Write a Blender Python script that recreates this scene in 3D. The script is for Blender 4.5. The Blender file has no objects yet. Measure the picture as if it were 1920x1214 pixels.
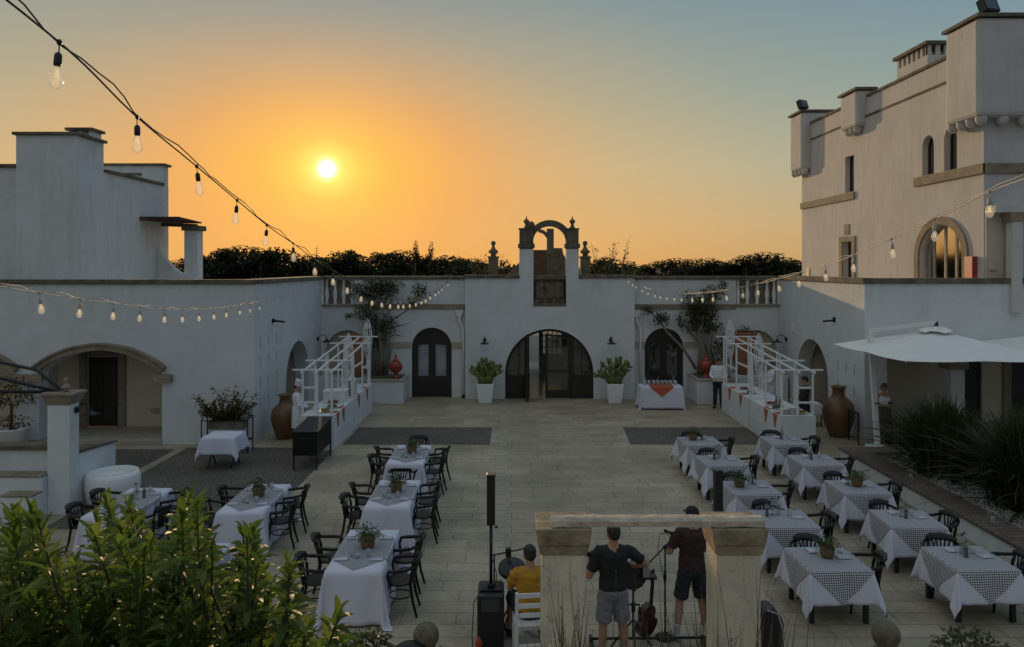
import bpy, bmesh, math, random
from mathutils import Vector, Matrix, Quaternion, geometry
from math import sin, cos, pi, radians as R
random.seed(7)
SC = bpy.context.scene
COL = SC.collection
CAMH, F = 5.0, 1400.0

def at(px, py, Y):
    """world point seen at photo pixel (px, py) at distance Y"""
    return Vector(((px - 960) * Y / F, Y, CAMH - (py - 500) * Y / F))

def gr(px, py, z=0.0):
    Y = F * (CAMH - z) / (py - 500)
    return Vector(((px - 960) * Y / F, Y, z))

# ---------------------------------------------------------------- mesh helper
class MB:
    def __init__(s):
        s.v = []; s.f = []; s.m = []; s.sm = []; s.uv = None
    def add(s, vs, fs, mi=0, smooth=False):
        o = len(s.v)
        s.v.extend([tuple(v) for v in vs])
        for f in fs:
            s.f.append(tuple(i + o for i in f)); s.m.append(mi); s.sm.append(smooth)
        return o
    def box(s, x0, x1, y0, y1, z0, z1, mi=0, M=None):
        vs = [(x, y, z) for z in (z0, z1) for y in (y0, y1) for x in (x0, x1)]
        if M is not None: vs = [M @ Vector(v) for v in vs]
        s.add(vs, [(0, 2, 3, 1), (4, 5, 7, 6), (0, 1, 5, 4), (2, 6, 7, 3), (0, 4, 6, 2), (1, 3, 7, 5)], mi)
    def frustum(s, cx, cy, z0, z1, a0, b0, a1, b1, mi=0):
        vs = [(cx - a0, cy - b0, z0), (cx + a0, cy - b0, z0), (cx + a0, cy + b0, z0), (cx - a0, cy + b0, z0),
              (cx - a1, cy - b1, z1), (cx + a1, cy - b1, z1), (cx + a1, cy + b1, z1), (cx - a1, cy + b1, z1)]
        s.add(vs, [(3, 2, 1, 0), (4, 5, 6, 7), (0, 1, 5, 4), (1, 2, 6, 5), (2, 3, 7, 6), (3, 0, 4, 7)], mi)
    def bar(s, a, b, w, h=None, mi=0, up=(0, 0, 1)):
        a, b = Vector(a), Vector(b); h = h or w
        d = (b - a).normalized(); up = Vector(up)
        if abs(d.dot(up)) > .95: up = Vector((0, 1, 0))
        x = d.cross(up).normalized(); y = x.cross(d).normalized()
        vs = []
        for p in (a, b):
            for sx, sy in ((-1, -1), (1, -1), (1, 1), (-1, 1)):
                vs.append(p + x * sx * w / 2 + y * sy * h / 2)
        s.add(vs, [(0, 1, 2, 3), (7, 6, 5, 4), (0, 4, 5, 1), (1, 5, 6, 2), (2, 6, 7, 3), (3, 7, 4, 0)], mi)
    def tube(s, pts, r, n=8, mi=0, ry=None, caps=True, smooth=True, side=None):
        """sweep along pts; r number or list; ry second radius (list) along the other axis"""
        P = [Vector(p) for p in pts]; k = len(P)
        rr = r if isinstance(r, (list, tuple)) else [r] * k
        r2 = rr if ry is None else (ry if isinstance(ry, (list, tuple)) else [ry] * k)
        t0 = (P[1] - P[0]).normalized()
        if side is not None:
            x = Vector(side); x = (x - t0 * x.dot(t0)).normalized()
        else:
            x = t0.orthogonal().normalized()
        vs = []; t = t0
        for i in range(k):
            tn = (P[min(i + 1, k - 1)] - P[max(i - 1, 0)])
            tn = tn.normalized() if tn.length > 1e-9 else t
            x = t.rotation_difference(tn) @ x
            x = (x - tn * x.dot(tn)).normalized(); y = tn.cross(x); t = tn
            for j in range(n):
                a = 2 * pi * j / n
                vs.append(P[i] + x * cos(a) * rr[i] + y * sin(a) * r2[i])
        fs = []
        for i in range(k - 1):
            for j in range(n):
                fs.append((i * n + j, i * n + (j + 1) % n, (i + 1) * n + (j + 1) % n, (i + 1) * n + j))
        o = s.add(vs, fs, mi, smooth)
        if caps:
            s.f.append(tuple(o + j for j in range(n - 1, -1, -1))); s.m.append(mi); s.sm.append(False)
            s.f.append(tuple(o + (k - 1) * n + j for j in range(n))); s.m.append(mi); s.sm.append(False)
    def lathe(s, prof, c=(0, 0, 0), n=20, mi=0, smooth=True, M=None, sx=1, sy=1):
        """prof list of (r, z)"""
        c = Vector(c); vs = []
        for r, z in prof:
            for j in range(n):
                a = 2 * pi * j / n
                p = Vector((r * cos(a) * sx, r * sin(a) * sy, z))
                if M is not None: p = M @ p
                vs.append(c + p)
        fs = []
        for i in range(len(prof) - 1):
            for j in range(n):
                fs.append((i * n + j, i * n + (j + 1) % n, (i + 1) * n + (j + 1) % n, (i + 1) * n + j))
        o = s.add(vs, fs, mi, smooth)
        k = len(prof)
        if prof[0][0] > 1e-4:
            s.f.append(tuple(o + j for j in range(n - 1, -1, -1))); s.m.append(mi); s.sm.append(False)
        if prof[-1][0] > 1e-4:
            s.f.append(tuple(o + (k - 1) * n + j for j in range(n))); s.m.append(mi); s.sm.append(False)
    def ball(s, c, r, n=14, k=9, mi=0, sc=(1, 1, 1), M=None):
        pr = [(max(r * sin(pi * i / k), 1e-5), -r * cos(pi * i / k)) for i in range(k + 1)]
        T = Matrix.Diagonal((sc[0], sc[1], sc[2]))
        if M is not None: T = M.to_3x3() @ T
        s.lathe(pr, c, n, mi, True, T)
    def slab(s, outer, holes, O, U, W, N, t, mi=0, mi_side=None):
        """polygon (u,v) with holes on plane O + u U + v W, thickness t along N"""
        O, U, W, N = Vector(O), Vector(U), Vector(W), Vector(N)
        loops = [list(outer)] + [list(h) for h in holes]
        tri = geometry.tessellate_polygon([[Vector((p[0], p[1], 0)) for p in l] for l in loops])
        flat = [p for l in loops for p in l]
        fr = [O + U * p[0] + W * p[1] for p in flat]
        n = len(flat)
        s.add(fr + [p + N * t for p in fr], [tuple(x) for x in tri] + [tuple(i + n for i in reversed(x)) for x in tri], mi)
        ms = mi if mi_side is None else mi_side
        b = 0
        for l in loops:
            k = len(l)
            vs = [O + U * p[0] + W * p[1] for p in l]
            s.add(vs + [v + N * t for v in vs], [(i, (i + 1) % k, k + (i + 1) % k, k + i) for i in range(k)], ms)
            b += k
    def grid(s, rows, mi=0, smooth=True, uvs=None):
        h, w = len(rows), len(rows[0])
        o = s.add([p for r in rows for p in r], [(i * w + j, i * w + j + 1, (i + 1) * w + j + 1, (i + 1) * w + j) for i in range(h - 1) for j in range(w - 1)], mi, smooth)
        return o
    def build(s, name, mats, parent=None, bevel=0, recalc=True, merge=False):
        me = bpy.data.meshes.new(name)
        me.from_pydata(s.v, [], s.f)
        if not isinstance(mats, (list, tuple)): mats = [mats]
        for m in mats: me.materials.append(m)
        me.polygons.foreach_set('material_index', s.m)
        me.polygons.foreach_set('use_smooth', s.sm)
        if s.uv is not None:
            l = me.uv_layers.new(name='UVMap')
            for i, lp in enumerate(me.loops):
                l.data[i].uv = s.uv.get(lp.vertex_index, (0, 0))
        if recalc or merge:
            bm = bmesh.new(); bm.from_mesh(me)
            if merge: bmesh.ops.remove_doubles(bm, verts=bm.verts, dist=1e-4)
            bmesh.ops.recalc_face_normals(bm, faces=bm.faces)
            bm.to_mesh(me); bm.free()
        me.update()
        o = bpy.data.objects.new(name, me); COL.objects.link(o)
        if parent is not None: o.parent = parent
        if bevel:
            md = o.modifiers.new('bevel', 'BEVEL'); md.width = bevel; md.segments = 2; md.limit_method = 'ANGLE'; md.angle_limit = R(40)
        return o

def pieces(name, mats, parent, boxes, bevel=0):
    for bx in boxes:
        b = MB(); b.box(*bx); b.build(name, mats, parent, bevel)

def tag(o, label=None, cat=None, group=None, kind=None):
    if label: o['label'] = label
    if cat: o['category'] = cat
    if group: o['group'] = group
    if kind: o['kind'] = kind
    return o

def thing(name, label, cat, loc=(0, 0, 0), rz=0.0, group=None, sc=1.0):
    o = bpy.data.objects.new(name, None); COL.objects.link(o)
    o.empty_display_size = .2
    o.location = loc; o.rotation_euler = (0, 0, rz); o.scale = (sc, sc, sc)
    return tag(o, label, cat, group)

KIDS = {}
def kids(o):
    return [c for c in bpy.data.objects if c.parent == o]

def copy_tree(o, parent=None):
    c = o.copy(); COL.objects.link(c); c.parent = parent
    for ch in kids(o): copy_tree(ch, c)
    return c

def dup(root, loc, rz=0.0, label=None, group=None, sc=None):
    c = copy_tree(root); c.location = loc; c.rotation_euler = (0, 0, rz)
    if sc: c.scale = (sc, sc, sc) if not isinstance(sc, tuple) else sc
    if label: c['label'] = label
    if group: c['group'] = group
    return c

def arc(cx, cz, r, a0, a1, n=16, rz=None):
    rz = rz or r
    return [(cx + r * cos(R(a0 + (a1 - a0) * i / n)), cz + rz * sin(R(a0 + (a1 - a0) * i / n))) for i in range(n + 1)]

def arch_loop(x0, x1, z0, zs, rise=None, n=18):
    """opening: straight jambs from z0 to zs, then (semi)elliptical head"""
    r = (x1 - x0) / 2; c = (x0 + x1) / 2
    return [(x0, z0), (x1, z0)] + arc(c, zs, r, 0, 180, n, rise or r)

def seg_loop(x0, x1, z0, zs, rise, n=14):
    """opening with segmental (shallow circular) head"""
    h = (x1 - x0) / 2; rad = (h * h + rise * rise) / (2 * rise); c = (x0 + x1) / 2
    a = math.degrees(math.asin(h / rad))
    return [(x0, z0), (x1, z0)] + arc(c, zs + rise - rad, rad, 90 - a, 90 + a, n)

# ---------------------------------------------------------------- materials
MATS = {}
def mat(name, col, rough=.7, metal=0, spec=.5, noise=0, nscale=5, bump=0, bscale=40, col2=None, trans=0, emit=None, estr=0, alpha=None, sheen=0):
    m = bpy.data.materials.new(name); m.use_nodes = True
    nt = m.node_tree; b = nt.nodes['Principled BSDF']
    c4 = lambda c: (c[0], c[1], c[2], 1)
    b.inputs['Base Color'].default_value = c4(col)
    b.inputs['Roughness'].default_value = rough
    b.inputs['Metallic'].default_value = metal
    b.inputs['Specular IOR Level'].default_value = spec
    if trans: b.inputs['Transmission Weight'].default_value = trans
    if sheen: b.inputs['Sheen Weight'].default_value = sheen
    if emit:
        b.inputs['Emission Color'].default_value = c4(emit); b.inputs['Emission Strength'].default_value = estr
    tc = None
    if noise or bump:
        tc = nt.nodes.new('ShaderNodeTexCoord')
    if noise:
        n = nt.nodes.new('ShaderNodeTexNoise'); n.inputs['Scale'].default_value = nscale; n.inputs['Detail'].default_value = 6; n.inputs['Roughness'].default_value = .65
        nt.links.new(tc.outputs['Object'], n.inputs['Vector'])
        mr = nt.nodes.new('ShaderNodeMapRange'); mr.inputs[1].default_value = .3; mr.inputs[2].default_value = .7
        nt.links.new(n.outputs['Fac'], mr.inputs[0])
        mx = nt.nodes.new('ShaderNodeMix'); mx.data_type = 'RGBA'
        d = col2 or tuple(max(0, x * (1 - noise)) for x in col)
        mx.inputs[6].default_value = c4(col); mx.inputs[7].default_value = c4(d)
        nt.links.new(mr.outputs[0], mx.inputs[0])
        nt.links.new(mx.outputs[2], b.inputs['Base Color'])
    if bump:
        n2 = nt.nodes.new('ShaderNodeTexNoise'); n2.inputs['Scale'].default_value = bscale; n2.inputs['Detail'].default_value = 4
        nt.links.new(tc.outputs['Object'], n2.inputs['Vector'])
        bp = nt.nodes.new('ShaderNodeBump'); bp.inputs['Strength'].default_value = bump; bp.inputs['Distance'].default_value = .02
        nt.links.new(n2.outputs['Fac'], bp.inputs['Height'])
        nt.links.new(bp.outputs[0], b.inputs['Normal'])
    MATS[name] = m
    return m

def leaf_mat(name, cols, rough=.45, trans=.35, tcol=None, scale=3.0):
    """leaves: diffuse/gloss + translucent, colour varying from leaf to leaf"""
    m = bpy.data.materials.new(name); m.use_nodes = True
    nt = m.node_tree; b = nt.nodes['Principled BSDF']; out = nt.nodes['Material Output']
    g = nt.nodes.new('ShaderNodeNewGeometry')
    rp = nt.nodes.new('ShaderNodeValToRGB')
    el = rp.color_ramp.elements
    el[0].color = (*cols[0], 1); el[1].color = (*cols[-1], 1)
    for i, c in enumerate(cols[1:-1]):
        e = el.new((i + 1) / (len(cols) - 1)); e.color = (*c, 1)
    nt.links.new(g.outputs['Random Per Island'], rp.inputs[0])
    nt.links.new(rp.outputs[0], b.inputs['Base Color'])
    b.inputs['Roughness'].default_value = rough
    b.inputs['Specular IOR Level'].default_value = .28
    t = nt.nodes.new('ShaderNodeBsdfTranslucent')
    hs = nt.nodes.new('ShaderNodeHueSaturation'); hs.inputs['Value'].default_value = 2.0; hs.inputs['Hue'].default_value = .505
    nt.links.new(rp.outputs[0], hs.inputs['Color']); nt.links.new(hs.outputs[0], t.inputs['Color'])
    mx = nt.nodes.new('ShaderNodeMixShader'); mx.inputs[0].default_value = trans
    nt.links.new(b.outputs[0], mx.inputs[1]); nt.links.new(t.outputs[0], mx.inputs[2])
    nt.links.new(mx.outputs[0], out.inputs['Surface'])
    MATS[name] = m
    return m

def glass_mat(name, tint=(1, 1, 1), gloss=.15, rough=.03, emit=None, estr=0, frost=0):
    m = bpy.data.materials.new(name); m.use_nodes = True
    nt = m.node_tree; nt.nodes.remove(nt.nodes['Principled BSDF']); out = nt.nodes['Material Output']
    tr = nt.nodes.new('ShaderNodeBsdfTransparent'); tr.inputs[0].default_value = (*tint, 1)
    gl = nt.nodes.new('ShaderNodeBsdfGlossy'); gl.inputs['Roughness'].default_value = rough
    lw = nt.nodes.new('ShaderNodeLayerWeight'); lw.inputs[0].default_value = .35
    mr = nt.nodes.new('ShaderNodeMapRange'); mr.inputs[3].default_value = gloss; mr.inputs[4].default_value = min(1, gloss + .5)
    nt.links.new(lw.outputs['Facing'], mr.inputs[0])
    mx = nt.nodes.new('ShaderNodeMixShader')
    nt.links.new(mr.outputs[0], mx.inputs[0]); nt.links.new(tr.outputs[0], mx.inputs[1]); nt.links.new(gl.outputs[0], mx.inputs[2])
    last = mx
    if frost:
        tl = nt.nodes.new('ShaderNodeBsdfTranslucent'); m2 = nt.nodes.new('ShaderNodeMixShader'); m2.inputs[0].default_value = frost
        nt.links.new(mx.outputs[0], m2.inputs[1]); nt.links.new(tl.outputs[0], m2.inputs[2]); last = m2
    if emit:
        e = nt.nodes.new('ShaderNodeEmission'); e.inputs[0].default_value = (*emit, 1); e.inputs[1].default_value = estr
        ad = nt.nodes.new('ShaderNodeAddShader'); nt.links.new(last.outputs[0], ad.inputs[0]); nt.links.new(e.outputs[0], ad.inputs[1]); last = ad
    nt.links.new(last.outputs[0], out.inputs['Surface'])
    MATS[name] = m
    return m

def plaster(name, col, stain=.12):
    """limewashed wall: broad patches, fine grain, faint vertical weather streaks, bump"""
    m = bpy.data.materials.new(name); m.use_nodes = True
    nt = m.node_tree; b = nt.nodes['Principled BSDF']; L = nt.links.new
    tc = nt.nodes.new('ShaderNodeTexCoord')
    n1 = nt.nodes.new('ShaderNodeTexNoise'); n1.inputs['Scale'].default_value = .55; n1.inputs['Detail'].default_value = 7; n1.inputs['Roughness'].default_value = .6
    mp = nt.nodes.new('ShaderNodeMapping'); mp.inputs['Scale'].default_value = (3.0, 3.0, .35)
    n2 = nt.nodes.new('ShaderNodeTexNoise'); n2.inputs['Scale'].default_value = 1.7; n2.inputs['Detail'].default_value = 5
    n3 = nt.nodes.new('ShaderNodeTexNoise'); n3.inputs['Scale'].default_value = 28; n3.inputs['Detail'].default_value = 5
    n4 = nt.nodes.new('ShaderNodeTexNoise'); n4.inputs['Scale'].default_value = 2.6; n4.inputs['Detail'].default_value = 8; n4.inputs['Roughness'].default_value = .7
    L(tc.outputs['Object'], n1.inputs['Vector']); L(tc.outputs['Object'], mp.inputs[0]); L(mp.outputs[0], n2.inputs['Vector']); L(tc.outputs['Object'], n3.inputs['Vector']); L(tc.outputs['Object'], n4.inputs['Vector'])
    # run-off marks below the copings and damp marks at the foot of the wall
    sz = nt.nodes.new('ShaderNodeSeparateXYZ'); L(tc.outputs['Object'], sz.inputs[0])
    top = nt.nodes.new('ShaderNodeMapRange'); top.inputs[1].default_value = 3.5; top.inputs[2].default_value = 4.5; top.inputs[3].default_value = 0; top.inputs[4].default_value = 1; L(sz.outputs['Z'], top.inputs[0])
    low = nt.nodes.new('ShaderNodeMapRange'); low.inputs[1].default_value = .55; low.inputs[2].default_value = .05; low.inputs[3].default_value = 0; low.inputs[4].default_value = 1; L(sz.outputs['Z'], low.inputs[0])
    mxx = nt.nodes.new('ShaderNodeMath'); mxx.operation = 'MAXIMUM'; L(top.outputs[0], mxx.inputs[0]); L(low.outputs[0], mxx.inputs[1])
    st = nt.nodes.new('ShaderNodeMapRange'); st.inputs[1].default_value = .48; st.inputs[2].default_value = .66; L(n2.outputs['Fac'], st.inputs[0])
    stm = nt.nodes.new('ShaderNodeMath'); stm.operation = 'MULTIPLY'; L(mxx.outputs[0], stm.inputs[0]); L(st.outputs[0], stm.inputs[1])
    a = nt.nodes.new('ShaderNodeMath'); a.operation = 'MULTIPLY_ADD'; a.inputs[1].default_value = .55
    a2 = nt.nodes.new('ShaderNodeMath'); a2.operation = 'MULTIPLY_ADD'; a2.inputs[1].default_value = .14
    a3 = nt.nodes.new('ShaderNodeMath'); a3.operation = 'MULTIPLY'; a3.inputs[1].default_value = .45
    L(n4.outputs['Fac'], a3.inputs[0]); L(stm.outputs[0], a2.inputs[0]); L(a3.outputs[0], a2.inputs[2]); L(n1.outputs['Fac'], a.inputs[0]); L(a2.outputs[0], a.inputs[2])
    mr = nt.nodes.new('ShaderNodeMapRange'); mr.inputs[1].default_value = .38; mr.inputs[2].default_value = .68
    L(a.outputs[0], mr.inputs[0])
    mx = nt.nodes.new('ShaderNodeMix'); mx.data_type = 'RGBA'
    mx.inputs[6].default_value = (*col, 1); mx.inputs[7].default_value = (col[0] * (1 - stain), col[1] * (1 - stain * 1.05), col[2] * (1 - stain * 1.2), 1)
    L(mr.outputs[0], mx.inputs[0]); L(mx.outputs[2], b.inputs['Base Color'])
    b.inputs['Roughness'].default_value = .9; b.inputs['Specular IOR Level'].default_value = .2
    ad = nt.nodes.new('ShaderNodeMath'); ad.operation = 'MULTIPLY_ADD'; ad.inputs[1].default_value = 2.5
    L(n1.outputs['Fac'], ad.inputs[0]); L(n3.outputs['Fac'], ad.inputs[2])
    bp = nt.nodes.new('ShaderNodeBump'); bp.inputs['Strength'].default_value = .35; bp.inputs['Distance'].default_value = .025
    L(ad.outputs[0], bp.inputs['Height']); L(bp.outputs[0], b.inputs['Normal'])
    MATS[name] = m
    return m

def brick_mat(name, c1, c2, mortar, bw, rh, ms, rough=.75, bump=.4, wear=.35, vec='Object', rot=None, spec=.35):
    m = bpy.data.materials.new(name); m.use_nodes = True
    nt = m.node_tree; b = nt.nodes['Principled BSDF']; L = nt.links.new
    tc = nt.nodes.new('ShaderNodeTexCoord'); mp = nt.nodes.new('ShaderNodeMapping')
    if rot: mp.inputs['Rotation'].default_value = rot
    L(tc.outputs[vec], mp.inputs[0])
    nz = nt.nodes.new('ShaderNodeTexNoise'); nz.inputs['Scale'].default_value = 2.2; nz.inputs['Detail'].default_value = 3
    L(tc.outputs[vec], nz.inputs['Vector'])
    vm = nt.nodes.new('ShaderNodeVectorMath'); vm.operation = 'MULTIPLY_ADD'; vm.inputs[1].default_value = (.03, .03, 0)
    L(nz.outputs['Color'], vm.inputs[0]); L(mp.outputs[0], vm.inputs[2])
    br = nt.nodes.new('ShaderNodeTexBrick')
    br.inputs['Color1'].default_value = (*c1, 1); br.inputs['Color2'].default_value = (*c2, 1); br.inputs['Mortar'].default_value = (*mortar, 1)
    br.inputs['Scale'].default_value = 1; br.inputs['Brick Width'].default_value = bw; br.inputs['Row Height'].default_value = rh
    br.inputs['Mortar Size'].default_value = ms; br.inputs['Mortar Smooth'].default_value = .3; br.inputs['Bias'].default_value = 0
    br.offset = .37; br.squash = 1.45; br.squash_frequency = 3; br.offset_frequency = 2
    L(vm.outputs[0], br.inputs['Vector'])
    n1 = nt.nodes.new('ShaderNodeTexNoise'); n1.inputs['Scale'].default_value = .45; n1.inputs['Detail'].default_value = 8; n1.inputs['Roughness'].default_value = .7
    L(tc.outputs[vec], n1.inputs['Vector'])
    n2 = nt.nodes.new('ShaderNodeTexNoise'); n2.inputs['Scale'].default_value = 14; n2.inputs['Detail'].default_value = 6
    L(tc.outputs[vec], n2.inputs['Vector'])
    mr = nt.nodes.new('ShaderNodeMapRange'); mr.inputs[1].default_value = .35; mr.inputs[2].default_value = .7; mr.inputs[3].default_value = 1.12; mr.inputs[4].default_value = 1 - wear
    L(n1.outputs['Fac'], mr.inputs[0])
    mr2 = nt.nodes.new('ShaderNodeMapRange'); mr2.inputs[1].default_value = .3; mr2.inputs[2].default_value = .75; mr2.inputs[3].default_value = 1.08; mr2.inputs[4].default_value = .8
    L(n2.outputs['Fac'], mr2.inputs[0])
    mm = nt.nodes.new('ShaderNodeMath'); mm.operation = 'MULTIPLY'; L(mr.outputs[0], mm.inputs[0]); L(mr2.outputs[0], mm.inputs[1])
    mu = nt.nodes.new('ShaderNodeVectorMath'); mu.operation = 'SCALE'; L(br.outputs['Color'], mu.inputs[0]); L(mm.outputs[0], mu.inputs['Scale'])
    L(mu.outputs[0], b.inputs['Base Color'])
    rr = nt.nodes.new('ShaderNodeMapRange'); rr.inputs[3].default_value = rough - .12; rr.inputs[4].default_value = rough + .15
    L(n1.outputs['Fac'], rr.inputs[0]); L(rr.outputs[0], b.inputs['Roughness'])
    b.inputs['Specular IOR Level'].default_value = spec
    hh = nt.nodes.new('ShaderNodeMath'); hh.operation = 'MULTIPLY_ADD'; hh.inputs[1].default_value = .25
    iv = nt.nodes.new('ShaderNodeMath'); iv.operation = 'SUBTRACT'; iv.inputs[0].default_value = 1; L(br.outputs['Fac'], iv.inputs[1])
    L(n2.outputs['Fac'], hh.inputs[0]); L(iv.outputs[0], hh.inputs[2])
    bp = nt.nodes.new('ShaderNodeBump'); bp.inputs['Strength'].default_value = bump; bp.inputs['Distance'].default_value = .012
    L(hh.outputs[0], bp.inputs['Height']); L(bp.outputs[0], b.inputs['Normal'])
    MATS[name] = m
    return m

def check_mat(name, ca, cb, scale):
    m = bpy.data.materials.new(name); m.use_nodes = True
    nt = m.node_tree; b = nt.nodes['Principled BSDF']
    uv = nt.nodes.new('ShaderNodeUVMap'); ck = nt.nodes.new('ShaderNodeTexChecker')
    ck.inputs['Color1'].default_value = (*ca, 1); ck.inputs['Color2'].default_value = (*cb, 1); ck.inputs['Scale'].default_value = scale
    nt.links.new(uv.outputs[0], ck.inputs['Vector']); nt.links.new(ck.outputs[0], b.inputs['Base Color'])
    b.inputs['Roughness'].default_value = .9; b.inputs['Specular IOR Level'].default_value = .15
    MATS[name] = m
    return m

WHITE = plaster('white_plaster', (.67, .69, .69), .17)
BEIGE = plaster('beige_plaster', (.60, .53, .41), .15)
TOWERW = plaster('tower_plaster', (.60, .58, .56), .16)
STONE = mat('tufa_stone', (.33, .27, .19), .9, noise=.5, nscale=3, bump=.6, bscale=22, col2=(.17, .14, .10))
STONE_D = mat('weathered_coping', (.22, .185, .13), .95, noise=.5, nscale=2.2, bump=.7, bscale=18, col2=(.05, .045, .035))
STONE_L = mat('pale_stone', (.46, .41, .32), .9, noise=.35, nscale=4, bump=.5, bscale=25)
WOODD = mat('dark_door_wood', (.022, .018, .012), .55, noise=.5, nscale=6)
IRON = mat('black_iron', (.012, .012, .013), .5, .3)
IRON_P = mat('black_plastic', (.012, .012, .013), .45)
CHAIRM = mat('black_bentwood', (.011, .009, .008), .40, noise=.4, nscale=8, spec=.35)
LINEN = mat('white_linen', (.64, .635, .71), .85, noise=.06, nscale=3, bump=.12, bscale=60, spec=.15)
WHITEP = mat('white_paint', (.76, .76, .75), .5, noise=.08, nscale=4)
WHITEC = mat('white_ceramic', (.78, .77, .74), .35, noise=.08, nscale=3)
TERRA = mat('terracotta', (.34, .145, .06), .75, noise=.4, nscale=7, bump=.3)
BELF = mat('dark_belfry_stone', (.19, .155, .105), .95, noise=.5, nscale=3, bump=.7, bscale=20, col2=(.085, .07, .05))
AMPH = mat('glazed_amphora', (.20, .105, .04), .42, noise=.6, nscale=4, bump=.3, bscale=14, col2=(.10, .055, .025))
REDC = mat('red_glazed_ceramic', (.36, .045, .025), .3, noise=.3, nscale=6)
REDN = mat('red_orange_cloth', (.46, .095, .045), .85, noise=.12, nscale=10)
WICK = mat('wicker_basket', (.24, .15, .07), .8, noise=.5, nscale=30, bump=.8, bscale=60)
SKIN = mat('skin_tan', (.40, .225, .145), .55, noise=.1, nscale=12)
SKIN2 = mat('skin_fair', (.50, .31, .22), .55, noise=.1, nscale=12)
HAIRD = mat('dark_hair', (.018, .012, .009), .5, noise=.5, nscale=40, bump=.6, bscale=90)
HAIRB = mat('brown_hair', (.10, .055, .03), .5, noise=.5, nscale=40, bump=.6, bscale=90)
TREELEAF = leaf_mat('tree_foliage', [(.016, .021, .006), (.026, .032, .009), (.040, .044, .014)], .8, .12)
BUSHLEAF = leaf_mat('bush_foliage', [(.042, .074, .012), (.066, .106, .016), (.098, .145, .023), (.15, .185, .035)], .55, .34)
VINELEAF = leaf_mat('vine_foliage', [(.04, .052, .015), (.07, .08, .024), (.10, .10, .035)], .55, .25)
CACTUS = mat('cactus_green', (.155, .19, .055), .6, noise=.3, nscale=9, bump=.2)
STRAP = leaf_mat('strap_leaf', [(.022, .036, .012), (.035, .052, .016), (.05, .066, .020)], .5, .18)
POTLEAF = leaf_mat('pot_herb', [(.03, .06, .014), (.05, .085, .02), (.08, .12, .03)], .5, .25)
REDLEAF = leaf_mat('reddish_foliage', [(.13, .03, .02), (.09, .085, .022), (.075, .09, .022), (.11, .11, .03), (.20, .04, .025)], .5, .25)
BARK = mat('grey_bark', (.25, .22, .165), .95, noise=.5, nscale=9, bump=.9, bscale=25)
TWIG = mat('twig_brown', (.09, .06, .035), .9, noise=.4, nscale=15)
BULBG = glass_mat('bulb_glass', (1, .97, .9), .06, .05, emit=(1, .88, .62), estr=.05, frost=.17)
FILA = mat('bulb_filament', (1, .8, .5), .5, emit=(1, .80, .42), estr=.45)
PANE = glass_mat('window_glass', (.55, .55, .52), .14, .04)
CLEARG = glass_mat('clear_glass', (.9, .92, .92), .10, .03)
CORDW = mat('pale_cable', (.42, .38, .32), .6)
CORDB = mat('dark_cable', (.03, .028, .026), .55)
def render_mat(name):
    """old render on the pillars: warm base, grey grime patches, chipped spots, vertical run-off"""
    m = plaster(name, (.66, .60, .47), .28); nt = m.node_tree; b = nt.nodes['Principled BSDF']; L = nt.links.new
    src = b.inputs['Base Color'].links[0].from_socket
    tc = nt.nodes.new('ShaderNodeTexCoord')
    def layer(src, scale, lo, hi, col, sc=(1, 1, 1)):
        mp = nt.nodes.new('ShaderNodeMapping'); mp.inputs['Scale'].default_value = sc; L(tc.outputs['Object'], mp.inputs[0])
        n = nt.nodes.new('ShaderNodeTexNoise'); n.inputs['Scale'].default_value = scale; n.inputs['Detail'].default_value = 7; n.inputs['Roughness'].default_value = .62; L(mp.outputs[0], n.inputs['Vector'])
        r = nt.nodes.new('ShaderNodeMapRange'); r.inputs[1].default_value = lo; r.inputs[2].default_value = hi; L(n.outputs['Fac'], r.inputs[0])
        x = nt.nodes.new('ShaderNodeMix'); x.data_type = 'RGBA'; x.inputs[7].default_value = (*col, 1); L(r.outputs[0], x.inputs[0]); L(src, x.inputs[6]); return x.outputs[2]
    o = layer(src, 5, .52, .70, (.44, .40, .33))
    o = layer(o, 9, .60, .68, (.33, .26, .17))
    o = layer(o, 3, .50, .72, (.42, .37, .28), (6, 6, .5))
    o = layer(o, 26, .66, .70, (.16, .14, .10))
    L(o, b.inputs['Base Color']); return m
# ---------------------------------------------------------------- camera, sun, sky
cam = bpy.data.cameras.new('camera'); co = bpy.data.objects.new('camera', cam); COL.objects.link(co)
co.location = (0, 0, CAMH); co.rotation_euler = (R(90), 0, 0)
cam.sensor_width = 36; cam.sensor_fit = 'HORIZONTAL'; cam.lens = 36 * F / 1920
cam.shift_y = -107 / 1920
cam.clip_start = .05; cam.clip_end = 6000
SC.camera = co
SC.view_settings.view_transform = 'Standard'; SC.view_settings.look = 'None'
SC.view_settings.exposure = 0; SC.view_settings.gamma = 1
SC.cycles.use_denoising = True
SC.cycles.max_bounces = 8; SC.cycles.transparent_max_bounces = 16
SC.cycles.sample_clamp_indirect = 4

SUND = Vector((-347 / F, 1, 183 / F)).normalized()
su = bpy.data.lights.new('sun', 'SUN'); so = bpy.data.objects.new('sun', su); COL.objects.link(so)
so.location = (-60, 240, 60)
so.rotation_euler = (-SUND).to_track_quat('-Z', 'Y').to_euler()
su.energy = 2.7; su.angle = R(.6); su.color = (1, .66, .36)

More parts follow.
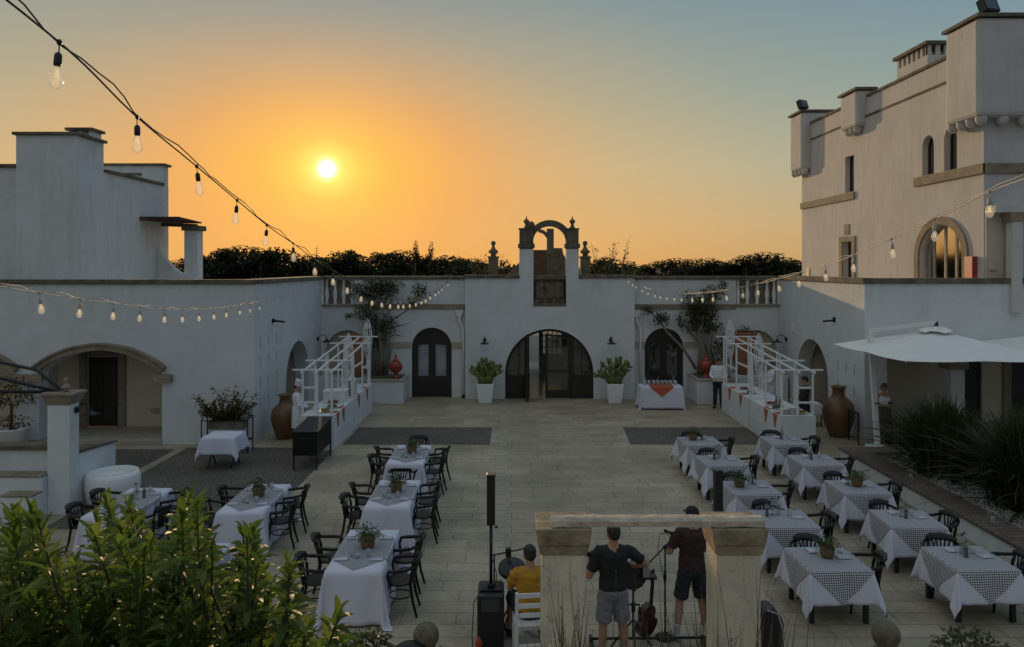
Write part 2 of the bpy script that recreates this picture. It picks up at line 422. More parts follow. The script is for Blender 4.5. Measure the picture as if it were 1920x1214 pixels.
wd = bpy.data.worlds.new('World'); SC.world = wd; wd.use_nodes = True
nt = wd.node_tree; nt.nodes.clear()
N = nt.nodes.new; L = nt.links.new
out = N('ShaderNodeOutputWorld')
tc = N('ShaderNodeTexCoord')
nrm = N('ShaderNodeVectorMath'); nrm.operation = 'NORMALIZE'; L(tc.outputs['Generated'], nrm.inputs[0])
sep = N('ShaderNodeSeparateXYZ'); L(nrm.outputs[0], sep.inputs[0])
def math_(op, a, b=None, clamp=False):
    n = N('ShaderNodeMath'); n.operation = op; n.use_clamp = clamp
    for i, v in enumerate((a, b)):
        if v is None: continue
        if isinstance(v, (int, float)): n.inputs[i].default_value = v
        else: L(v, n.inputs[i])
    return n.outputs[0]
def ramp(fac, stops):
    n = N('ShaderNodeValToRGB'); e = n.color_ramp.elements
    e[0].position = stops[0][0]; e[0].color = (*stops[0][1], 1)
    e[1].position = stops[-1][0]; e[1].color = (*stops[-1][1], 1)
    for p, c in stops[1:-1]:
        x = e.new(p); x.color = (*c, 1)
    L(fac, n.inputs[0]); return n.outputs[0]
def mixc(f, a, b, mode='MIX'):
    n = N('ShaderNodeMix'); n.data_type = 'RGBA'; n.blend_type = mode
    if isinstance(f, (int, float)): n.inputs[0].default_value = f
    else: L(f, n.inputs[0])
    for i, v in ((6, a), (7, b)):
        if isinstance(v, tuple): n.inputs[i].default_value = (*v, 1)
        else: L(v, n.inputs[i])
    return n.outputs[2]
# evening sky towards the sun (west) and away from it (east), by height above the horizon
west = ramp(sep.outputs['Z'], [(0, (.73, .375, .12)), (.05, (.70, .43, .18)), (.13, (.56, .455, .26)), (.22, (.385, .39, .285)), (.33, (.24, .305, .305)), (.6, (.30, .36, .39)), (1, (.39, .455, .51))])
east = ramp(sep.outputs['Z'], [(0, (.29, .28, .265)), (.12, (.28, .29, .285)), (.4, (.28, .30, .31)), (1, (.39, .455, .51))])
wf = N('ShaderNodeMapRange'); wf.interpolation_type = 'SMOOTHSTEP'; wf.inputs[1].default_value = -.35; wf.inputs[2].default_value = .75
dt = N('ShaderNodeVectorMath'); dt.operation = 'DOT_PRODUCT'; L(nrm.outputs[0], dt.inputs[0])
hs = Vector((SUND.x, SUND.y, 0)).normalized(); dt.inputs[1].default_value = hs
L(dt.outputs['Value'], wf.inputs[0])
base = mixc(wf.outputs[0], east, west)
# right-hand side of the western sky is cooler
cool = N('ShaderNodeMapRange'); cool.interpolation_type = 'SMOOTHSTEP'; cool.inputs[1].default_value = .05; cool.inputs[2].default_value = .62
L(sep.outputs['X'], cool.inputs[0])
base = mixc(cool.outputs[0], base, mixc(1.0, base, (.66, .86, 1.12), 'MULTIPLY'))
# wide orange glow, flattened towards the horizon
df = N('ShaderNodeVectorMath'); df.operation = 'SUBTRACT'; L(nrm.outputs[0], df.inputs[0]); df.inputs[1].default_value = SUND
sc_ = N('ShaderNodeVectorMath'); sc_.operation = 'MULTIPLY'; L(df.outputs[0], sc_.inputs[0]); sc_.inputs[1].default_value = (.78, .78, 1.6)
ln = N('ShaderNodeVectorMath'); ln.operation = 'LENGTH'; L(sc_.outputs[0], ln.inputs[0])
glow = ramp(ln.outputs['Value'], [(0, (1, 1, 1)), (.05, (.92, .92, .92)), (.12, (.72, .72, .72)), (.20, (.42, .42, .42)), (.30, (.15, .15, .15)), (.44, (0, 0, 0))])
gcol = ramp(ln.outputs['Value'], [(0, (1.0, .58, .08)), (.06, (1.0, .46, .055)), (.16, (.98, .385, .05)), (.4, (.80, .43, .11))])
base = mixc(glow, base, gcol)
# the sun itself with its bright halo
ds = N('ShaderNodeVectorMath'); ds.operation = 'LENGTH'; L(df.outputs[0], ds.inputs[0])
halo = ramp(ds.outputs['Value'], [(0, (2.2, 2.0, 1.5)), (.0092, (2.2, 2.0, 1.5)), (.0122, (.75, .60, .28)), (.020, (.36, .29, .08)), (.042, (.14, .115, .022)), (.08, (.05, .042, .006)), (.16, (0, 0, 0))])
base = mixc(1.0, base, halo, 'ADD')
# below the horizon
gnd = N('ShaderNodeMapRange'); gnd.inputs[1].default_value = -.02; gnd.inputs[2].default_value = 0
L(sep.outputs['Z'], gnd.inputs[0])
base = mixc(gnd.outputs[0], (.10, .085, .06), base)
bg = N('ShaderNodeBackground'); L(base, bg.inputs[0]); bg.inputs[1].default_value = 1.0
sky = N('ShaderNodeTexSky'); sky.sky_type = 'NISHITA'; sky.sun_disc = False
sky.sun_elevation = math.asin(SUND.z); sky.sun_rotation = math.atan2(SUND.x, SUND.y)
bg2 = N('ShaderNodeBackground'); L(sky.outputs[0], bg2.inputs[0]); bg2.inputs[1].default_value = .0015
ad = N('ShaderNodeAddShader'); L(bg.outputs[0], ad.inputs[0]); L(bg2.outputs[0], ad.inputs[1])
L(ad.outputs[0], out.inputs['Surface'])
# ---------------------------------------------------------------- ground
PAVE = brick_mat('courtyard_paving', (.45, .38, .26), (.36, .303, .21), (.225, .19, .137), .78, .36, .010, rough=.58, bump=.35, wear=.42)
PAVE2 = brick_mat('strip_paving', (.43, .365, .26), (.38, .325, .235), (.20, .17, .125), .34, .5, .012, rough=.6, rot=(0, 0, R(90)))
COBB = brick_mat('dark_setts', (.16, .138, .108), (.13, .112, .09), (.07, .06, .048), .13, .11, .012, rough=.75, bump=.8)
EARTH = mat('dry_earth', (.12, .105, .06), .95, noise=.5, nscale=.05, bump=.5, bscale=2)
PFLOOR = mat('polished_stone_floor', (.42, .40, .36), .2, noise=.2, nscale=3)

def sheet(name, x0, x1, y0, y1, z, m):
    b = MB(); b.add([(x0, y0, z), (x1, y0, z), (x1, y1, z), (x0, y1, z)], [(0, 1, 2, 3)])
    return tag(b.build(name, m), kind='structure')
sheet('ground', -2500, 2500, -60, 4500, -.06, EARTH)
sheet('courtyard_paving', -20, 22, 3, 28.6, 0, PAVE)
sheet('paving_strip', -.38, -.14, 6, 28, .004, PAVE2)
def poly_sheet(name, pts, z, m):
    b = MB(); b.add([(x, y, z) for x, y in pts], [tuple(range(len(pts)))])
    return tag(b.build(name, m), kind='structure')
poly_sheet('dark_paving', [(-4.75, 20.95), (-4.75, 23.2), (-.62, 23.2), (-.62, 20.95)], .004, COBB)
poly_sheet('dark_paving', [(3.32, 20.95), (3.45, 23.2), (7.25, 23.2), (7.25, 20.95)], .004, COBB)
poly_sheet('dark_paving', [(-8.95, 14.2), (-4.85, 14.2), (-4.85, 20.6), (-8.95, 20.6)], .004, COBB)
poly_sheet('dark_paving', [(-11.2, 15.8), (-9.2, 15.8), (-9.2, 20.4), (-11.2, 20.4)], .004, COBB)

# ---------------------------------------------------------------- reusable building bits
def finial_prof(s, z0):
    """stone urn-and-spike finial"""
    return [(.16 * s, z0), (.16 * s, z0 + .05 * s), (.11 * s, z0 + .09 * s), (.075 * s, z0 + .22 * s), (.10 * s, z0 + .27 * s), (.17 * s, z0 + .36 * s), (.16 * s, z0 + .43 * s), (.09 * s, z0 + .5 * s), (.045 * s, z0 + .53 * s), (.03 * s, z0 + .62 * s), (1e-5, z0 + .72 * s)]
def ball_finial_prof(s, z0):
    return [(.13 * s, z0), (.10 * s, z0 + .08 * s), (.20 * s, z0 + .16 * s), (.22 * s, z0 + .22 * s), (.12 * s, z0 + .30 * s), (.06 * s, z0 + .42 * s), (.05 * s, z0 + .46 * s), (.09 * s, z0 + .50 * s), (.11 * s, z0 + .57 * s), (.09 * s, z0 + .64 * s), (1e-5, z0 + .68 * s)]
def gooseneck(parent, p, dx, dy, s=1.0):
    """outdoor swan-neck wall lamp: rose, bent arm, enamel shade"""
    p = Vector(p); d = Vector((dx, dy, 0))
    b = MB()
    b.ball(p + d * .02, .06 * s, sc=(1, 1, 1.3))
    b.tube([p, p + d * .1 * s + Vector((0, 0, .12 * s)), p + d * .22 * s + Vector((0, 0, .17 * s)), p + d * .34 * s + Vector((0, 0, .1 * s)), p + d * .36 * s + Vector((0, 0, -.02 * s))], .014 * s, 6)
    o = b.build('wall_lamp', IRON, parent)
    c = MB(); c.lathe([(.035 * s, .02 * s), (.05 * s, -.02 * s), (.10 * s, -.05 * s), (.19 * s, -.08 * s), (.185 * s, -.09 * s), (.02, -.06 * s)], p + d * .36 * s + Vector((0, 0, -.02 * s)), 16)
    c.build('lamp_shade', IRON, o)
    return o
def downpipe(parent, x, y, z1):
    b = MB()
    b.frustum(x, y, z1 - .12, z1 + .14, .07, .06, .17, .10)
    b.tube([(x + .0, y, z1 - .1), (x, y, z1 - .3), (x + .13, y, z1 - .5), (x + .15, y, z1 - .7), (x + .15, y, .1)], .05, 8)
    b.build('downpipe', WHITEP, parent)
    c = MB(); c.tube([(x + .15, y, .12), (x + .15, y - .02, .05), (x + .15, y - .08, .03)], .055, 8); c.build('pipe_shoe', IRON, parent)

Y0, YR = 28.2, 28.5      # face of the gatehouse block, face of the wings beside it
# ---------------------------------------------------------------- central gatehouse
gate = thing('gatehouse', 'white gatehouse block with arched glass doors and a stone bell arch on its roof', 'building', (1.4, 28.2, 0))
gate.location = (0, 0, 0)
DX0, DX1 = -.26, 3.08
out_ = [(-1.77, 0), (DX0, 0), (DX0, .97)] + [(x, z) for x, z in arc(1.41, .97, 1.67, 180, 0, 26)][1:] + [(DX1, 0), (4.63, 0), (4.63, 4.55), (2.52, 4.55), (2.52, 5.66), (2.05, 5.66), (2.05, 3.49), (.81, 3.49), (.81, 5.66), (.28, 5.66), (.28, 4.55), (-1.77, 4.55)]
b = MB(); b.slab(out_, [], (0, Y0, 0), (1, 0, 0), (0, 0, 1), (0, 1, 0), .55)
b.build('wall', WHITE, gate)
pieces('coping', STONE_D, gate, [(-1.83, .275, Y0 - .07, Y0 + .62, 4.552, 4.68), (2.525, 4.69, Y0 - .07, Y0 + .62, 4.552, 4.68)], bevel=.015)
for x0, x1 in ((.28, .81), (2.05, 2.52)):
    b = MB(); b.box(x0, x1, Y0, Y0 + .55, 5.662, 5.70); b.box(x0 - .05, x1 + .05, Y0 - .05, Y0 + .6, 5.702, 5.86)
    b.box(x0, x1, Y0 + .003, Y0 + .547, 5.862, 6.40); b.box(x0 - .03, x1 + .03, Y0 - .03, Y0 + .58, 6.402, 6.45)
    b.build('belfry_pier', BELF, gate, bevel=.012)
b = MB(); ring = arc(1.43, 5.90, .86, 12, 168, 24) + arc(1.43, 5.90, .635, 180, 0, 24)
b.slab(ring, [], (0, Y0 + .10, 0), (1, 0, 0), (0, 0, 1), (0, 1, 0), .36); b.build('belfry_arch', BELF, gate, bevel=.01)
for x in (.55, 2.30):
    b = MB(); b.lathe(finial_prof(.68, 6.452), (x, Y0 + .27, 0), 14); b.build('finial', BELF, gate)
b = MB(); b.lathe([(.1, 6.45), (.13, 6.5), (.14, 6.62), (.07, 6.7), (1e-5, 6.72)], (.73, Y0 + .2, 0), 10); b.build('broken_finial', BELF, gate)
# stone balcony front inside the belfry opening
b = MB()
b.box(.82, 2.04, Y0 + .25, Y0 + .45, 3.495, 4.50); b.box(.80, 2.06, Y0 + .12, Y0 + .5, 4.502, 4.66); b.box(.812, 2.048, Y0 - .02, Y0 + .24, 3.492, 3.60)
for i in range(4): b.box(.86 + i * .325, 1.0 + i * .325, Y0 + .05, Y0 + .245, 3.602, 3.74)
for i in range(3): b.box(.90 + i * .38, 1.20 + i * .38, Y0 + .2, Y0 + .248, 3.80, 4.42)
b.build('balcony_front', BELF, gate, bevel=.012)
b = MB(); b.box(1.96, 2.03, Y0 + .19, Y0 + .247, 3.76, 4.4); b.box(.83, .88, Y0 + .19, Y0 + .247, 3.76, 4.4); b.box(1.14, 1.3, Y0 + .18, Y0 + .199, 4.16, 4.2); b.build('balcony_slot', IRON, gate)
# glazed arched door: frame, fixed side lights, standing leaf, open leaf
b = MB(); b.slab(arc(1.41, .97, 1.668, 0, 180, 26) + [(DX0 + .0, .002), (DX0 + .1, .002)] + arc(1.41, .97, 1.57, 180, 0, 26) + [(DX1 - .1, .002), (DX1, .002)], [], (0, Y0 + .12, 0), (1, 0, 0), (0, 0, 1), (0, 1, 0), .12)
b.box(.46, .58, Y0 + .121, Y0 + .235, .003, 2.36); b.box(2.22, 2.36, Y0 + .121, Y0 + .235, .003, 2.34)
b.build('door_frame', WOODD, gate)
def half_panel(x0, x1, ztop_fn, z0, n=10):
    xs = [x0 + (x1 - x0) * i / n for i in range(n + 1)]
    return [(x0, z0), (x1, z0)] + [(x, ztop_fn(x)) for x in reversed(xs)]
az = lambda x: .97 + math.sqrt(max(0, 1.575 ** 2 - (x - 1.41) ** 2))
for x0, x1 in ((-.155, .458), (2.362, 2.975)):
    b = MB(); b.box(x0 - .1, x1 + .0 if x0 < 0 else x1 + .1, Y0 + .05, Y0 + .118, .003, .86); b.box(x0 + .05, x1 - .05, Y0 + .035, Y0 + .049, .12, .74)
    o = b.build('side_panel', WOODD, gate)
    g = MB(); g.slab(half_panel(x0, x1, az, .862), [], (0, Y0 + .16, 0), (1, 0, 0), (0, 0, 1), (0, 1, 0), .008); g.build('pane', PANE, o)
    m = MB(); xm = x0 + .28 if x0 > 2 else x1 - .2
    m.box(xm - .02, xm + .02, Y0 + .13, Y0 + .158, .863, az(xm) - .02); m.build('glazing_bar', WOODD, o)
# standing right leaf
b = MB(); b.slab([(1.26, .01), (2.215, .01), (2.215, 2.30), (1.26, 2.46)], [[(1.36, .30), (2.12, .30), (2.12, .98), (1.36, .98)], [(1.36, 1.06), (2.12, 1.06), (2.12, 2.24), (1.36, 2.36)]], (0, Y0 + .13, 0), (1, 0, 0), (0, 0, 1), (0, 1, 0), .06)
dl = b.build('door_leaf', WOODD, gate)
g = MB(); g.box(1.36, 2.12, Y0 + .155, Y0 + .163, .30, 2.3); g.build('pane', PANE, dl)
# open left leaf, swung towards the courtyard
b = MB(); b.slab([(0, .01), (.86, .01), (.86, 2.50), (0, 2.42)], [[(.1, .9), (.76, .9), (.76, 2.38), (.1, 2.32)]], (.60, Y0 + .12, 0), (-.10, -.995, 0), (0, 0, 1), (1, 0, 0), .055)
dl = b.build('door_leaf', WOODD, gate); tag(dl, 'dark glazed door leaf swung open into the courtyard')
g = MB(); g.slab([(.1, .9), (.76, .9), (.76, 2.38), (.1, 2.32)], [], (.60, Y0 + .12, 0), (-.10, -.995, 0), (0, 0, 1), (1, 0, 0), .006); g.build('pane', PANE, dl)
h = MB(); h.tube([(.57, Y0 - .6, 1.0), (.67, Y0 - .6, 1.0), (.70, Y0 - .56, 1.0)], .014, 6); h.build('handle', IRON, dl)
# passage behind the doors
b = MB()
b.box(-.7, -.5, Y0 + .56, 36.5, 0.002, 3.4); b.box(3.4, 3.6, Y0 + .56, 36.5, 0.002, 3.4); b.box(-.498, 3.398, Y0 + .56, 36.5, 3.05, 3.4)
b.slab([(-.5, .0), (.55, 0), (.55, 2.3), (1.30, 2.3), (1.30, 0), (3.4, 0), (3.4, 3.05), (-.5, 3.05)], [[(1.5, .80), (2.4, .80), (2.4, 1.95), (1.5, 1.95)]], (0, 36.1, 0.003), (1, 0, 0), (0, 0, 1), (0, 1, 0), .3)
b.build('passage', WHITE, gate)
b = MB()
for i in range(1, 4): b.box(1.5 + i * .225 - .02, 1.5 + i * .225 + .02, 36.15, 36.19, .8, 1.95)
for i in range(1, 4): b.box(1.5, 2.4, 36.151, 36.189, .8 + i * .29 - .02, .8 + i * .29 + .02)
b.build('window_grille', IRON, gate)
b = MB(); b.box(-4, 6, 39.6, 39.9, -.05, 1.35); tag(b.build('garden_wall', WHITE), 'low white garden wall seen through the open glass doors', 'wall')
sheet('passage_floor', -.5, 3.4, Y0 + .02, 40, .006, PFLOOR)
for x in (-1.03, 3.72): gooseneck(gate, (x, Y0 - .01, 2.22), 0, -1, 1.0)
# roof terrace floor behind the parapet
b = MB(); b.box(-7.3, 10.2, Y0 + .56, 36.6, 3.41, 3.55); b.box(-7.3, 10.2, 36.3, 36.6, 3.552, 4.3); b.build('roof_deck', STONE_L, gate)

# second stone gable seen through the belfry opening
gb = thing('stone_gable', 'stepped stone gable with a tall slim pier behind the bell arch', 'gable')
b = MB(); Yg = 31.6
b.slab([(.75, 3.56), (2.4, 3.56), (2.4, 5.30), (2.28, 5.36), (2.18, 5.5), (2.12, 5.78), (1.77, 5.78), (1.77, 6.60), (1.48, 6.60), (1.48, 5.70), (.75, 5.70)], [], (0, Yg, 0), (1, 0, 0), (0, 0, 1), (0, 1, 0), .3)
b.build('gable_wall', BELF, gb, bevel=.01)
BRK = brick_mat('old_brick', (.16, .08, .05), (.12, .065, .04), (.14, .11, .08), .3, .11, .012, rough=.9, rot=(R(90), 0, 0))
b = MB(); b.box(.76, 1.43, Yg - .04, Yg - .002, 3.58, 5.66); b.build('brick_infill', BRK, gb)
b = MB(); b.slab(arc(1.14, 6.12, .46, 20, 95, 10) + arc(1.14, 6.12, .32, 95, 20, 10), [], (0, Yg + .02, 0), (1, 0, 0), (0, 0, 1), (0, 1, 0), .2); b.build('arch_fragment', BELF, gb)
# low stone posts with ball finials and curved parapets either side
for px, lab, sx in ((925, 'stone post with ball finial left of the bell arch', 1), (1097, 'stone post with ball finial right of the bell arch', -1)):
    x = (px - 960) * 31 / F
    p = thing('finial_post', lab, 'stone post', group='stone posts beside the bell arch')
    b = MB(); b.box(x - .2, x + .2, 30.8, 31.2, 3.555, 5.35); b.box(x - .24, x + .24, 30.76, 31.24, 5.352, 5.42); b.build('post', BELF, p, bevel=.012)
    b = MB(); b.lathe(ball_finial_prof(.95, 5.422), (x, 31, 0), 14); b.build('finial', BELF, p)
    if sx > 0:
        b = MB(); cur = [(x + .205, 3.56), (x + 1.15, 3.56), (x + 1.15, 5.25)] + [(x + 1.15 - .8 * sin(R(a)), 4.55 + .7 * cos(R(a)) if a < 0 else 5.25 - .75 * (1 - (1 - a / 90) ** 2)) for a in range(10, 91, 10)] + [(x + .205, 4.5)]
        b.slab(cur, [], (0, 30.9, 0), (1, 0, 0), (0, 0, 1), (0, 1, 0), .2); b.build('curved_parapet', BELF, p)

# ---------------------------------------------------------------- arched door helper for the two wings
def wing_door(parent, x0, x1, zs, y, curtain):
    r = (x1 - x0) / 2; c = (x0 + x1) / 2
    o_ = arch_loop(x0 + .01, x1 - .01, .006, zs, r - .01, 20)
    px = [(x0 + .22, c - .13), (c + .13, x1 - .22)]
    holes = [[(a, .78), (d, .78), (d, zs + .12), (a, zs + .12)] for a, d in px]
    b = MB(); b.slab(o_, holes, (0, y, 0), (1, 0, 0), (0, 0, 1), (0, 1, 0), .07)
    b.box(c - .035, c + .035, y - .025, y - .002, .01, zs + .5)
    for a, d in px: b.box(a - .02, d + .02, y - .018, y - .002, .15, .62)
    d_ = b.build('door', WOODD, parent)
    g = MB()
    for a, d in px: g.box(a, d, y + .03, y + .036, .78, zs + .12)
    g.build('pane', CLEARG if curtain else PANE, d_)
    if curtain:
        k = MB()
        for a, d in px:
            rows = [[(a + (d - a) * j / 24, y + .09 + .012 * sin(j * 1.6), z) for j in range(25)] for z in (.80, zs + .10)]
            k.grid(rows)
        k.build('curtain', LINEN, d_)
    k = MB(); k.slab(o_, [], (0, y + .5, 0), (1, 0, 0), (0, 0, 1), (0, 1, 0), .03); k.build('door_backing', WOODD, d_)
    h = MB(); h.tube([(c + .07, y - .01, 1.05), (c + .07, y - .06, 1.05), (c + .15, y - .06, 1.05)], .012, 6); h.build('handle', IRON, d_)

def baluster(b, x, y, z0, z1):
    b.lathe([(.07, z0), (.07, z0 + .06), (.05, z0 + .1), (.085, z0 + .28), (.09, z0 + .36), (.05, z0 + .62), (.045, z1 - .12), (.07, z1 - .06), (.07, z1)], (x, y, 0), 10)

# ---------------------------------------------------------------- left wing (recessed part, side wall, front with porches)
lw = thing('courtyard_wing', 'white wing on the left with shallow arched porches and a side passage arch', 'building')
b = MB()
dl0, dl1, zs = -3.83, -2.30, 1.90
out_ = [(-7.25, 0), (dl0, 0), (dl0, zs)] + arc((dl0 + dl1) / 2, zs, (dl1 - dl0) / 2, 180, 0, 20)[1:-1] + [(dl1, zs), (dl1, 0), (-1.78, 0), (-1.78, 4.5), (-7.25, 4.5)]
niche = arch_loop(-7.1, -5.5, .02, 1.75, .82, 16)
b.slab(out_, [niche, [(-7.2, 3.56), (-6.02, 3.56), (-6.02, 4.48), (-7.2, 4.48)]], (0, YR, 0), (1, 0, 0), (0, 0, 1), (0, 1, 0), .5)
# side wall along the court, with slits and arch
def slits(y0, y1, zlist, n):
    return [[(y0 + (y1 - y0) * i / (n - 1) - .035, z - .16), (y0 + (y1 - y0) * i / (n - 1) + .035, z - .16), (y0 + (y1 - y0) * i / (n - 1) + .035, z + .16), (y0 + (y1 - y0) * i / (n - 1) - .035, z + .16)] for z in zlist for i in range(n)]
sa = arch_loop(23.95, 26.65, 0, 1.2, 1.28, 22)
b.slab([(21.02, 0), (23.95, 0)] + list(reversed(sa[2:])) + [(26.65, 0), (28.49, 0), (28.49, 4.5), (21.02, 4.5)], slits(21.5, 23.0, (1.05, 1.65, 2.25, 2.8), 3), (-7.25, 0, 0), (0, 1, 0), (0, 0, 1), (-1, 0, 0), .5)
p1 = seg_loop(-13.3, -9.84, 0, 2.02, .62); p2 = seg_loop(-17.9, -13.95, 0, 2.02, .66)
b.slab([(-21, 0), p2[0]] + list(reversed(p2[2:])) + [p2[1], p1[0]] + list(reversed(p1[2:])) + [p1[1], (-7.75, 0), (-7.75, 4.5), (-21, 4.5)], [], (0, 21.0, 0), (1, 0, 0), (0, 0, 1), (0, 1, 0), .45)
b.box(-7.752, -7.25, 21.0, 21.019, 0, 4.5)
b.build('wall', WHITE, lw)
b = MB()
b.slab([(-21, 0.13), (-12.9, .13), (-12.9, 2.26), (-11.95, 2.26), (-11.95, .13), (-7.8, .13), (-7.8, 3.5), (-21, 3.5)], [], (0, 22.7, 0), (1, 0, 0), (0, 0, 1), (0, 1, 0), .3)
b.box(-9.82, -9.6, 21.46, 22.69, .14, 3.5); b.box(-13.9, -13.36, 21.46, 22.0, .14, 3.0)
b.box(-8.6, -7.77, 23.0, 23.93, 0.01, 3.5); b.box(-8.6, -7.77, 26.67, 27.6, 0.01, 3.5); b.box(-8.6, -7.77, 23.931, 26.669, 2.5, 3.5); b.box(-7.2, -5.4, 28.82, 28.9, 0.01, 2.7)
b.build('inner_wall', BEIGE, lw)
pieces('porch_floor', STONE_L, lw, [(-13.6, -9.85, 20.99, 22.69, .002, .13), (-20, -14, 20.99, 22.69, .002, .13)], bevel=.01)
b = MB(); b.box(-12.88, -11.97, 22.74, 22.8, .14, 2.24); b.box(-12.80, -12.45, 22.72, 22.738, .3, 2.1); b.box(-12.40, -12.05, 22.72, 22.738, .3, 2.1); d_ = b.build('door', WOODD, lw)
b = MB(); b.box(-13.12, -12.905, 22.62, 22.698, .135, 2.47); b.box(-11.945, -11.73, 22.62, 22.698, .135, 2.47); b.box(-12.904, -11.946, 22.62, 22.698, 2.265, 2.47); b.build('door_surround', STONE, lw, bevel=.01)
b = MB(); b.ball((-10.85, 22.67, .62), .15, sc=(1, .12, .6)); b.build('wall_vent', STONE_L, lw)
def brow(x0, x1, zs, rise, y, th=.16, out=.14):
    h = (x1 - x0) / 2; rad = (h * h + rise * rise) / (2 * rise); c = (x0 + x1) / 2; a = math.degrees(math.asin(h / rad)); cz = zs + rise - rad
    b = MB()
    b.slab(arc(c, cz, rad + .012, 90 - a, 90 + a, 22) + arc(c, cz, rad + th, 90 + a, 90 - a, 22), [], (0, y, 0), (1, 0, 0), (0, 0, 1), (0, -1, 0), out)
    b.slab(arc(c, cz, rad + th + .002, 90 - a, 90 + a, 22) + arc(c, cz, rad + th + .055, 90 + a, 90 - a, 22), [], (0, y, 0), (1, 0, 0), (0, 0, 1), (0, -1, 0), out + .05)
    for s, xe in ((-1, x0), (1, x1)):
        xa, xb = (xe - .13, xe + .09) if s > 0 else (xe - .09, xe + .13)
        b.box(xe - .16 if s > 0 else xe - .3, xe + .3 if s > 0 else xe + .16, y - out - .03, y - .002, zs - .24, zs - .05)
    return b
b = brow(-13.3, -9.84, 2.02, .62, 21.0); b.build('porch_brow', STONE, lw)
b = brow(-17.9, -13.95, 2.02, .66, 21.0); b.build('porch_brow', STONE, lw)
pieces('coping', STONE_D, lw, [(-21, -7.22, 20.93, 21.5, 4.503, 4.63), (-7.8, -7.18, 21.502, 28.43, 4.503, 4.63), (-7.25, -1.84, 28.435, 29.05, 4.503, 4.63)], bevel=.012)
pieces('string_course', STONE, lw, [(-6.0, -1.79, YR - .05, YR - .002, 3.37, 3.56), (-7.24, -6.0, YR - .07, YR - .002, 3.47, 3.555)])
pieces('impost', STONE_L, lw, [(-5.1, -3.84, YR - .05, YR - .002, 1.9, 2.12), (-2.29, -1.79, YR - .05, YR - .002, 1.9, 2.12)])
b = MB(); b.box(-7.2, -6.02, YR + .3, YR + .45, 3.565, 4.475); b.build('balustrade_backing', STONE, lw)
for x in (-7.1, -6.78, -6.45, -6.12):
    b = MB(); baluster(b, x, YR + .14, 3.565, 4.47); b.build('baluster', WHITEP, lw)
wing_door(lw, dl0, dl1, zs, YR + .12, True)
downpipe(lw, -2.0, YR - .11, 3.2)
gooseneck(lw, (-7.24, 27.75, 2.3), 1, 0, 1.0)
b = MB(); b.tube([(-7.24, 22.6, 3.36), (-6.86, 22.5, 3.33)], .03, 8); b.box(-7.248, -7.2, 22.54, 22.66, 3.3, 3.42); b.build('spout', IRON, lw)
b = MB(); b.box(-21, -7.77, 21.46, 36, 3.51, 3.62); b.build('roof_deck', STONE_L, lw)

# ---------------------------------------------------------------- right wing
rw = thing('courtyard_wing', 'white wing on the right with a side passage arch and a porch behind the parasol', 'building')
XR = 10.2; YF = 21.6
b = MB()
dr0, dr1 = 5.06, 6.55
out_ = [(4.64, 0), (dr0, 0), (dr0, zs)] + arc((dr0 + dr1) / 2, zs, (dr1 - dr0) / 2, 180, 0, 20)[1:-1] + [(dr1, zs), (dr1, 0), (XR, 0), (XR, 4.5), (4.64, 4.5)]
niche = arch_loop(8.55, 10.1, .02, 1.75, .82, 16)
b.slab(out_, [niche, [(8.55, 3.56), (10.15, 3.56), (10.15, 4.48), (8.55, 4.48)]], (0, YR, 0), (1, 0, 0), (0, 0, 1), (0, 1, 0), .5)
sa = arch_loop(24.1, 26.75, 0, 1.2, 1.32, 22)
b.slab([(YF + .02, 0), (24.1, 0)] + list(reversed(sa[2:])) + [(26.75, 0), (28.49, 0), (28.49, 4.5), (YF + .02, 4.5)], slits(22.25, 23.35, (1.25, 1.9), 3), (XR, 0, 0), (0, 1, 0), (0, 0, 1), (1, 0, 0), .5)
b.slab([(XR + .5, 0), (10.85, 0), (10.85, 2.75), (12.7, 2.75), (12.7, 0), (13.1, 0), (13.1, 2.75), (21, 2.75), (21, 4.5), (XR + .5, 4.5)], [], (0, YF, 0), (1, 0, 0), (0, 0, 1), (0, 1, 0), .45)
b.box(XR, XR + .502, YF, YF + .019, 0, 4.5)
b.build('wall', WHITE, rw)
b = MB(); b.slab([(10.85, .12), (14.2, .12), (14.2, 2.3), (14.85, 2.3), (14.85, .12), (15.75, .12), (15.75, 2.3), (17.2, 2.3), (17.2, .12), (21, .12), (21, 3.5), (10.85, 3.5)], [], (0, 23.6, 0), (1, 0, 0), (0, 0, 1), (0, 1, 0), .3)
b.box(10.71, 10.84, YF + .46, 23.59, .12, 3.5); b.box(10.72, 11.6, 23.92, 24.09, .01, 3.5); b.box(10.72, 11.6, 26.77, 27.6, .01, 3.5); b.box(10.72, 11.6, 24.091, 26.769, 2.55, 3.5)
b.box(8.45, 10.15, 28.82, 28.9, .01, 2.7)
b.build('inner_wall', BEIGE, rw)
b = MB(); b.box(14.2, 14.85, 23.7, 23.76, .12, 2.3); b.build('door', WOODD, rw)
b = MB(); b.box(15.75, 17.2, 23.7, 23.76, .12, 2.3); b.build('door', WOODD, rw)
pieces('porch_capital', STONE, rw, [(12.62, 13.18, YF - .06, YF + .5, 2.02, 2.24), (15.5, 15.745, 23.53, 23.598, .12, 2.5)])
pieces('porch_floor', STONE_L, rw, [(10.86, 20.9, YF - .02, 23.59, .002, .12)])
pieces('coping', STONE_D, rw, [(XR - .07, 21, YF - .07, YF + .5, 4.503, 4.66), (XR - .07, XR + .55, YF + .502, 28.43, 4.503, 4.66), (4.70, XR, 28.435, 29.05, 4.503, 4.63)], bevel=.012)
pieces('string_course', STONE, rw, [(4.65, 8.52, YR - .05, YR - .002, 3.37, 3.56), (8.53, 10.19, YR - .07, YR - .002, 3.47, 3.555)])
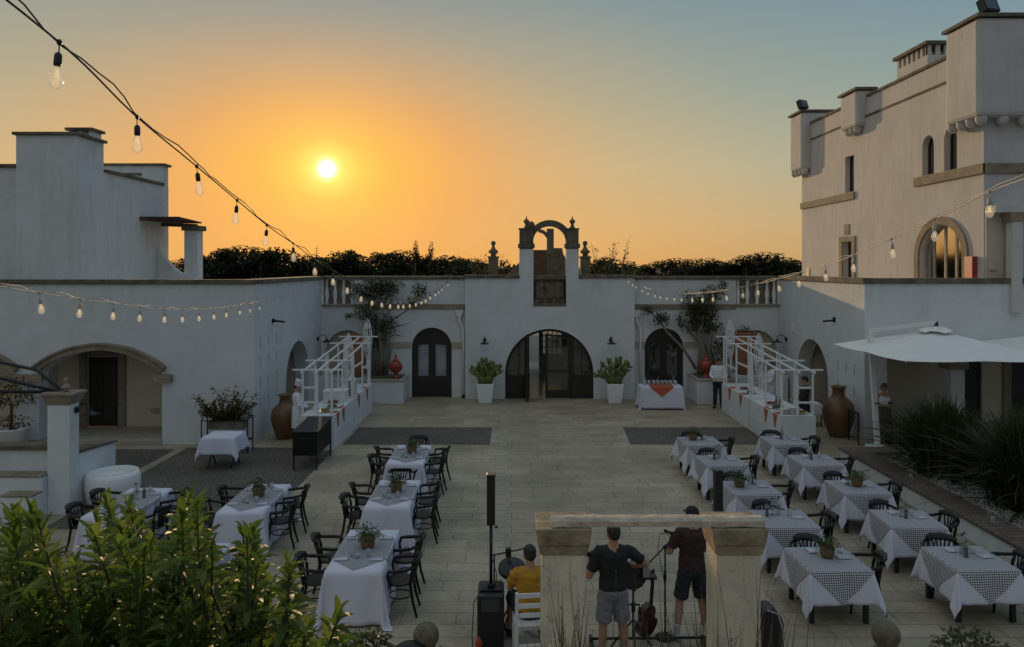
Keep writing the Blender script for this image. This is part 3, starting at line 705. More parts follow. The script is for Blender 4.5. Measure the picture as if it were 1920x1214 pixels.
pieces('impost', STONE_L, rw, [(4.65, 5.05, YR - .05, YR - .002, 1.9, 2.12), (6.56, 7.0, YR - .05, YR - .002, 1.9, 2.12)])
b = MB(); b.box(8.56, 10.14, YR + .3, YR + .45, 3.565, 4.475); b.build('balustrade_backing', STONE, rw)
for x in (8.66, 9.02, 9.40, 9.78, 10.05):
    b = MB(); baluster(b, x, YR + .14, 3.565, 4.47); b.build('baluster', WHITEP, rw)
wing_door(rw, dr0, dr1, zs, YR + .12, False)
downpipe(rw, 4.74, YR - .11, 3.2)
gooseneck(rw, (XR - .01, 27.7, 2.3), -1, 0, 1.0)
b = MB(); b.tube([(XR, 23.6, 3.3), (XR - .4, 23.5, 3.27)], .03, 8); b.box(XR - .04, XR - .002, 23.54, 23.66, 3.24, 3.4); b.build('spout', IRON, rw)
b = MB(); b.box(XR - .03, XR - .002, 26.98, 27.2, 2.62, 2.95); b.build('meter_box', WHITEP, rw)
b = MB(); b.box(XR + .52, 30, YF + .46, 40, 3.51, 3.62); b.build('roof_deck', STONE_L, rw)

for par, x, y0, y1 in ((lw, -8.5, 23.94, 26.66), (rw, 11.45, 24.1, 26.76)):
    b = MB(); b.box(x - .04, x + .04, y0, y1, .01, 2.5); b.box(x - .06, x + .06, (y0 + y1) / 2 - .05, (y0 + y1) / 2 + .05, .01, 2.49); b.build('passage_dark_panel', WOODD, par)  # added dark panel, its colour stands for the shade deep inside each arch
# ---------------------------------------------------------------- upper house on the left roof
uh = thing('upper_house', 'plain white upper storey with a stepped roofline on the left terrace roof', 'building')
b = MB()
b.box(-21, -12.56, 21.9, 27.3, 3.622, 7.9); b.box(-14.28, -12.552, 21.5, 22.95, 3.623, 8.78); b.box(-15.6, -12.565, 26.9, 27.29, 7.902, 8.62)
b.build('wall', WHITE, uh)
pieces('coping', STONE_D, uh, [(-14.36, -12.47, 21.42, 23.03, 8.783, 8.87), (-21, -14.37, 21.82, 22.1, 7.903, 8.0), (-12.85, -12.49, 23.04, 26.88, 7.903, 8.0), (-15.7, -12.48, 26.82, 27.38, 8.623, 8.71)], bevel=.01)
b = MB(); b.box(-13.72, -13.02, 23.1, 23.7, 7.902, 9.0)
for x in (-13.70, -13.40, -13.10): b.box(x, x + .07, 23.11, 23.69, 9.002, 9.2)
b.build('chimney', WHITE, uh)
b = MB(); b.box(-13.8, -12.94, 23.02, 23.78, 9.203, 9.29); b.build('chimney_cap', STONE_D, uh, bevel=.01)
b = MB(); b.box(-14.3, -13.35, 26.84, 26.898, 8.28, 8.36); b.build('vent_slot', STONE_D, uh)
b = MB(); b.ball((-13.0, 21.49, 4.55), .2, sc=(1, .15, .45)); b.build('wall_vent', WHITEP, uh)
pg = thing('rooftop_pergola', 'small rooftop pergola with one white pillar beside the left upper house', 'pergola')
b = MB(); b.box(-11.72, -11.24, 26.7, 27.15, 3.622, 6.28); b.build('pillar', WHITE, pg)
b = MB(); b.box(-11.8, -11.14, 26.62, 27.23, 6.283, 6.46); b.build('pillar_cap', STONE_D, pg, bevel=.012)
b = MB(); cur = [(-12.55, 3.63), (-11.2, 3.63), (-11.2, 4.62)] + [(-11.2 - 1.35 * t, 4.62 + .02 + 1.05 * (t ** 2.2)) for t in [i / 10 for i in range(3, 11)]]
b.slab(cur, [], (0, 26.66, 0), (1, 0, 0), (0, 0, 1), (0, -1, 0), .25); b.build('curved_wall', WHITE, pg)
b = MB(); b.bar((-12.56, 26.8, 6.5), (-11.3, 26.8, 6.46), .12, .12); b.bar((-12.56, 25.2, 6.62), (-11.35, 25.6, 6.5), .12, .12)
for i in range(12): b.bar((-12.5 + i * .11, 25.2, 6.66), (-12.5 + i * .11, 27.1, 6.58), .07, .05)
b.build('roof_slats', TWIG, pg)

# ---------------------------------------------------------------- right tower
tw = thing('tower_house', 'tall white tower house with corbelled corner turrets on the right', 'building')
TX, TY0, TY1, TZ = 13.9, 22.0, 35.8, 11.62
def yz(px, py):            # point of the tower's left face under a photo pixel
    Y = TX * F / (px - 960); return Y, CAMH - (py - 500) * Y / F
holes = []
holes.append(arch_loop(24.60, 25.30, 8.06, 9.0, .38, 12))
holes.append(arch_loop(23.33, 24.02, 8.06, 9.05, .4, 12))
holes.append([(30.35, 8.06), (31.15, 8.06), (31.15, 9.55), (30.35, 9.55)])
dd = arch_loop(23.0, 25.45, 3.7, 5.35, 1.0, 18)
holes.append([(30.5, 3.7), (31.35, 3.7), (31.35, 6.02), (30.5, 6.02)])
b = MB()
b.slab([(TY0, 3.63), (TY1, 3.63), (TY1, TZ), (TY0, TZ)], holes + [dd], (TX, 0, 0), (0, 1, 0), (0, 0, 1), (1, 0, 0), .4)
# front face with the porch opening
b.slab([(TX + .4, 3.63), (23, 3.63), (23, TZ), (TX + .4, TZ)], [], (0, TY0, 0), (1, 0, 0), (0, 0, 1), (0, 1, 0), .4)
b.box(TX, TX + .401, TY0 - .003, TY0, 3.63, TZ)
b.box(TX + .41, 22.9, 22.41, TY1, TZ - .8, TZ - .65); b.box(TX + .41, 22.99, TY1 - .3, TY1, 3.63, TZ); b.box(TX + .41, 22.9, 22.41, 35.4, 7.1, 7.3)
b.build('wall', TOWERW, tw)
pieces('coping', STONE_D, tw, [(TX - .06, TX + .45, TY0 + 1.3, 29.2, TZ + .003, TZ + .11), (TX - .06, TX + .45, 30.9, TY1 - 1.1, TZ + .003, TZ + .11), (TX + .45, 23, TY0 - .06, TY0 + .45, TZ + .003, TZ + .11)], bevel=.012)
pieces('string_course', STONE_D, tw, [(TX - .035, TX - .001, TY0 + 1.3, TY1 - 1.1, 10.86, 10.93)])
pieces('sill_band', STONE, tw, [(TX - .07, TX - .001, TY0 - .07, 25.75, 7.74, 8.04), (TX - .068, 23, TY0 - .07, TY0 - .004, 7.742, 8.038), (TX - .07, TX - .001, 30.25, TY1 + .05, 7.74, 8.04)], bevel=.01)
def turret(y0, y1, x0, x1, z0, z1, fl, nm='turret'):
    b = MB(); b.box(x0, x1, y0, y1, z0, z1)
    o = b.build(nm, TOWERW, tw, bevel=.12 if nm == 'turret' else .05)
    c = MB(); c.box(x0 - .07, x1 + .07, y0 - .07, y1 + .07, z1 + .003, z1 + .1); c.build('coping', STONE_D, o)
    return o
t1 = turret(TY0 - .42, TY0 + 1.25, TX - .42, 17.0, 9.36, 12.22, 0)
t2 = turret(TY1 - 1.05, TY1 + .42, TX - .42, TX + 1.0, 9.55, 12.2, 0)
t3 = turret(29.35, 30.85, TX - .36, TX + .38, 10.55, 11.95, 0)
def corbels(parent, pts, z, r=.2):
    for x, y in pts:
        b = MB(); b.ball((x, y, z), r, 14, 9, sc=(1, 1, 1.25)); b.build('corbel', TOWERW, parent)
corbels(t1, [(TX - .2, TY0 - .2 + i * .46) for i in range(4)] + [(TX - .2 + .62 * i, TY0 - .2) for i in range(1, 6)], 9.32, .165)
corbels(t2, [(TX - .2, TY1 - .9 + i * .42) for i in range(4)], 9.5, .165)
corbels(t3, [(TX - .14, 29.7), (TX - .14, 30.1), (TX - .14, 30.5)], 10.5, .165)
# windows
def win_fill(loop, x, frame_m):
    b = MB(); inner = [( (p[0] - sum(q[0] for q in loop) / len(loop)) * .82 + sum(q[0] for q in loop) / len(loop), (p[1] - (min(q[1] for q in loop) + max(q[1] for q in loop)) / 2) * .9 + (min(q[1] for q in loop) + max(q[1] for q in loop)) / 2) for p in loop]
    b.slab(loop, [inner], (x, 0, 0), (0, 1, 0), (0, 0, 1), (1, 0, 0), .05)
    ym = (min(p[0] for p in loop) + max(p[0] for p in loop)) / 2
    b.box(x - .012, x - .001, ym - .025, ym + .025, min(p[1] for p in loop), max(p[1] for p in loop) - .05)
    o = b.build('window', frame_m, tw)
    g = MB(); g.slab(loop, [], (x + .03, 0, 0), (0, 1, 0), (0, 0, 1), (1, 0, 0), .006); g.build('pane', PANE, o)
    k = MB(); k.slab(loop, [], (x + .14, 0, 0), (0, 1, 0), (0, 0, 1), (1, 0, 0), .01); k.build('blind', WOODD, o)
for h in holes[:3]: win_fill(h, TX + .2, WOODD)
b = MB(); b.box(TX + .22, TX + .28, 30.5, 31.35, 3.7, 6.02); b.build('door', WOODD, tw)
b = MB(); b.box(TX - .05, TX - .001, 30.2, 31.65, 6.03, 6.24); b.box(TX - .05, TX - .001, 30.2, 30.49, 3.64, 6.029); b.box(TX - .05, TX - .001, 31.36, 31.65, 3.64, 6.029); b.box(TX - .03, TX - .001, 30.75, 31.2, 6.32, 6.75); b.build('door_surround', STONE, tw)
# arched terrace doors with stone surround
b = MB(); b.slab(arc(24.225, 5.35, 1.24, 0, 180, 22, 1.01) + [(22.985, 3.64), (22.72, 3.64)] + arc(24.225, 5.35, 1.505, 180, 0, 22, 1.26) + [(25.73, 3.64), (25.465, 3.64)], [], (TX - .06, 0, 0), (0, 1, 0), (0, 0, 1), (1, 0, 0), .058); b.build('arch_surround', STONE, tw)
b = MB()
for y in (23.0, 23.6, 24.2, 24.85, 25.36): b.box(TX + .16, TX + .22, y, y + .09, 3.7, 6.3 if 23.4 < y < 25 else 5.9)
b.slab(dd, [[(p[0] * .93 + 24.225 * .07, p[1] * .95 + 4.9 * .05) for p in dd]], (TX + .15, 0, 0), (0, 1, 0), (0, 0, 1), (1, 0, 0), .075)
o = b.build('terrace_door', STONE_L, tw)
g = MB(); g.slab(dd, [], (TX + .19, 0, 0), (0, 1, 0), (0, 0, 1), (1, 0, 0), .006); g.build('pane', glass_mat('mirror_glass', (.12, .12, .11), .5, .06), o)
b = MB(); b.box(TX - .16, TX - .001, 22.3, 22.68, 4.62, 5.3); b.build('fire_hose_cabinet', mat('red_metal', (.30, .035, .03), .5), tw)
b = MB(); b.box(TX - .04, TX - .001, 34.85, 35.15, 4.4, 4.95); b.build('plaque', mat('ochre_sign', (.50, .34, .06), .6), tw)
b = MB(); b.box(TX + .01, 15.2, 21.45, 21.992, 6.56, 6.76); b.build('porch_canopy', TOWERW, tw)
b = MB(); b.box(14.39, 14.68, 21.47, 21.76, 3.67, 6.28); b.build('porch_pillar', TOWERW, tw)
b = MB(); b.box(14.33, 14.74, 21.46, 21.82, 6.283, 6.557); b.build('porch_capital', STONE, tw)
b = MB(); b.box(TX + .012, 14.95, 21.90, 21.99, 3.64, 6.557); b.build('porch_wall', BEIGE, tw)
b = MB(); b.ball((14.1, 21.89, 4.9), .12, sc=(1, .2, .5)); b.build('wall_vent', STONE_L, tw)
# chimney and floodlights
b = MB(); b.box(TX + .9, TX + 2.3, 26.6, 28.7, TZ - .64, 12.55)
for i in range(7): b.box(TX + .9, TX + 1.0, 26.6 + i * .327, 26.6 + i * .327 + .14, 12.552, 12.9)
for i in range(5): b.box(TX + .9 + i * .31, TX + .9 + i * .31 + .15, 26.601, 26.7, 12.553, 12.9)
b.box(TX + 1.1, TX + 2.2, 26.8, 28.6, 12.553, 12.7)
o = b.build('chimney', TOWERW, tw); b = MB(); b.box(TX + .78, TX + 2.42, 26.48, 28.82, 12.902, 13.02); b.build('chimney_cap', STONE_D, o)
def flood(p, rz, s=1.0):
    M = Matrix.Translation(p) @ Matrix.Rotation(rz, 4, 'Z')
    b = MB(); b.bar(M @ Vector((0, 0, 0)), M @ Vector((0, 0, .16 * s)), .06 * s, mi=0); b.bar(M @ Vector((-.24 * s, 0, .16 * s)), M @ Vector((.24 * s, 0, .16 * s)), .05 * s)
    T = M @ Matrix.Translation((0, 0, .38 * s)) @ Matrix.Rotation(R(-20), 4, 'X')
    b.box(-.26 * s, .26 * s, -.12 * s, .1 * s, -.2 * s, .2 * s, M=T)
    o = b.build('floodlight', IRON_P, tw)
    g = MB(); g.box(-.22 * s, .22 * s, -.135 * s, -.121 * s, -.16 * s, .16 * s, M=T); g.build('floodlight_glass', mat('lamp_glass', (.06, .06, .065), .1), o)
flood(Vector((TX + .25, TY0 + .2, 12.32)), R(15), 1.05); flood(Vector((TX - .1, TY1 - .3, 12.3)), R(30), 1.0)
# ---------------------------------------------------------------- foliage helper
def leaf(b, p, d, ln, wd, droop=.25, mi=0, fold=.25, roll=None):
    """one lance-shaped leaf: 6 faces, folded along its midrib and arching"""
    p = Vector(p); d = Vector(d).normalized()
    up = Vector((0, 0, 1)); s = d.cross(up)
    if s.length < .05: s = Vector((1, 0, 0))
    s.normalize(); u = s.cross(d).normalized()
    if roll: q = Quaternion(d, roll); s = q @ s; u = q @ u
    vs = []
    for t, w in ((0, .18), (.35, 1.0), (.7, .72)):
        c = p + d * ln * t - up * droop * ln * t * t
        vs += [c + s * wd * w * .5 + u * wd * w * fold, c, c - s * wd * w * .5 + u * wd * w * fold]
    vs.append(p + d * ln - up * droop * ln)
    b.add(vs, [(0, 1, 4, 3), (1, 2, 5, 4), (3, 4, 7, 6), (4, 5, 8, 7), (6, 7, 9), (7, 8, 9)], mi, True)

def rdir(zmin=-1, zmax=1):
    z = random.uniform(zmin, zmax); a = random.uniform(0, 2 * pi); r = math.sqrt(max(0, 1 - z * z))
    return Vector((r * cos(a), r * sin(a), z))

# ---------------------------------------------------------------- bentwood armchair (faces +Y)
def make_chair():
    t = thing('bentwood_armchair', 'black bentwood armchair', 'chair')
    b = MB(); b.lathe([(1e-5, .44), (.19, .44), (.215, .45), (.215, .47), (.20, .478), (.17, .468), (1e-5, .462)], (0, .0, 0), 22, sy=1.0); b.build('seat', CHAIRM, t)
    for s in (-1, 1):
        b = MB(); b.tube([(s * .15, .16, .45), (s * .17, .185, .22), (s * .19, .205, 0)], [.024, .021, .017], 7); b.build('leg', CHAIRM, t)
        b = MB(); b.tube([(s * .17, -.22, .765), (s * .185, -.185, .62), (s * .165, -.165, .45), (s * .17, -.2, .22), (s * .19, -.26, 0)], [.021, .023, .024, .021, .017], 7); b.build('leg', CHAIRM, t)
        b = MB(); b.tube([(s * .19, -.235, .74), (s * .262, -.14, .705), (s * .285, .02, .69), (s * .27, .13, .68), (s * .235, .15, .60), (s * .20, .12, .46)], [.023, .026, .028, .026, .020, .017], 7); b.build('armrest', CHAIRM, t)
    b = MB()
    b.tube([(-.20, -.20, .765), (-.13, -.262, .785), (0, -.29, .79), (.13, -.262, .785), (.20, -.20, .765)], [.021] * 5, 8, ry=[.04, .055, .06, .055, .04])
    for i in range(5):
        u = (i - 2) / 2
        b.tube([(u * .135, -.275 + .03 * u * u, .77), (u * .085, -.235 + .02 * u * u, .62), (u * .06, -.185, .47)], [.013, .015, .013], 5)
    b.build('backrest', CHAIRM, t)
    b = MB(); b.tube([(.155 * cos(a), .165 * sin(a) + .0, .25 + .0 * a) for a in [2 * pi * i / 20 for i in range(21)]], .010, 6, caps=False); b.build('stretcher', CHAIRM, t)
    return t
CHAIR0 = make_chair(); CH_USED = [False]
CG = 'bentwood armchairs around the tables'
def place_chair(x, y, rz, label):
    if not CH_USED[0]:
        CH_USED[0] = True; o = CHAIR0; o.location = (x, y, 0.004); o.rotation_euler = (0, 0, rz); o['label'] = label; o['group'] = CG
        return o
    return dup(CHAIR0, (x, y, .004), rz, label, CG)

# ---------------------------------------------------------------- draped cloths
def drape(u, v, a, b_, h, off, flare=.13, rip=.02, ph=0.0, floor=.012):
    cu = max(-a, min(a, u)); cv = max(-b_, min(b_, v)); du, dv = u - cu, v - cv
    d = math.hypot(du, dv)
    if d < 1e-6: return Vector((u, v, h + off + .0015 * sin(u * 9 + ph) * sin(v * 7)))
    nx, ny = du / d, dv / d
    e = min(1, d / .06)
    o = off + .012 * e + flare * d * (1 + .9 * abs(2 * nx * ny))
    sarc = cu * 9 + cv * 11
    o += rip * min(1, d / .35) * (sin(sarc + ph) + .6 * sin(2.3 * sarc + 1.7 * ph)) * (1 - abs(2 * nx * ny))
    if abs(nx * ny) > .01: o += .10 * d * (.5 - .5 * cos(8 * math.atan2(abs(ny), abs(nx)))) * .9
    z = h + off - max(0, d - .012) * .985
    if z < floor: o += (floor - z) * .5; z = floor + off * .3 + .004 * sin(sarc * 2)
    return Vector((cu + nx * o, cv + ny * o, z))

def spaced(c, a, n_in, n_out):
    """grid lines from -c to c with extra lines at +-a"""
    L_ = [-c + (c - a) * i / n_out for i in range(n_out)] + [-a + 2 * a * i / n_in for i in range(n_in)] + [a + (c - a) * i / n_out for i in range(n_out + 1)]
    return L_
def cloth_mesh(name, a, b_, h, drop, mat_, off=.004, ph=0, rip=.02, flare=.13):
    us, vs = spaced(a + drop, a, 12, 12), spaced(b_ + drop, b_, 18, 12)
    m = MB(); m.grid([[drape(u, v, a, b_, h, off, flare, rip, ph) for u in us] for v in vs])
    o = m.build(name, mat_, recalc=True)
    sd = o.modifiers.new('thick', 'SOLIDIFY'); sd.thickness = .003; sd.offset = -1
    return o
GING = check_mat('gingham_dark', (.085, .08, .08), (.60, .60, .63), 1)
GING_L = check_mat('gingham_grey', (.20, .20, .205), (.42, .42, .43), 1)
def set_uv(o, uvs, sc):
    me = o.data; l = me.uv_layers.new(name='UVMap')
    for lp in me.loops: l.data[lp.index].uv = (uvs[lp.vertex_index][0] * sc, uvs[lp.vertex_index][1] * sc)
def overlay_square(a, h, reach, ph):
    s = (a + reach) / math.sqrt(2); n = 44; uv = []; rows = []
    for i in range(n + 1):
        r = []
        for j in range(n + 1):
            p, q = -s + 2 * s * i / n, -s + 2 * s * j / n
            u, v = (p + q) / math.sqrt(2), (p - q) / math.sqrt(2)
            r.append(drape(u, v, a, a, h, .011, .13, .02, ph)); uv.append((p, q))
        rows.append(r)
    m = MB(); m.grid(rows); o = m.build('checked_cloth', GING); set_uv(o, uv, 1 / .023)
    return o
def overlay_long(a, b_, h):
    rows = []; uv = []; n = 18; vs = [-.8 + 1.6 * i / 40 for i in range(41)]
    for v in vs:
        w = max(.002, min(.80 - abs(v), a + .10)); r = []
        for j in range(n + 1):
            u = -w + 2 * w * j / n; r.append(drape(u, v, a, b_, h, .009, .065, .004, 0)); uv.append((u, v))
        rows.append(r)
    m = MB(); m.grid(rows); o = m.build('checked_runner', GING_L); set_uv(o, [((p + q) * .7071, (p - q) * .7071) for p, q in uv], 1 / .023)
    return o

# ---------------------------------------------------------------- tables
TH = .74
def make_table(a, b_, label):
    t = thing('dining_table', label, 'table')
    b = MB(); b.box(-a, a, -b_, b_, TH - .035, TH); b.build('tabletop', WOODD, t)
    for sx in (-1, 1):
        for sy in (-1, 1):
            b = MB(); b.box(sx * (a - .05) - .03, sx * (a - .05) + .03, sy * (b_ - .05) - .03, sy * (b_ - .05) + .03, 0, TH - .036); b.build('leg', IRON_P, t)
    return t
# small things set on the tables, each built once
def make_herb(lab, s=1.0, seed=1):
    random.seed(seed)
    t = thing('potted_herb', lab, 'plant')
    b = MB(); b.lathe([(.072, 0), (.085, .04), (.092, .12), (.088, .135), (.08, .135), (.075, .11)], (0, 0, 0), 16); b.build('pot', WICK, t)
    b = MB()
    for i in range(150):
        d = rdir(.0, 1); d.z *= .9
        p = Vector((0, 0, .12)) + Vector((d.x * .07, d.y * .07, d.z * .07)) * random.uniform(.3, 1.0) + d * random.uniform(0, .11)
        leaf(b, p, d + rdir() * .6, random.uniform(.035, .065), random.uniform(.02, .032), .4)
    b.build('foliage', POTLEAF, t)
    return t
HERB = [make_herb('potted herb', 1, 3), make_herb('potted herb', 1, 9)]
def make_bottle(h, r, m1, m2, nm, lab, cat):
    t = thing(nm, lab, cat)
    b = MB(); b.lathe([(r, 0), (r, h * .58), (r * .85, h * .66), (r * .36, h * .78), (r * .34, h * .93)], (0, 0, 0), 14); b.build('bottle_body', m1, t)
    b = MB(); b.lathe([(r * .42, h * .91), (r * .42, h), (r * .2, h * 1.01)], (0, 0, 0), 10); b.build('bottle_cap', m2, t)
    return t
OILG = glass_mat('pale_bottle_glass', (.72, .78, .76), .16, .05)
OILD = glass_mat('dark_bottle_glass', (.18, .12, .04), .22, .06)
BOT = [make_bottle(.29, .038, OILG, IRON_P, 'water_bottle', 'b', 'bottle'), make_bottle(.23, .030, OILD, IRON_P, 'oil_bottle', 'b', 'bottle')]
def make_glass():
    o_ = MB(); o_.lathe([(.03, .0), (.034, .003), (.036, .10), (.034, .10), (.031, .008), (1e-5, .008)], (0, 0, 0), 14)
    return o_.build('tumbler', CLEARG)
GLASS = make_glass(); tag(GLASS, None, 'glass')
STEEL = mat('cutlery_steel', (.6, .6, .6), .25, 1)
def make_setting():
    t = thing('place_setting', 'folded napkin with cutlery', 'napkin')
    b = MB(); b.box(-.055, .055, -.10, .10, 0, .008); b.box(-.053, .05, -.097, .095, .0085, .013); b.build('napkin', LINEN, t, bevel=.003)
    b = MB(); b.tube([(-.03, -.105, .018), (-.03, .0, .017), (-.03, .05, .016)], [.004, .003, .003], 5); b.box(-.041, -.019, .05, .10, .0145, .017); b.build('fork', STEEL, t)
    b = MB(); b.tube([(.02, -.105, .018), (.02, .0, .017)], [.005, .004], 5); b.box(.012, .03, 0, .105, .0145, .0165); b.build('knife', STEEL, t)
    return t
SETT = make_setting()
def make_candle():
    t = thing('candle_glass', 'candle', 'candle')
    b = MB(); b.lathe([(.03, 0), (.036, .06), (.034, .06), (.028, .006), (1e-5, .006)], (0, 0, 0), 12); b.build('holder', CLEARG, t)
    b = MB(); b.lathe([(.026, .007), (.028, .04), (1e-5, .042)], (0, 0, 0), 12); b.build('wax', LINEN, t)
    return t
CAND = make_candle()
PROTO = {'herb0': HERB[0], 'herb1': HERB[1], 'bottle0': BOT[0], 'bottle1': BOT[1], 'glass': GLASS, 'set': SETT, 'candle': CAND}
USED = set()
def put(kind, p, rz, label, group, sc=1.0):
    o = PROTO[kind]
    if kind in USED: return dup(o, p, rz, label, group, sc)
    USED.add(kind); o.location = p; o.rotation_euler = (0, 0, rz); o.scale = (sc, sc, sc); o['label'] = label; o['group'] = group
    return o

def long_table(x, y, ph, plant, sides, extra=(), rot=0.0):
    a, b_ = .385, .83
    t = make_table(a, b_, 'dark long table under white linen, ' + ph.split(',')[0]); t.location = (x, y, .004); t['group'] = 'long tables'
    c = cloth_mesh('tablecloth', a + .006, b_ + .006, TH + .004, .74, LINEN, .004, x * 3 + y, .02, .065); c.location = (x, y, 0)
    tag(c, 'floor length white cloth draped over ' + ph, 'tablecloth', 'white cloths on the long tables')
    r = overlay_long(a + .006, b_ + .006, TH + .004); r.location = (x, y, 0); tag(r, 'grey checked runner with pointed ends along ' + ph, 'runner', 'checked runners')
    z = TH + .022
    for sx, sn in ((-1, 'left'), (1, 'right')):
        for sy, en in ((-.42, 'nearer'), (.42, 'farther')):
            if (sn, en) in sides:
                place_chair(x + sx * (a + .20) + random.uniform(-.03, .03), y + sy + random.uniform(-.04, .04), R(90) * sx + R(random.uniform(-15, 15)), 'black armchair, %s side, %s end, of %s' % (sn, en, ph))
            put('set', (x + sx * .26, y + sy, z), R(90) * sx, 'napkin, %s side, %s end, of %s' % (sn, en, ph), 'napkins on the tables')
            put('glass', (x + sx * .12, y + sy + .12, z), 0, 'tumbler by the %s %s napkin of %s' % (en, sn, ph), 'tumblers on the tables')
    if plant:
        put(plant, (x + .04, y + .05, z), random.uniform(0, 6), 'leafy herb in a wicker pot on ' + ph, 'potted herbs on the tables', 1.25)
        put('bottle0', (x - .06, y + .23, z), 0, 'pale glass bottle behind the herb pot on ' + ph, 'water bottles on the tables')
    put('candle', (x - .03, y - .36, z), 0, 'small white candle glass on ' + ph, 'candle glasses')
    for e in extra:
        place_chair(*e)

def checked_table(x, y, ph, items, proto=[]):
    a = .43
    t = make_table(a, a, 'square dark table, ' + ph); t.location = (x, y, .004); t['group'] = 'square tables'
    k = len(proto)
    if k < 4:
        p_ = .7 + 1.9 * k
        c = cloth_mesh('tablecloth', a + .006, a + .006, TH + .004, .46 + .02 * (k % 2), LINEN, .004, p_, .022)
        g = overlay_square(a + .006, TH + .004, .48, p_); proto.append((c, g))
    else:
        src = proto[random.randrange(4)]; proto.append(src)
        c, g = src[0].copy(), src[1].copy(); COL.objects.link(c); COL.objects.link(g)
    c.location = (x, y, 0); g.location = (x, y, 0)
    c.rotation_euler = g.rotation_euler = (0, 0, R(random.choice((0, 90, 180, 270)) + random.uniform(-4, 4)))
    tag(c, 'white undercloth with hanging points on ' + ph, 'tablecloth', 'white undercloths'); tag(g, 'black and white checked cloth laid diagonally on ' + ph, 'tablecloth', 'checked cloths')
    z = TH + .024
    put('set', (x + .25, y + .02, z), R(90), 'white napkin with cutlery at the right edge of ' + ph, 'napkins on the tables')
    put('set', (x - .12, y + .28, z), R(180), 'white napkin with cutlery at the far edge of ' + ph, 'napkins on the tables')
    put('glass', (x + .14, y + .14, z), 0, 'clear tumbler on ' + ph, 'tumblers on the tables')
    for k, dx, dy in items:
        if k.startswith('herb'): put(k, (x + dx, y + dy, z), random.uniform(0, 6), 'leafy herb in a wicker pot on ' + ph, 'potted herbs on the tables', 1.15)
        elif k == 'bottle0': put(k, (x + dx, y + dy, z), 0, 'pale glass water bottle on ' + ph, 'water bottles on the tables')
        elif k == 'bottle1': put(k, (x + dx, y + dy, z), 0, 'dark oil bottle on ' + ph, 'oil bottles on the tables')
    place_chair(x + .55 + random.uniform(-.02, .02), y + .04, R(90) + R(random.uniform(-18, 18)), 'black armchair at the right of ' + ph)
    place_chair(x - .10 + random.uniform(-.05, .05), y + .50, R(180) + R(random.uniform(-22, 22)), 'black armchair at the far side of ' + ph)

random.seed(21)
ALL4 = [('left', 'nearer'), ('left', 'farther'), ('right', 'nearer'), ('right', 'farther')]
N1, N2, N3 = 'the nearest long table, centre row', 'the second long table, centre row', 'the farthest long table, centre row'
long_table(-2.22, 11.23, N1, 'herb0', ALL4)
long_table(-2.22, 14.03, N2, 'herb1', ALL4)
long_table(-2.32, 16.95, N3, 'herb0', ALL4, [(-2.3, 15.72, 0, 'black armchair at the near end of ' + N3), (-2.3, 18.2, R(180), 'black armchair at the far end of ' + N3)])
long_table(-4.72, 13.75, 'the flowered long table behind the bush tip', 'herb1', ALL4)
long_table(-6.92, 13.5, 'the long table beside the round white tub', None, ALL4)
put('bottle0', (-6.85, 13.6, TH + .022), 0, 'pale glass bottle on the long table beside the white tub', 'water bottles on the tables')
put('bottle1', (-6.75, 13.7, TH + .022), 0, 'dark bottle on the long table beside the white tub', 'oil bottles on the tables')
long_table(-4.72, 10.65, 'the long table half hidden in the bush', None, ALL4)
files = [('left', 4.58, [(10.85, 'nearest', [('herb0', .02, .05)]), (12.58, 'second', [('bottle0', -.14, .16), ('bottle0', -.02, .2), ('bottle1', -.25, .1)]), (14.36, 'third', [('herb1', -.2, .02), ('bottle0', .05, .18), ('bottle1', .13, .22)]), (16.37, 'fourth', [('bottle0', -.06, .12), ('bottle1', -.14, .02), ('bottle0', .02, .2)]), (18.17, 'farthest', [('herb0', -.15, .1), ('bottle1', .06, .1)])]),
         ('right', 6.66, [(10.88, 'nearest', [('bottle0', -.02, .14), ('bottle0', .05, .2), ('bottle1', -.03, .02)]), (12.58, 'second', [('bottle0', -.05, .1), ('bottle1', -.02, .0)]), (14.4, 'third', [('herb1', .0, .02), ('bottle0', -.14, .1)]), (16.4, 'fourth', [('bottle0', -.06, .14), ('bottle1', -.08, .02)]), (18.25, 'farthest', [('bottle1', -.05, .1), ('bottle0', .0, .16)])])]
for side, x, lst in files:
    for y, nth, items in lst:
        checked_table(x, y, 'the %s checked table, %s file' % (nth, side), items)
# ---------------------------------------------------------------- side furniture of the court
TERRA_L = TERRA
def cloth_box_table(name, lab, x0, x1, y0, y1, h, drop, cat='table', ph=0, flare=.13):
    a, b_ = (x1 - x0) / 2, (y1 - y0) / 2
    t = thing(name, lab, cat, ((x0 + x1) / 2, (y0 + y1) / 2, .004))
    b = MB(); b.box(-a, a, -b_, b_, h - .03, h); b.build('tabletop', WOODD, t)
    for sx in (-1, 1):
        b = MB(); b.tube([(sx * (a - .08), -b_ + .08, h - .03), (sx * (a - .08), b_ - .1, .0)], .018, 6); b.tube([(sx * (a - .1), b_ - .08, h - .03), (sx * (a - .1), -b_ + .1, .0)], .018, 6); b.build('leg', IRON, t)
    c = cloth_mesh('tablecloth', a + .005, b_ + .005, h + .004, drop, LINEN, .004, ph, .02, flare); c.location = ((x0 + x1) / 2, (y0 + y1) / 2, .004)
    return t, c
t, c = cloth_box_table('side_table', 'small folding table under white linen by the left wall', -7.62, -6.85, 18.35, 19.1, .78, .42, ph=2)
tag(c, 'white cloth with hanging corners on the small side table by the left wall', 'tablecloth')
t, c = cloth_box_table('drinks_table', 'folding drinks table before the right arched door', 4.52, 5.94, 26.05, 26.65, .80, .79, ph=5, flare=.02)
tag(c, 'floor length white cloth on the drinks table by the arched door', 'tablecloth')
b = MB()
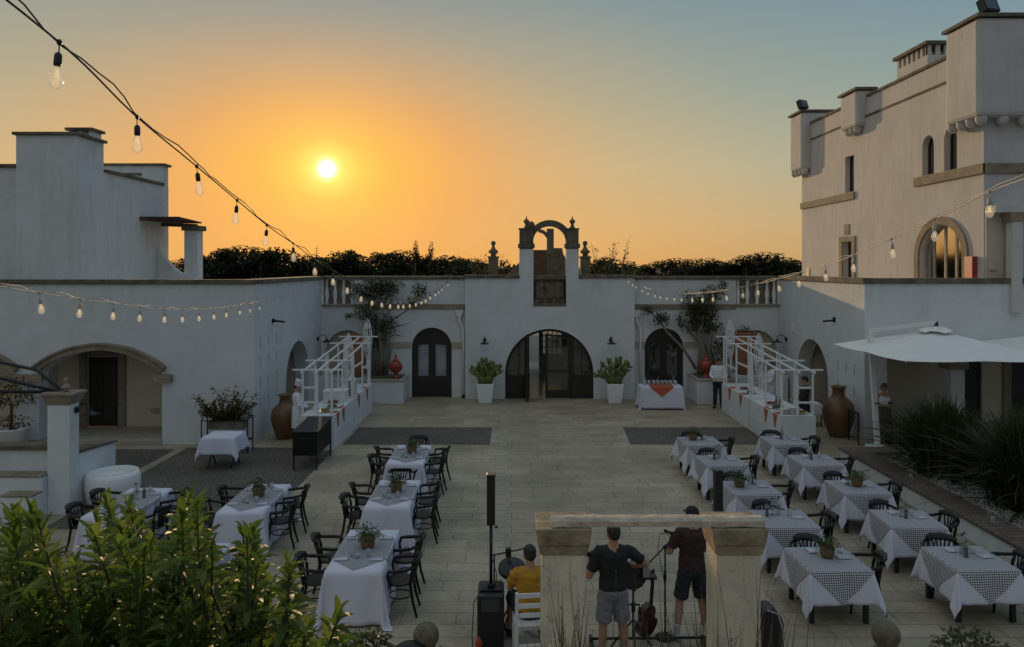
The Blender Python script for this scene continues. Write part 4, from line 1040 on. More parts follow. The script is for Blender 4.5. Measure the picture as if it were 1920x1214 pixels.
n = 16; rows = []
for i in range(n + 1):
    v = .3 - (.3 + .356 + .34) * i / n
    w = .42 if v > -.356 else max(.004, .42 * (1 - (-.356 - v) / .34))
    rows.append([drape(-w + 2 * w * j / n, v, .716, .306, .804, .012, .02, .02, 5) for j in range(n + 1)])
b.grid(rows); o = b.build('corner_cloth', REDN); o.location = (5.23, 26.35, .004); tag(o, 'rust red cloth with a hanging point on the drinks table', 'cloth')
random.seed(5)
for i in range(16):
    put('glass', (4.68 + (i % 8) * .155 + random.uniform(-.02, .02), 26.3 + (i // 8) * .16, .822), 0, 'clear glass standing among rows of glasses on the drinks table', 'glasses on the drinks table', 1.5)
for x, y, k in ((4.75, 26.58, 'bottle0'), (5.2, 26.6, 'bottle1'), (5.75, 26.58, 'bottle0')):
    put(k, (x, y, .822), 0, {4.75: 'pale bottle at the left end of the drinks table', 5.2: 'dark bottle in the middle of the drinks table', 5.75: 'pale bottle at the right end of the drinks table'}[x], None, 1.1)

# built-in planters with red lidded jars beside the small doors
def planter(x0, x1, y0, y1, h, lab):
    t = thing('stone_planter', lab, 'planter', group='white planters beside the small doors')
    b = MB(); b.box(x0, x1, y0, y1, 0, h); b.build('box', WHITE, t, bevel=.02)
    b = MB(); b.box(x0 - .04, x1 + .04, y0 - .04, y1, h + .002, h + .07); b.build('rim', STONE_L, t, bevel=.01)
    b = MB(); b.box(x0 + .12, x1 - .12, y0 + .12, y1 - .05, h + .073, h + .085); b.build('soil', EARTH, t)
planter(-5.45, -3.95, 27.1, 28.44, .82, 'white planter with stone rim left of the curtained door')
planter(6.7, 8.15, 27.0, 28.44, .86, 'white planter with stone rim right of the brown arched door')
def red_jar(x, y, z, lab, s=1.0):
    t = thing('lidded_jar', lab, 'jar', (x, y, z), 0, None, s)
    b = MB(); b.lathe([(.13, 0), (.14, .03), (.07, .08), (.06, .16), (.10, .2), (.19, .28), (.225, .4), (.21, .52), (.15, .6), (.11, .63)], (0, 0, 0), 20)
    for i in range(9):
        a = 2 * pi * i / 9; b.tube([(.2 * cos(a), .2 * sin(a), .29), (.232 * cos(a), .232 * sin(a), .4), (.215 * cos(a), .215 * sin(a), .52)], .014, 5)
    b.build('body', REDC, t)
    b = MB(); b.lathe([(.12, .632), (.10, .67), (.05, .72), (.035, .76), (.05, .80), (.03, .85), (1e-5, .90)], (0, 0, 0), 14); b.build('lid', REDC, t)
red_jar(-4.27, 27.45, .895, 'red bud-topped ceramic jar on the left planter')
red_jar(7.12, 27.4, .935, 'red bud-topped ceramic jar on the right planter')
# the three lidded jars above all share the shape; one more stands near the band
red_jar(-.36, 8.05, .30, 'red bud-topped jar at the bottom edge beside the loudspeaker cables', .80)
b = MB(); b.box(-.62, -.1, 7.8, 8.3, 0, .298); tag(b.build('plinth', WHITE, bevel=.02), 'low white plinth carrying the red jar near the band', 'plinth')

# amphorae
def amphora(x, y, s, lab):
    t = thing('oil_jar', lab, 'amphora', (x, y, 0.004), 0, 'big glazed jars', s)
    b = MB(); b.lathe([(.24, 0), (.26, .03), (.34, .25), (.42, .5), (.44, .72), (.40, .92), (.28, 1.05), (.19, 1.12), (.165, 1.20), (.165, 1.34), (.20, 1.38), (.205, 1.42), (.17, 1.425), (.14, 1.38), (.14, 1.2)], (0, 0, 0), 26); b.build('body', AMPH, t)
amphora(-6.62, 21.75, .90, 'squat brown glazed jar beside the black grill and left arch')
amphora(9.62, 22.0, 1.04, 'tall brown glazed jar beside the right wall arch')
# terracotta jars standing high in the corner niches
def niche_jar(x, y, z, lab, plant):
    t = thing('niche_jar', lab, 'jar', (x, y, z))
    b = MB(); b.lathe([(.30, 0), (.36, .3), (.46, .8), (.46, 1.15), (.36, 1.4), (.34, 1.46), (.42, 1.5), (.42, 1.56), (.34, 1.56), (.30, 1.45)], (0, 0, 0), 22)
    for zz in (.9, 1.05, 1.2): b.lathe([(.45, zz), (.475, zz + .02), (.45, zz + .04)], (0, 0, 0), 22)
    b.build('body', TERRA, t)
    if plant:
        b = MB(); random.seed(3)
        for i in range(120):
            d = rdir(.1, 1); leaf(b, Vector((0, 0, 1.5)) + d * random.uniform(.05, .28), d, .16, .05, .5)
        b.build('foliage', VINELEAF, t)
niche_jar(-5.85, 27.75, .9, 'ribbed terracotta jar in the left corner niche', False)
niche_jar(8.65, 27.75, 1.0, 'ribbed terracotta jar with a plant in the right corner niche', True)
for x0, x1, lab in ((-7.2, -5.5, 'white ledge under the left niche jar'), (8.2, 10.1, 'white ledge under the right niche jar')):
    b = MB(); b.box(x0, x1, 27.3, 28.45, 0, .895 if x0 < 0 else .995); tag(b.build('wall_ledge', WHITE, bevel=.02), lab, 'ledge')

# prickly pear in white square pots either side of the glass doors
def cactus(x, y, lab, seed, spread):
    random.seed(seed)
    t = thing('potted_cactus', lab, 'plant', (x, y, .004), 0, 'prickly pears beside the glass doors')
    b = MB(); b.frustum(0, 0, 0, .72, .23, .23, .32, .32); b.build('pot', WHITEP, t, bevel=.02)
    b = MB(); b.frustum(0, 0, .722, .728, .26, .26, .26, .26); b.build('soil', EARTH, t)
    b = MB(); pads = []
    def pad(p, d, ln, lvl, side):
        d = d.normalized(); w = ln * .78; s = d.cross(side).normalized(); n_ = s.cross(d)
        M = Matrix((s, n_, d)).transposed().to_4x4(); M.translation = p + d * ln * .5
        b.ball(M.translation, 1, 12, 8, sc=(w * .5, .035, ln * .52), M=M)
        pads.append(p)
        if lvl < 3:
            for k in range(3 if lvl < 2 else 2):
                a = random.uniform(-.9, .9); nd = (d * cos(a) + s * sin(a) + Vector((random.uniform(-.4, .4), random.uniform(-.4, .4), .25)) * spread).normalized()
                pad(p + d * ln * (.85 + .1 * random.random()) + s * sin(a) * w * .35, nd, ln * random.uniform(.70, .92), lvl + 1, Vector((random.uniform(-1, 1), random.uniform(-.6, .6), .1)))
    for k in range(5):
        a = 2 * pi * k / 5 + .4
        pad(Vector((.1 * cos(a), .1 * sin(a), .7)), Vector((cos(a) * .6 * spread, sin(a) * .3, 1)), .34, 1, Vector((sin(a) * .4, 1, .1)))
    pad(Vector((0, 0, .7)), Vector((.05, 0, 1)), .36, 0, Vector((.1, 1, 0)))
    b.build('cactus_pads', CACTUS, t)
cactus((910 - 960) * 27.4 / F, 27.4, 'prickly pear in white pot left of the glass doors', 11, .75)
cactus((1152 - 960) * 27.4 / F, 27.4, 'bushy prickly pear in white pot right of the glass doors', 4, 1.15)

# ---------------------------------------------------------------- buffet counters with white timber frames
BWOOD = WHITEP
def counter(name, lab, xf, xb, ys, sgn):
    """xf = face towards the court, xb = back; ys = list of sections"""
    t = thing(name, lab, 'buffet counter')
    x0, x1 = min(xf, xb), max(xf, xb)
    for y0, y1 in ys:
        b = MB(); b.box(x0, x1, y0, y1, .004, .93); b.box(x0 - .0, x1 + .0, y0 - .0, y1 + .0, .932, .955)
        b.box(xf - sgn * .012 if sgn > 0 else xf, xf if sgn > 0 else xf + .012, y0 + .05, y1 - .05, .44, .46)
        b.build('counter_box', WHITE, t, bevel=.012)
    ya, yb = ys[0][0], ys[-1][1]
    ztop = lambda y: 2.14 + (.40) * (y - ya) / (yb - ya)
    def post(x, y, z1, z0=.956):
        b = MB(); b.box(x - .024, x + .024, y - .024, y + .024, z0, z1); b.build('post', BWOOD, t)
    xs = (xf + sgn * .06, (xf + xb) / 2, xb - sgn * .06)
    for x in xs: post(x, ya + .06, ztop(ya) - .03)
    ym = ys[0][1]
    for y in (ya + 1.35, ym - .12, ym + .12, ym + 1.5, yb - .35, yb - .06):
        post(xs[0], y, ztop(y) - .03)
        if y > ya + 2: post(xs[2], y, ztop(y) - .03)
    post(xs[2], ya + 1.35, ztop(ya + 1.35) - .03)
    for x in xs:
        b = MB(); b.bar((x, ya - .12, ztop(ya - .12)), (x, yb + .1, ztop(yb + .1)), .045, .04); b.build('long_rail', BWOOD, t)
    for y in (ya + .06, ya + 1.35, ym + 1.5, yb - .06):
        b = MB(); b.bar((x0 - .22, y, ztop(y) + .045), (x1 + .22, y, ztop(y) + .045), .042, .042); b.build('cross_rail', BWOOD, t)
    b = MB()
    for z in (1.28, 1.68):
        b.box(min(xs[1], xs[2]) + .03, max(xs[1], xs[2]) - .03, ya + .035, ya + .085, z, z + .05)
    b.box(xs[0] - .02, xs[0] + .02, ym - .09, ym + .09, 1.55, 1.6); b.box(xs[0] - .02, xs[0] + .02, ym + .15, ym + 1.47, 1.85, 1.9); b.box(xs[0] - .02, xs[0] + .02, ym + 1.53, yb - .38, 1.62, 1.67)
    b.build('ladder_rail', BWOOD, t)
    # openwork leaf-shaped light panels
    for y in (ya + 1.6, ym + 1.8):
        b = MB(); zc = ztop(y) + .12; X = xf - sgn * .03; H, W = .66, .19
        Q = lambda h, z: (X - sgn * .02 + h * .86 * (1 if sgn > 0 else -1), y - abs(0) + h * .5, z)
        b.tube([Q(W * sin(a) * abs(sin(a)) ** .5 * (1 - .15 * cos(a)), zc - H * cos(a)) for a in [2 * pi * i / 36 for i in range(37)]], .013, 6, caps=False)
        random.seed(int(y * 10))
        for i in range(34):
            zz = zc + random.uniform(-.9, .92) * H; w = W * max(0, 1 - ((zz - zc) / H) ** 2) ** .8 * .85
            yy = random.uniform(-1, 1) * w
            b.tube([Q(yy + .038 * cos(a), zz + .055 * sin(a)) for a in [2 * pi * k / 9 for k in range(10)]], .010, 5, caps=False)
        for s_ in (-.55, 0, .55): b.tube([Q(W * s_ * .9, zc - H * .82), Q(W * s_, zc), Q(W * s_ * .8, zc + H * .82)], .009, 5)
        b.box(X - .015, X + .015, y - .02, y + .02, zc - H - .35, zc - H)
        b.build('openwork_panel', BWOOD, t)
    return t, ztop
CL, zt = counter('buffet_counter', 'white buffet counter with timber frame along the left wall', -4.84, -5.75, [(20.25, 22.95), (23.0, 25.8)], -1)
CRR, zt = counter('buffet_counter', 'white buffet counter with timber frame along the right wall', 7.26, 8.22, [(20.2, 22.85), (22.9, 25.85)], 1)
def pennant(x, y, sgn, lab, s=1.0):
    """folded napkin hanging over the counter edge as a point"""
    b = MB(); n = 8; rows = []
    for i in range(n + 1):
        v = i / n; r = []
        for j in range(n + 1):
            w = .17 * s * (1 if v < .35 else (1 - (v - .35) / .65)) + .003
            yy = y - w + 2 * w * j / n; d = v * .62 * s - .20
            r.append(Vector((x + sgn * (.014 + .02 * max(0, d) + .006 * sin(j * 1.3)), yy, .966 - d)) if d > 0 else Vector((x + sgn * .014 + sgn * d, yy, .966)))
        rows.append(r)
    b.grid(rows); o = b.build('hanging_napkin', REDN); sd = o.modifiers.new('thick', 'SOLIDIFY'); sd.thickness = .004
    tag(o, lab, 'napkin', 'rust red napkins hanging over the buffet edges')
ordn = ['nearest', 'second', 'third', 'farthest']
for i, y in enumerate((20.75, 21.45, 23.6, 24.9)):
    pennant(-4.84, y, 1, 'rust red pointed napkin over the left buffet edge, %s of four' % ordn[i])
for i, y in enumerate((20.6, 21.35, 23.7, 24.9)):
    pennant(7.26, y, -1, 'rust red pointed napkin over the right buffet edge, %s of four' % ordn[i])
# food and dishes
FOODS = [mat('food_tomato', (.30, .05, .02), .5, noise=.6, nscale=30), mat('food_greens', (.07, .11, .025), .6, noise=.6, nscale=30), mat('food_bread', (.34, .19, .07), .8, noise=.5, nscale=25)]
def platter(x, y, r, food, lab, z=.957):
    t = thing('serving_platter', lab, 'platter', (x, y, z), 0, 'platters on the buffets')
    b = MB(); b.lathe([(r * .6, 0), (r * .65, .008), (r, .028), (r * .98, .034), (r * .6, .014), (1e-5, .014)], (0, 0, 0), 22); b.build('dish', WHITEC, t)
    b = MB(); random.seed(int(x * 17 + y * 31))
    for i in range(22):
        a, q = random.uniform(0, 6.28), random.uniform(0, r * .62); b.ball((q * cos(a), q * sin(a), .03 + random.uniform(0, .03)), random.uniform(.025, .05), 7, 5, sc=(1, 1, .8))
    b.build('food', food, t)
for i, (x, y, r, f, w) in enumerate([(-5.2, 20.75, .2, 2, 'bread'), (-5.15, 21.4, .22, 1, 'salad'), (-5.3, 22.1, .2, 0, 'tomato'), (-5.2, 23.6, .2, 1, 'salad'), (-5.25, 24.4, .2, 2, 'bread')]):
    platter(x, y, r, FOODS[f], 'white platter of %s, %s on the left buffet from the near end' % (w, ['first', 'second', 'third', 'fourth', 'fifth'][i]))
for i, (x, y, r, f, w) in enumerate([(7.95, 20.55, .2, 2, 'bread'), (7.55, 21.25, .25, 1, 'salad'), (7.65, 21.9, .24, 0, 'tomato'), (7.6, 23.8, .22, 1, 'salad'), (7.65, 24.6, .2, 0, 'tomato')]):
    platter(x, y, r, FOODS[f], 'white platter of %s, %s on the right buffet from the near end' % (w, ['first', 'second', 'third', 'fourth', 'fifth'][i]))
def plates(x, y, n, lab):
    b = MB()
    for i in range(n): b.lathe([(.08, i * .016), (.085, i * .016 + .004), (.14, i * .016 + .014), (.138, i * .016 + .018), (1e-5, i * .016 + .009)], (0, 0, 0), 20)
    o = b.build('plate_stack', WHITEC); o.location = (x, y, .957); tag(o, lab, 'plates', 'plate stacks on the right buffet')
plates(7.48, 20.5, 9, 'stack of white plates at the near left corner of the right buffet'); plates(7.72, 20.42, 12, 'taller stack of white plates in the middle of the right buffet end')
for i, (x, y) in enumerate([(7.62, 21.55), (7.75, 21.6), (7.7, 21.75)]):
    put('bottle1', (x, y, .957), 0, 'dark bottle among three grouped on the right buffet', 'bottles on the right buffet', 1.25)
b = MB(); b.box(-.33, .33, -.25, .25, 0, .30); b.box(-.35, .35, -.27, .27, .302, .33); b.box(-.2, .2, -.256, -.2505, .08, .22)
o = b.build('food_warmer', WHITEP, bevel=.01); o.location = (-5.3, 22.5, .957); tag(o, 'white box food warmer on the left buffet', 'warmer')
t = thing('lantern', 'white framed lantern with dark glass on the left buffet', 'lantern', (-5.0, 23.25, .957))
b = MB()
for sx in (-1, 1):
    for sy in (-1, 1): b.box(sx * .12 - .02, sx * .12 + .02, sy * .12 - .02, sy * .12 + .02, .03, .5)
b.box(-.15, .15, -.15, .15, 0, .03); b.box(-.15, .15, -.15, .15, .50, .53); b.frustum(0, 0, .532, .64, .13, .13, .03, .03); b.build('frame', WHITEP, t)
b = MB(); b.box(-.10, .10, -.10, .10, .031, .49); b.build('glass', PANE, t)
t = thing('side_trolley', 'small serving trolley with a white cloth beside the tall brown jar', 'trolley', (9.35, 23.6, 0.004))
b = MB()
for sx in (-1, 1):
    for sy in (-1, 1): b.tube([(sx * .3, sy * .3, 0), (sx * .3, sy * .3, .82)], .015, 6)
b.tube([(-.3, -.3, .82), (.3, -.3, .82)], .012, 6); b.tube([(-.3, .3, .82), (.3, .3, .82)], .012, 6); b.box(-.3, .3, -.3, .3, .68, .70); b.build('frame', IRON, t)
c = cloth_mesh('tablecloth', .31, .31, .704, .35, LINEN, .004, 3); c.location = (9.35, 23.6, .004); tag(c, 'white cloth hanging from the serving trolley by the tall jar', 'cloth')

# ---------------------------------------------------------------- black grill
t = thing('charcoal_grill', 'black metal box grill on legs before the left buffet', 'grill', (-5.07, 19.0, .004))
b = MB(); b.slab([(-.72, .36), (.72, .36), (.72, 1.0), (-.72, .92)], [], (-.30, 0, 0), (0, 1, 0), (0, 0, 1), (1, 0, 0), .60); b.build('firebox', mat('black_sheet_metal', (.014, .013, .012), .5, .5, noise=.4, nscale=8), t, bevel=.01)
b = MB(); b.slab([(-.74, .925), (.74, 1.007), (.74, 1.03), (-.74, .95)], [], (-.32, 0, 0), (0, 1, 0), (0, 0, 1), (1, 0, 0), .64); b.build('lid', IRON, t)
for sx in (-1, 1):
    for sy in (-1, 1):
        b = MB(); b.box(sx * .28 - .018, sx * .28 + .018, sy * .69 - .018, sy * .69 + .018, 0, .40); b.build('leg', IRON, t)
b = MB(); b.tube([(-.26, -.74, .8), (-.26, -.80, .8), (.26, -.80, .8), (.26, -.74, .8)], .012, 6); b.build('handle', IRON, t)

# planter trolley with reddish shrub by the left wall
t = thing('plant_trolley', 'black wheeled stand carrying a reddish flowering shrub by the left wall', 'plant stand', (-7.7, 20.2, .004))
b = MB()
for sx in (-1, 1):
    for sy in (-1, 1): b.tube([(sx * .62, sy * .2, 0), (sx * .62, sy * .2, .86), (sx * .62, 0, .98)], .018, 6)
b.box(-.62, .62, -.2, .2, .30, .33); b.tube([(-.62, -.2, .86), (.62, -.2, .86)], .015, 6); b.tube([(-.62, .2, .86), (.62, .2, .86)], .015, 6)
b.build('frame', IRON, t)
b = MB(); b.box(-.5, .5, -.18, .18, .62, .84); b.build('trough', STONE_D, t, bevel=.02)
random.seed(8); b = MB(); st = MB()
for i in range(54):
    d = Vector((random.uniform(-1, .8), random.uniform(-.5, .4), random.uniform(.45, 1.1))); l = random.uniform(.5, .98)
    p0 = Vector((random.uniform(-.38, .38), 0, .82)); pts = [p0 + d * l * k / 4 - Vector((0, 0, .12 * (k / 4) ** 2)) for k in range(5)]
    st.tube(pts, [.01, .008, .006, .005, .004], 4)
    for k in range(34):
        q = random.uniform(.2, 1.05); p = p0 + d * l * q - Vector((0, 0, .12 * q * q)); leaf(b, p + rdir() * .05, rdir(-.3, 1), random.uniform(.07, .11), random.uniform(.045, .065), .3)
st.build('stem', TWIG, t); b.build('foliage', REDLEAF, t)
# white tub, left pillar with ledges, lamp, arms, red plant on the wall
t = thing('round_tub', 'big round white tub beside the low white wall', 'tub', (-8.42, 15.75, .004))
b = MB(); b.lathe([(.40, 0), (.50, .1), (.54, .4), (.53, .60), (.49, .68), (.43, .68), (.42, .6), (1e-5, .58)], (0, 0, 0), 28); b.build('body', WHITEC, t)
g_ = thing('gate_pillar', 'white gate pillar with a tufa cap and low walls at the far left', 'pillar')
b = MB(); b.box(-9.34, -8.89, 15.0, 15.34, 0, 2.22); b.slab([(15.342, 0), (16.75, 0), (16.75, 1.06), (15.342, 1.17)], [], (-9.14, 0, 0), (0, 1, 0), (0, 0, 1), (1, 0, 0), .247)
b.box(-16, -9.342, 15.2, 15.45, 0, 1.27); b.box(-9.95, -9.343, 14.55, 15.198, 0, .50); b.box(-16, -9.344, 14.85, 15.199, .0, .80); b.build('wall', WHITE, g_, bevel=.015)
b = MB(); b.frustum(-9.115, 15.17, 2.222, 2.40, .245, .19, .30, .24); b.box(-9.45, -8.78, 14.90, 15.44, 2.402, 2.46); b.build('cap', STONE, g_, bevel=.012)
b = MB(); b.box(-16, -9.343, 15.12, 15.52, 1.273, 1.36); b.slab([(15.343, 1.175), (16.78, 1.063), (16.78, 1.11), (15.343, 1.225)], [], (-9.19, 0, 0), (0, 1, 0), (0, 0, 1), (1, 0, 0), .33); b.build('coping', STONE_D, g_, bevel=.01)
b = MB(); b.box(-9.97, -9.343, 14.53, 14.848, .502, .545); b.box(-16, -9.345, 14.83, 15.1975, .802, .84); b.build('step', STONE, g_, bevel=.01)
b = MB(); b.lathe(ball_finial_prof(.42, 2.462), (-9.05, 15.15, 0), 12); b.build('finial', STONE, g_)
gooseneck(g_, (-8.885, 15.2, 2.08), 1, 0, .85)
b = MB()
b.tube([(-9.2, 15.2, 2.44), (-9.9, 15.15, 2.62), (-10.6, 15.1, 2.80), (-11.4, 15.0, 2.78), (-12.6, 14.9, 2.55)], .035, 7)
b.tube([(-9.2, 15.25, 2.44), (-10.3, 15.2, 2.45), (-11.5, 15.1, 2.58), (-12.8, 15.0, 2.68)], .035, 7)
b.tube([(-9.2, 15.3, 2.44), (-10.3, 16.2, 2.75), (-11.5, 16.4, 2.95), (-12.8, 16.5, 3.0)], .035, 7)
o = b.build('awning_arm', IRON); tag(o, 'curved dark metal arms reaching left from the gate pillar cap', 'awning frame')
t = thing('potted_shrub', 'reddish bushy shrub in a white pot on the left porch', 'plant', (-13.7, 20.4, .004))
b = MB(); b.lathe([(.33, 0), (.42, .55), (.45, .58), (.42, .6), (.36, .55), (1e-5, .5)], (0, 0, 0), 22); b.build('pot', WHITEC, t)
b = MB(); b.tube([(0, 0, .5), (.03, 0, .9), (0, .02, 1.3)], [.05, .04, .03], 7); b.build('stem', TWIG, t)
random.seed(14); b = MB()
for i in range(520):
    d = rdir(-.6, 1); c = Vector((0, 0, 1.45)) if i < 400 else Vector((0, 0, .72)); r = (.62, .62, .52) if i < 400 else (.5, .45, .18)
    p = c + Vector((d.x * r[0], d.y * r[1], d.z * r[2])) * random.uniform(.4, 1.0); leaf(b, p, d + rdir() * .8, random.uniform(.08, .13), random.uniform(.05, .07), .4)
b.build('foliage', REDLEAF, t)

# ---------------------------------------------------------------- parasols over the porch
CANV = mat('canvas_canopy', (.80, .80, .76), .85, noise=.08, nscale=3, bump=.1, bscale=40, spec=.2)
def parasol(cx, cy, hx, lab, mast=True):
    t = thing('cantilever_parasol', lab, 'parasol', group='white parasols by the porch')
    ze, za = 2.78, 3.34
    cs = [(-1, -1), (0, -1), (1, -1), (1, 0), (1, 1), (0, 1), (-1, 1), (-1, 0)]
    b = MB(); n = 10; rim = []
    for i in range(8):
        p, q = cs[i], cs[(i + 1) % 8]; rows = []
        for k in range(n + 1):
            t_ = .06 + .94 * k / n; r = []
            for j in range(7):
                f = j / 6; x = p[0] + (q[0] - p[0]) * f; y = p[1] + (q[1] - p[1]) * f
                sag = .025 * sin(pi * f) * t_ - .02 * sin(pi * t_)
                r.append(Vector((cx + x * hx * t_, cy + y * 1.95 * t_, za - (za - ze) * t_ - sag * (1 if j not in (0, 6) else .3) + (.05 if (p if j == 0 else q)[0] == 0 and j in (0, 6) else 0) * 0)))
            rows.append(r)
        b.grid(rows)
    b.build('canopy', CANV, t)
    b = MB(); n = 16
    rows = [[Vector((cx + r * cos(a), cy + r * sin(a), z + .03 * sin(a * 5))) for a in [2 * pi * i / n for i in range(n + 1)]] for r, z in ((.02, za + .10), (.22, za + .06), (.42, za - .02))]
    b.grid(rows); b.build('vent_cap', CANV, t)
    b = MB()
    for p in cs: b.bar((cx + p[0] * .1, cy + p[1] * .1, za - .06), (cx + p[0] * hx * .97, cy + p[1] * 1.9, ze - .03), .03)
    b.build('rib', WHITEP, t)
    if mast:
        mx, my = 9.75, 20.35
        b = MB(); b.bar((mx + .22, my, .0), (mx - .05, my - .1, 3.28), .11, .13); b.build('mast', WHITEP, t)
        b = MB(); b.bar((mx - .05, my - .1, 3.26), (cx, cy, za + .2), .08, .10); b.bar((mx + .08, my - .05, 1.75), (mx + .45, my - .1, 2.75), .05); b.build('arm', WHITEP, t)
        b = MB(); b.lathe([(.045, za + .09), (.055, za + .14), (.045, za + .2), (.02, za + .23)], (cx, cy, 0), 12); b.build('hub', IRON_P, t)
        b = MB(); b.box(mx - .02, mx + .46, my - .25, my + .25, 0.005, .10); b.build('base', WHITEP, t, bevel=.01)
        b = MB(); b.tube([(mx + .1, my - .09, 1.3), (mx + .1, my - .17, 1.3), (mx + .18, my - .2, 1.3)], .018, 6); b.build('crank_handle', IRON, t)
parasol(11.05, 19.45, 1.85, 'white cantilever parasol with leaning mast at the courtyard corner')
parasol(15.0, 19.6, 1.95, 'second white parasol partly outside the right edge', False)
# raised planting bed with brick-capped low wall
BCAP = brick_mat('brick_capping', (.19, .14, .10), (.13, .10, .075), (.07, .06, .05), .60, .14, .014, rough=.85, bump=1.0)
t = thing('planter_wall', 'low white wall with a dark brick cap edging the right planting bed', 'low wall')
b = MB(); b.box(8.32, 8.85, 5, 18.9, 0, .36); b.box(8.86, 14, 18.45, 18.9, 0, .36); b.build('wall', WHITE, t, bevel=.015)
b = MB(); b.box(8.27, 8.90, 5, 18.95, .363, .43); b.box(8.902, 14, 18.40, 18.95, .363, .43); b.build('brick_cap', BCAP, t, bevel=.012)
def pebble_mat():
    m = mat('white_pebbles', (.5, .48, .44), .85); nt = m.node_tree; b = nt.nodes['Principled BSDF']
    tc = nt.nodes.new('ShaderNodeTexCoord'); v = nt.nodes.new('ShaderNodeTexVoronoi'); v.inputs['Scale'].default_value = 26
    nt.links.new(tc.outputs['Object'], v.inputs['Vector'])
    rp = nt.nodes.new('ShaderNodeValToRGB'); rp.color_ramp.elements[0].color = (.52, .50, .46, 1); rp.color_ramp.elements[1].color = (.10, .09, .075, 1); rp.color_ramp.elements[0].position = .25; rp.color_ramp.elements[1].position = .62
    nt.links.new(v.outputs['Distance'], rp.inputs[0]); nt.links.new(rp.outputs[0], b.inputs['Base Color'])
    bp = nt.nodes.new('ShaderNodeBump'); bp.invert = True; bp.inputs['Distance'].default_value = .03; nt.links.new(v.outputs['Distance'], bp.inputs['Height']); nt.links.new(bp.outputs[0], b.inputs['Normal'])
    return m
sheet('gravel_bed', 8.86, 24, 5, 18.44, .33, pebble_mat())
random.seed(31)
b = MB()
for i in range(2600):
    y = random.uniform(10.5, 18.2); x = 8.92 + abs(random.gauss(0, .55)); r = random.uniform(.014, .032)
    b.ball((x, y, .335 + r * .3), r, 6, 4, sc=(1, random.uniform(.7, 1.2), .7))
tag(b.build('pebbles', mat('pebble_stone', (.52, .50, .46), .8, noise=.4, nscale=8)), kind='stuff')
def strap_plant(x, y, z, n, ln, lab, seed):
    random.seed(seed); t = thing('strap_leaf_plant', lab, 'plant', (x, y, z), 0, 'spiky strap leaf clumps in the planting bed')
    b = MB()
    for i in range(n):
        a = random.uniform(0, 2 * pi); tilt = abs(random.gauss(0, .46)); l = ln * random.uniform(.7, 1.08); w = random.uniform(.045, .075)
        p0 = Vector((random.gauss(0, .2), random.gauss(0, .2), 0)); d = Vector((cos(a) * sin(tilt), sin(a) * sin(tilt), cos(tilt))); s = Vector((-sin(a), cos(a), 0)); s = (s + rdir() * .5).normalized()
        vs = []; K = 5
        for k in range(K + 1):
            f = k / K; c = p0 + d * l * f + Vector((cos(a), sin(a), 0)) * (.22 * l * f ** 3 * min(1, tilt * 2)) - Vector((0, 0, (.10 + .28 * tilt) * l * f ** 3)); ww = w * (1 - f ** 2.2) * .5 + .002
            vs += [c - s * ww, c + s * ww]
        b.add(vs, [(2 * k, 2 * k + 1, 2 * k + 3, 2 * k + 2) for k in range(K)], 0, True)
    b.build('leaves', STRAP, t, recalc=False)
strap_plant(9.65, 16.7, .33, 950, 1.95, 'spiky strap leaf clump just right of the woman by the parasol', 1)
strap_plant(9.95, 14.4, .33, 1100, 2.15, 'larger spiky strap leaf clump nearest the right edge of the court', 2)
strap_plant(11.6, 16.0, .33, 650, 1.9, 'spiky strap leaf clump behind the two front clumps', 3)
strap_plant(9.75, 12.6, .33, 420, .95, 'small spiky clump at the right edge, low over the pebbles', 4)
# wire lights on the low wall, metal railing
t = thing('iron_railing', 'short black iron railing behind the parasol mast', 'railing', (0, 0, 0))
b = MB()
b.bar((10.3, 20.6, .8), (11.2, 20.6, .8), .03); b.bar((10.3, 20.6, .12), (11.2, 20.6, .12), .03)
for i in range(10): b.bar((10.3 + i * .1, 20.6, .02), (10.3 + i * .1, 20.6, .8), .015)
b.build('railing_panel', IRON, t)
b = MB()
b.bar((9.7, 20.9, .0), (9.7, 20.9, .9), .03); b.bar((9.7, 21.5, .0), (9.7, 21.5, .9), .03); b.bar((9.7, 20.9, .88), (9.7, 21.5, .88), .03)
for i in range(6): b.bar((9.7, 20.95 + i * .1, .1), (9.7, 20.95 + i * .1, .86), .012)
b.build('railing_panel', IRON, t)
for i, y in enumerate((15.9, 13.2, 11.3)):
    b = MB()
    for k in range(5):
        M = Matrix.Rotation(k * pi / 5, 3, 'Z')
        b.tube([M @ Vector((.11 * cos(a), 0, .13 + .12 * sin(a))) for a in [2 * pi * j / 16 for j in range(17)]], .004, 4, caps=False)
    b.ball((0, 0, .1), .055, 10, 6)
    o = b.build('wire_globe', CLEARG); o.location = (8.5, y, .432); tag(o, 'glass and wire globe on the brick cap, %s of three' % ['farthest', 'middle', 'nearest'][i], 'globe lamp', 'wire globes along the low wall')
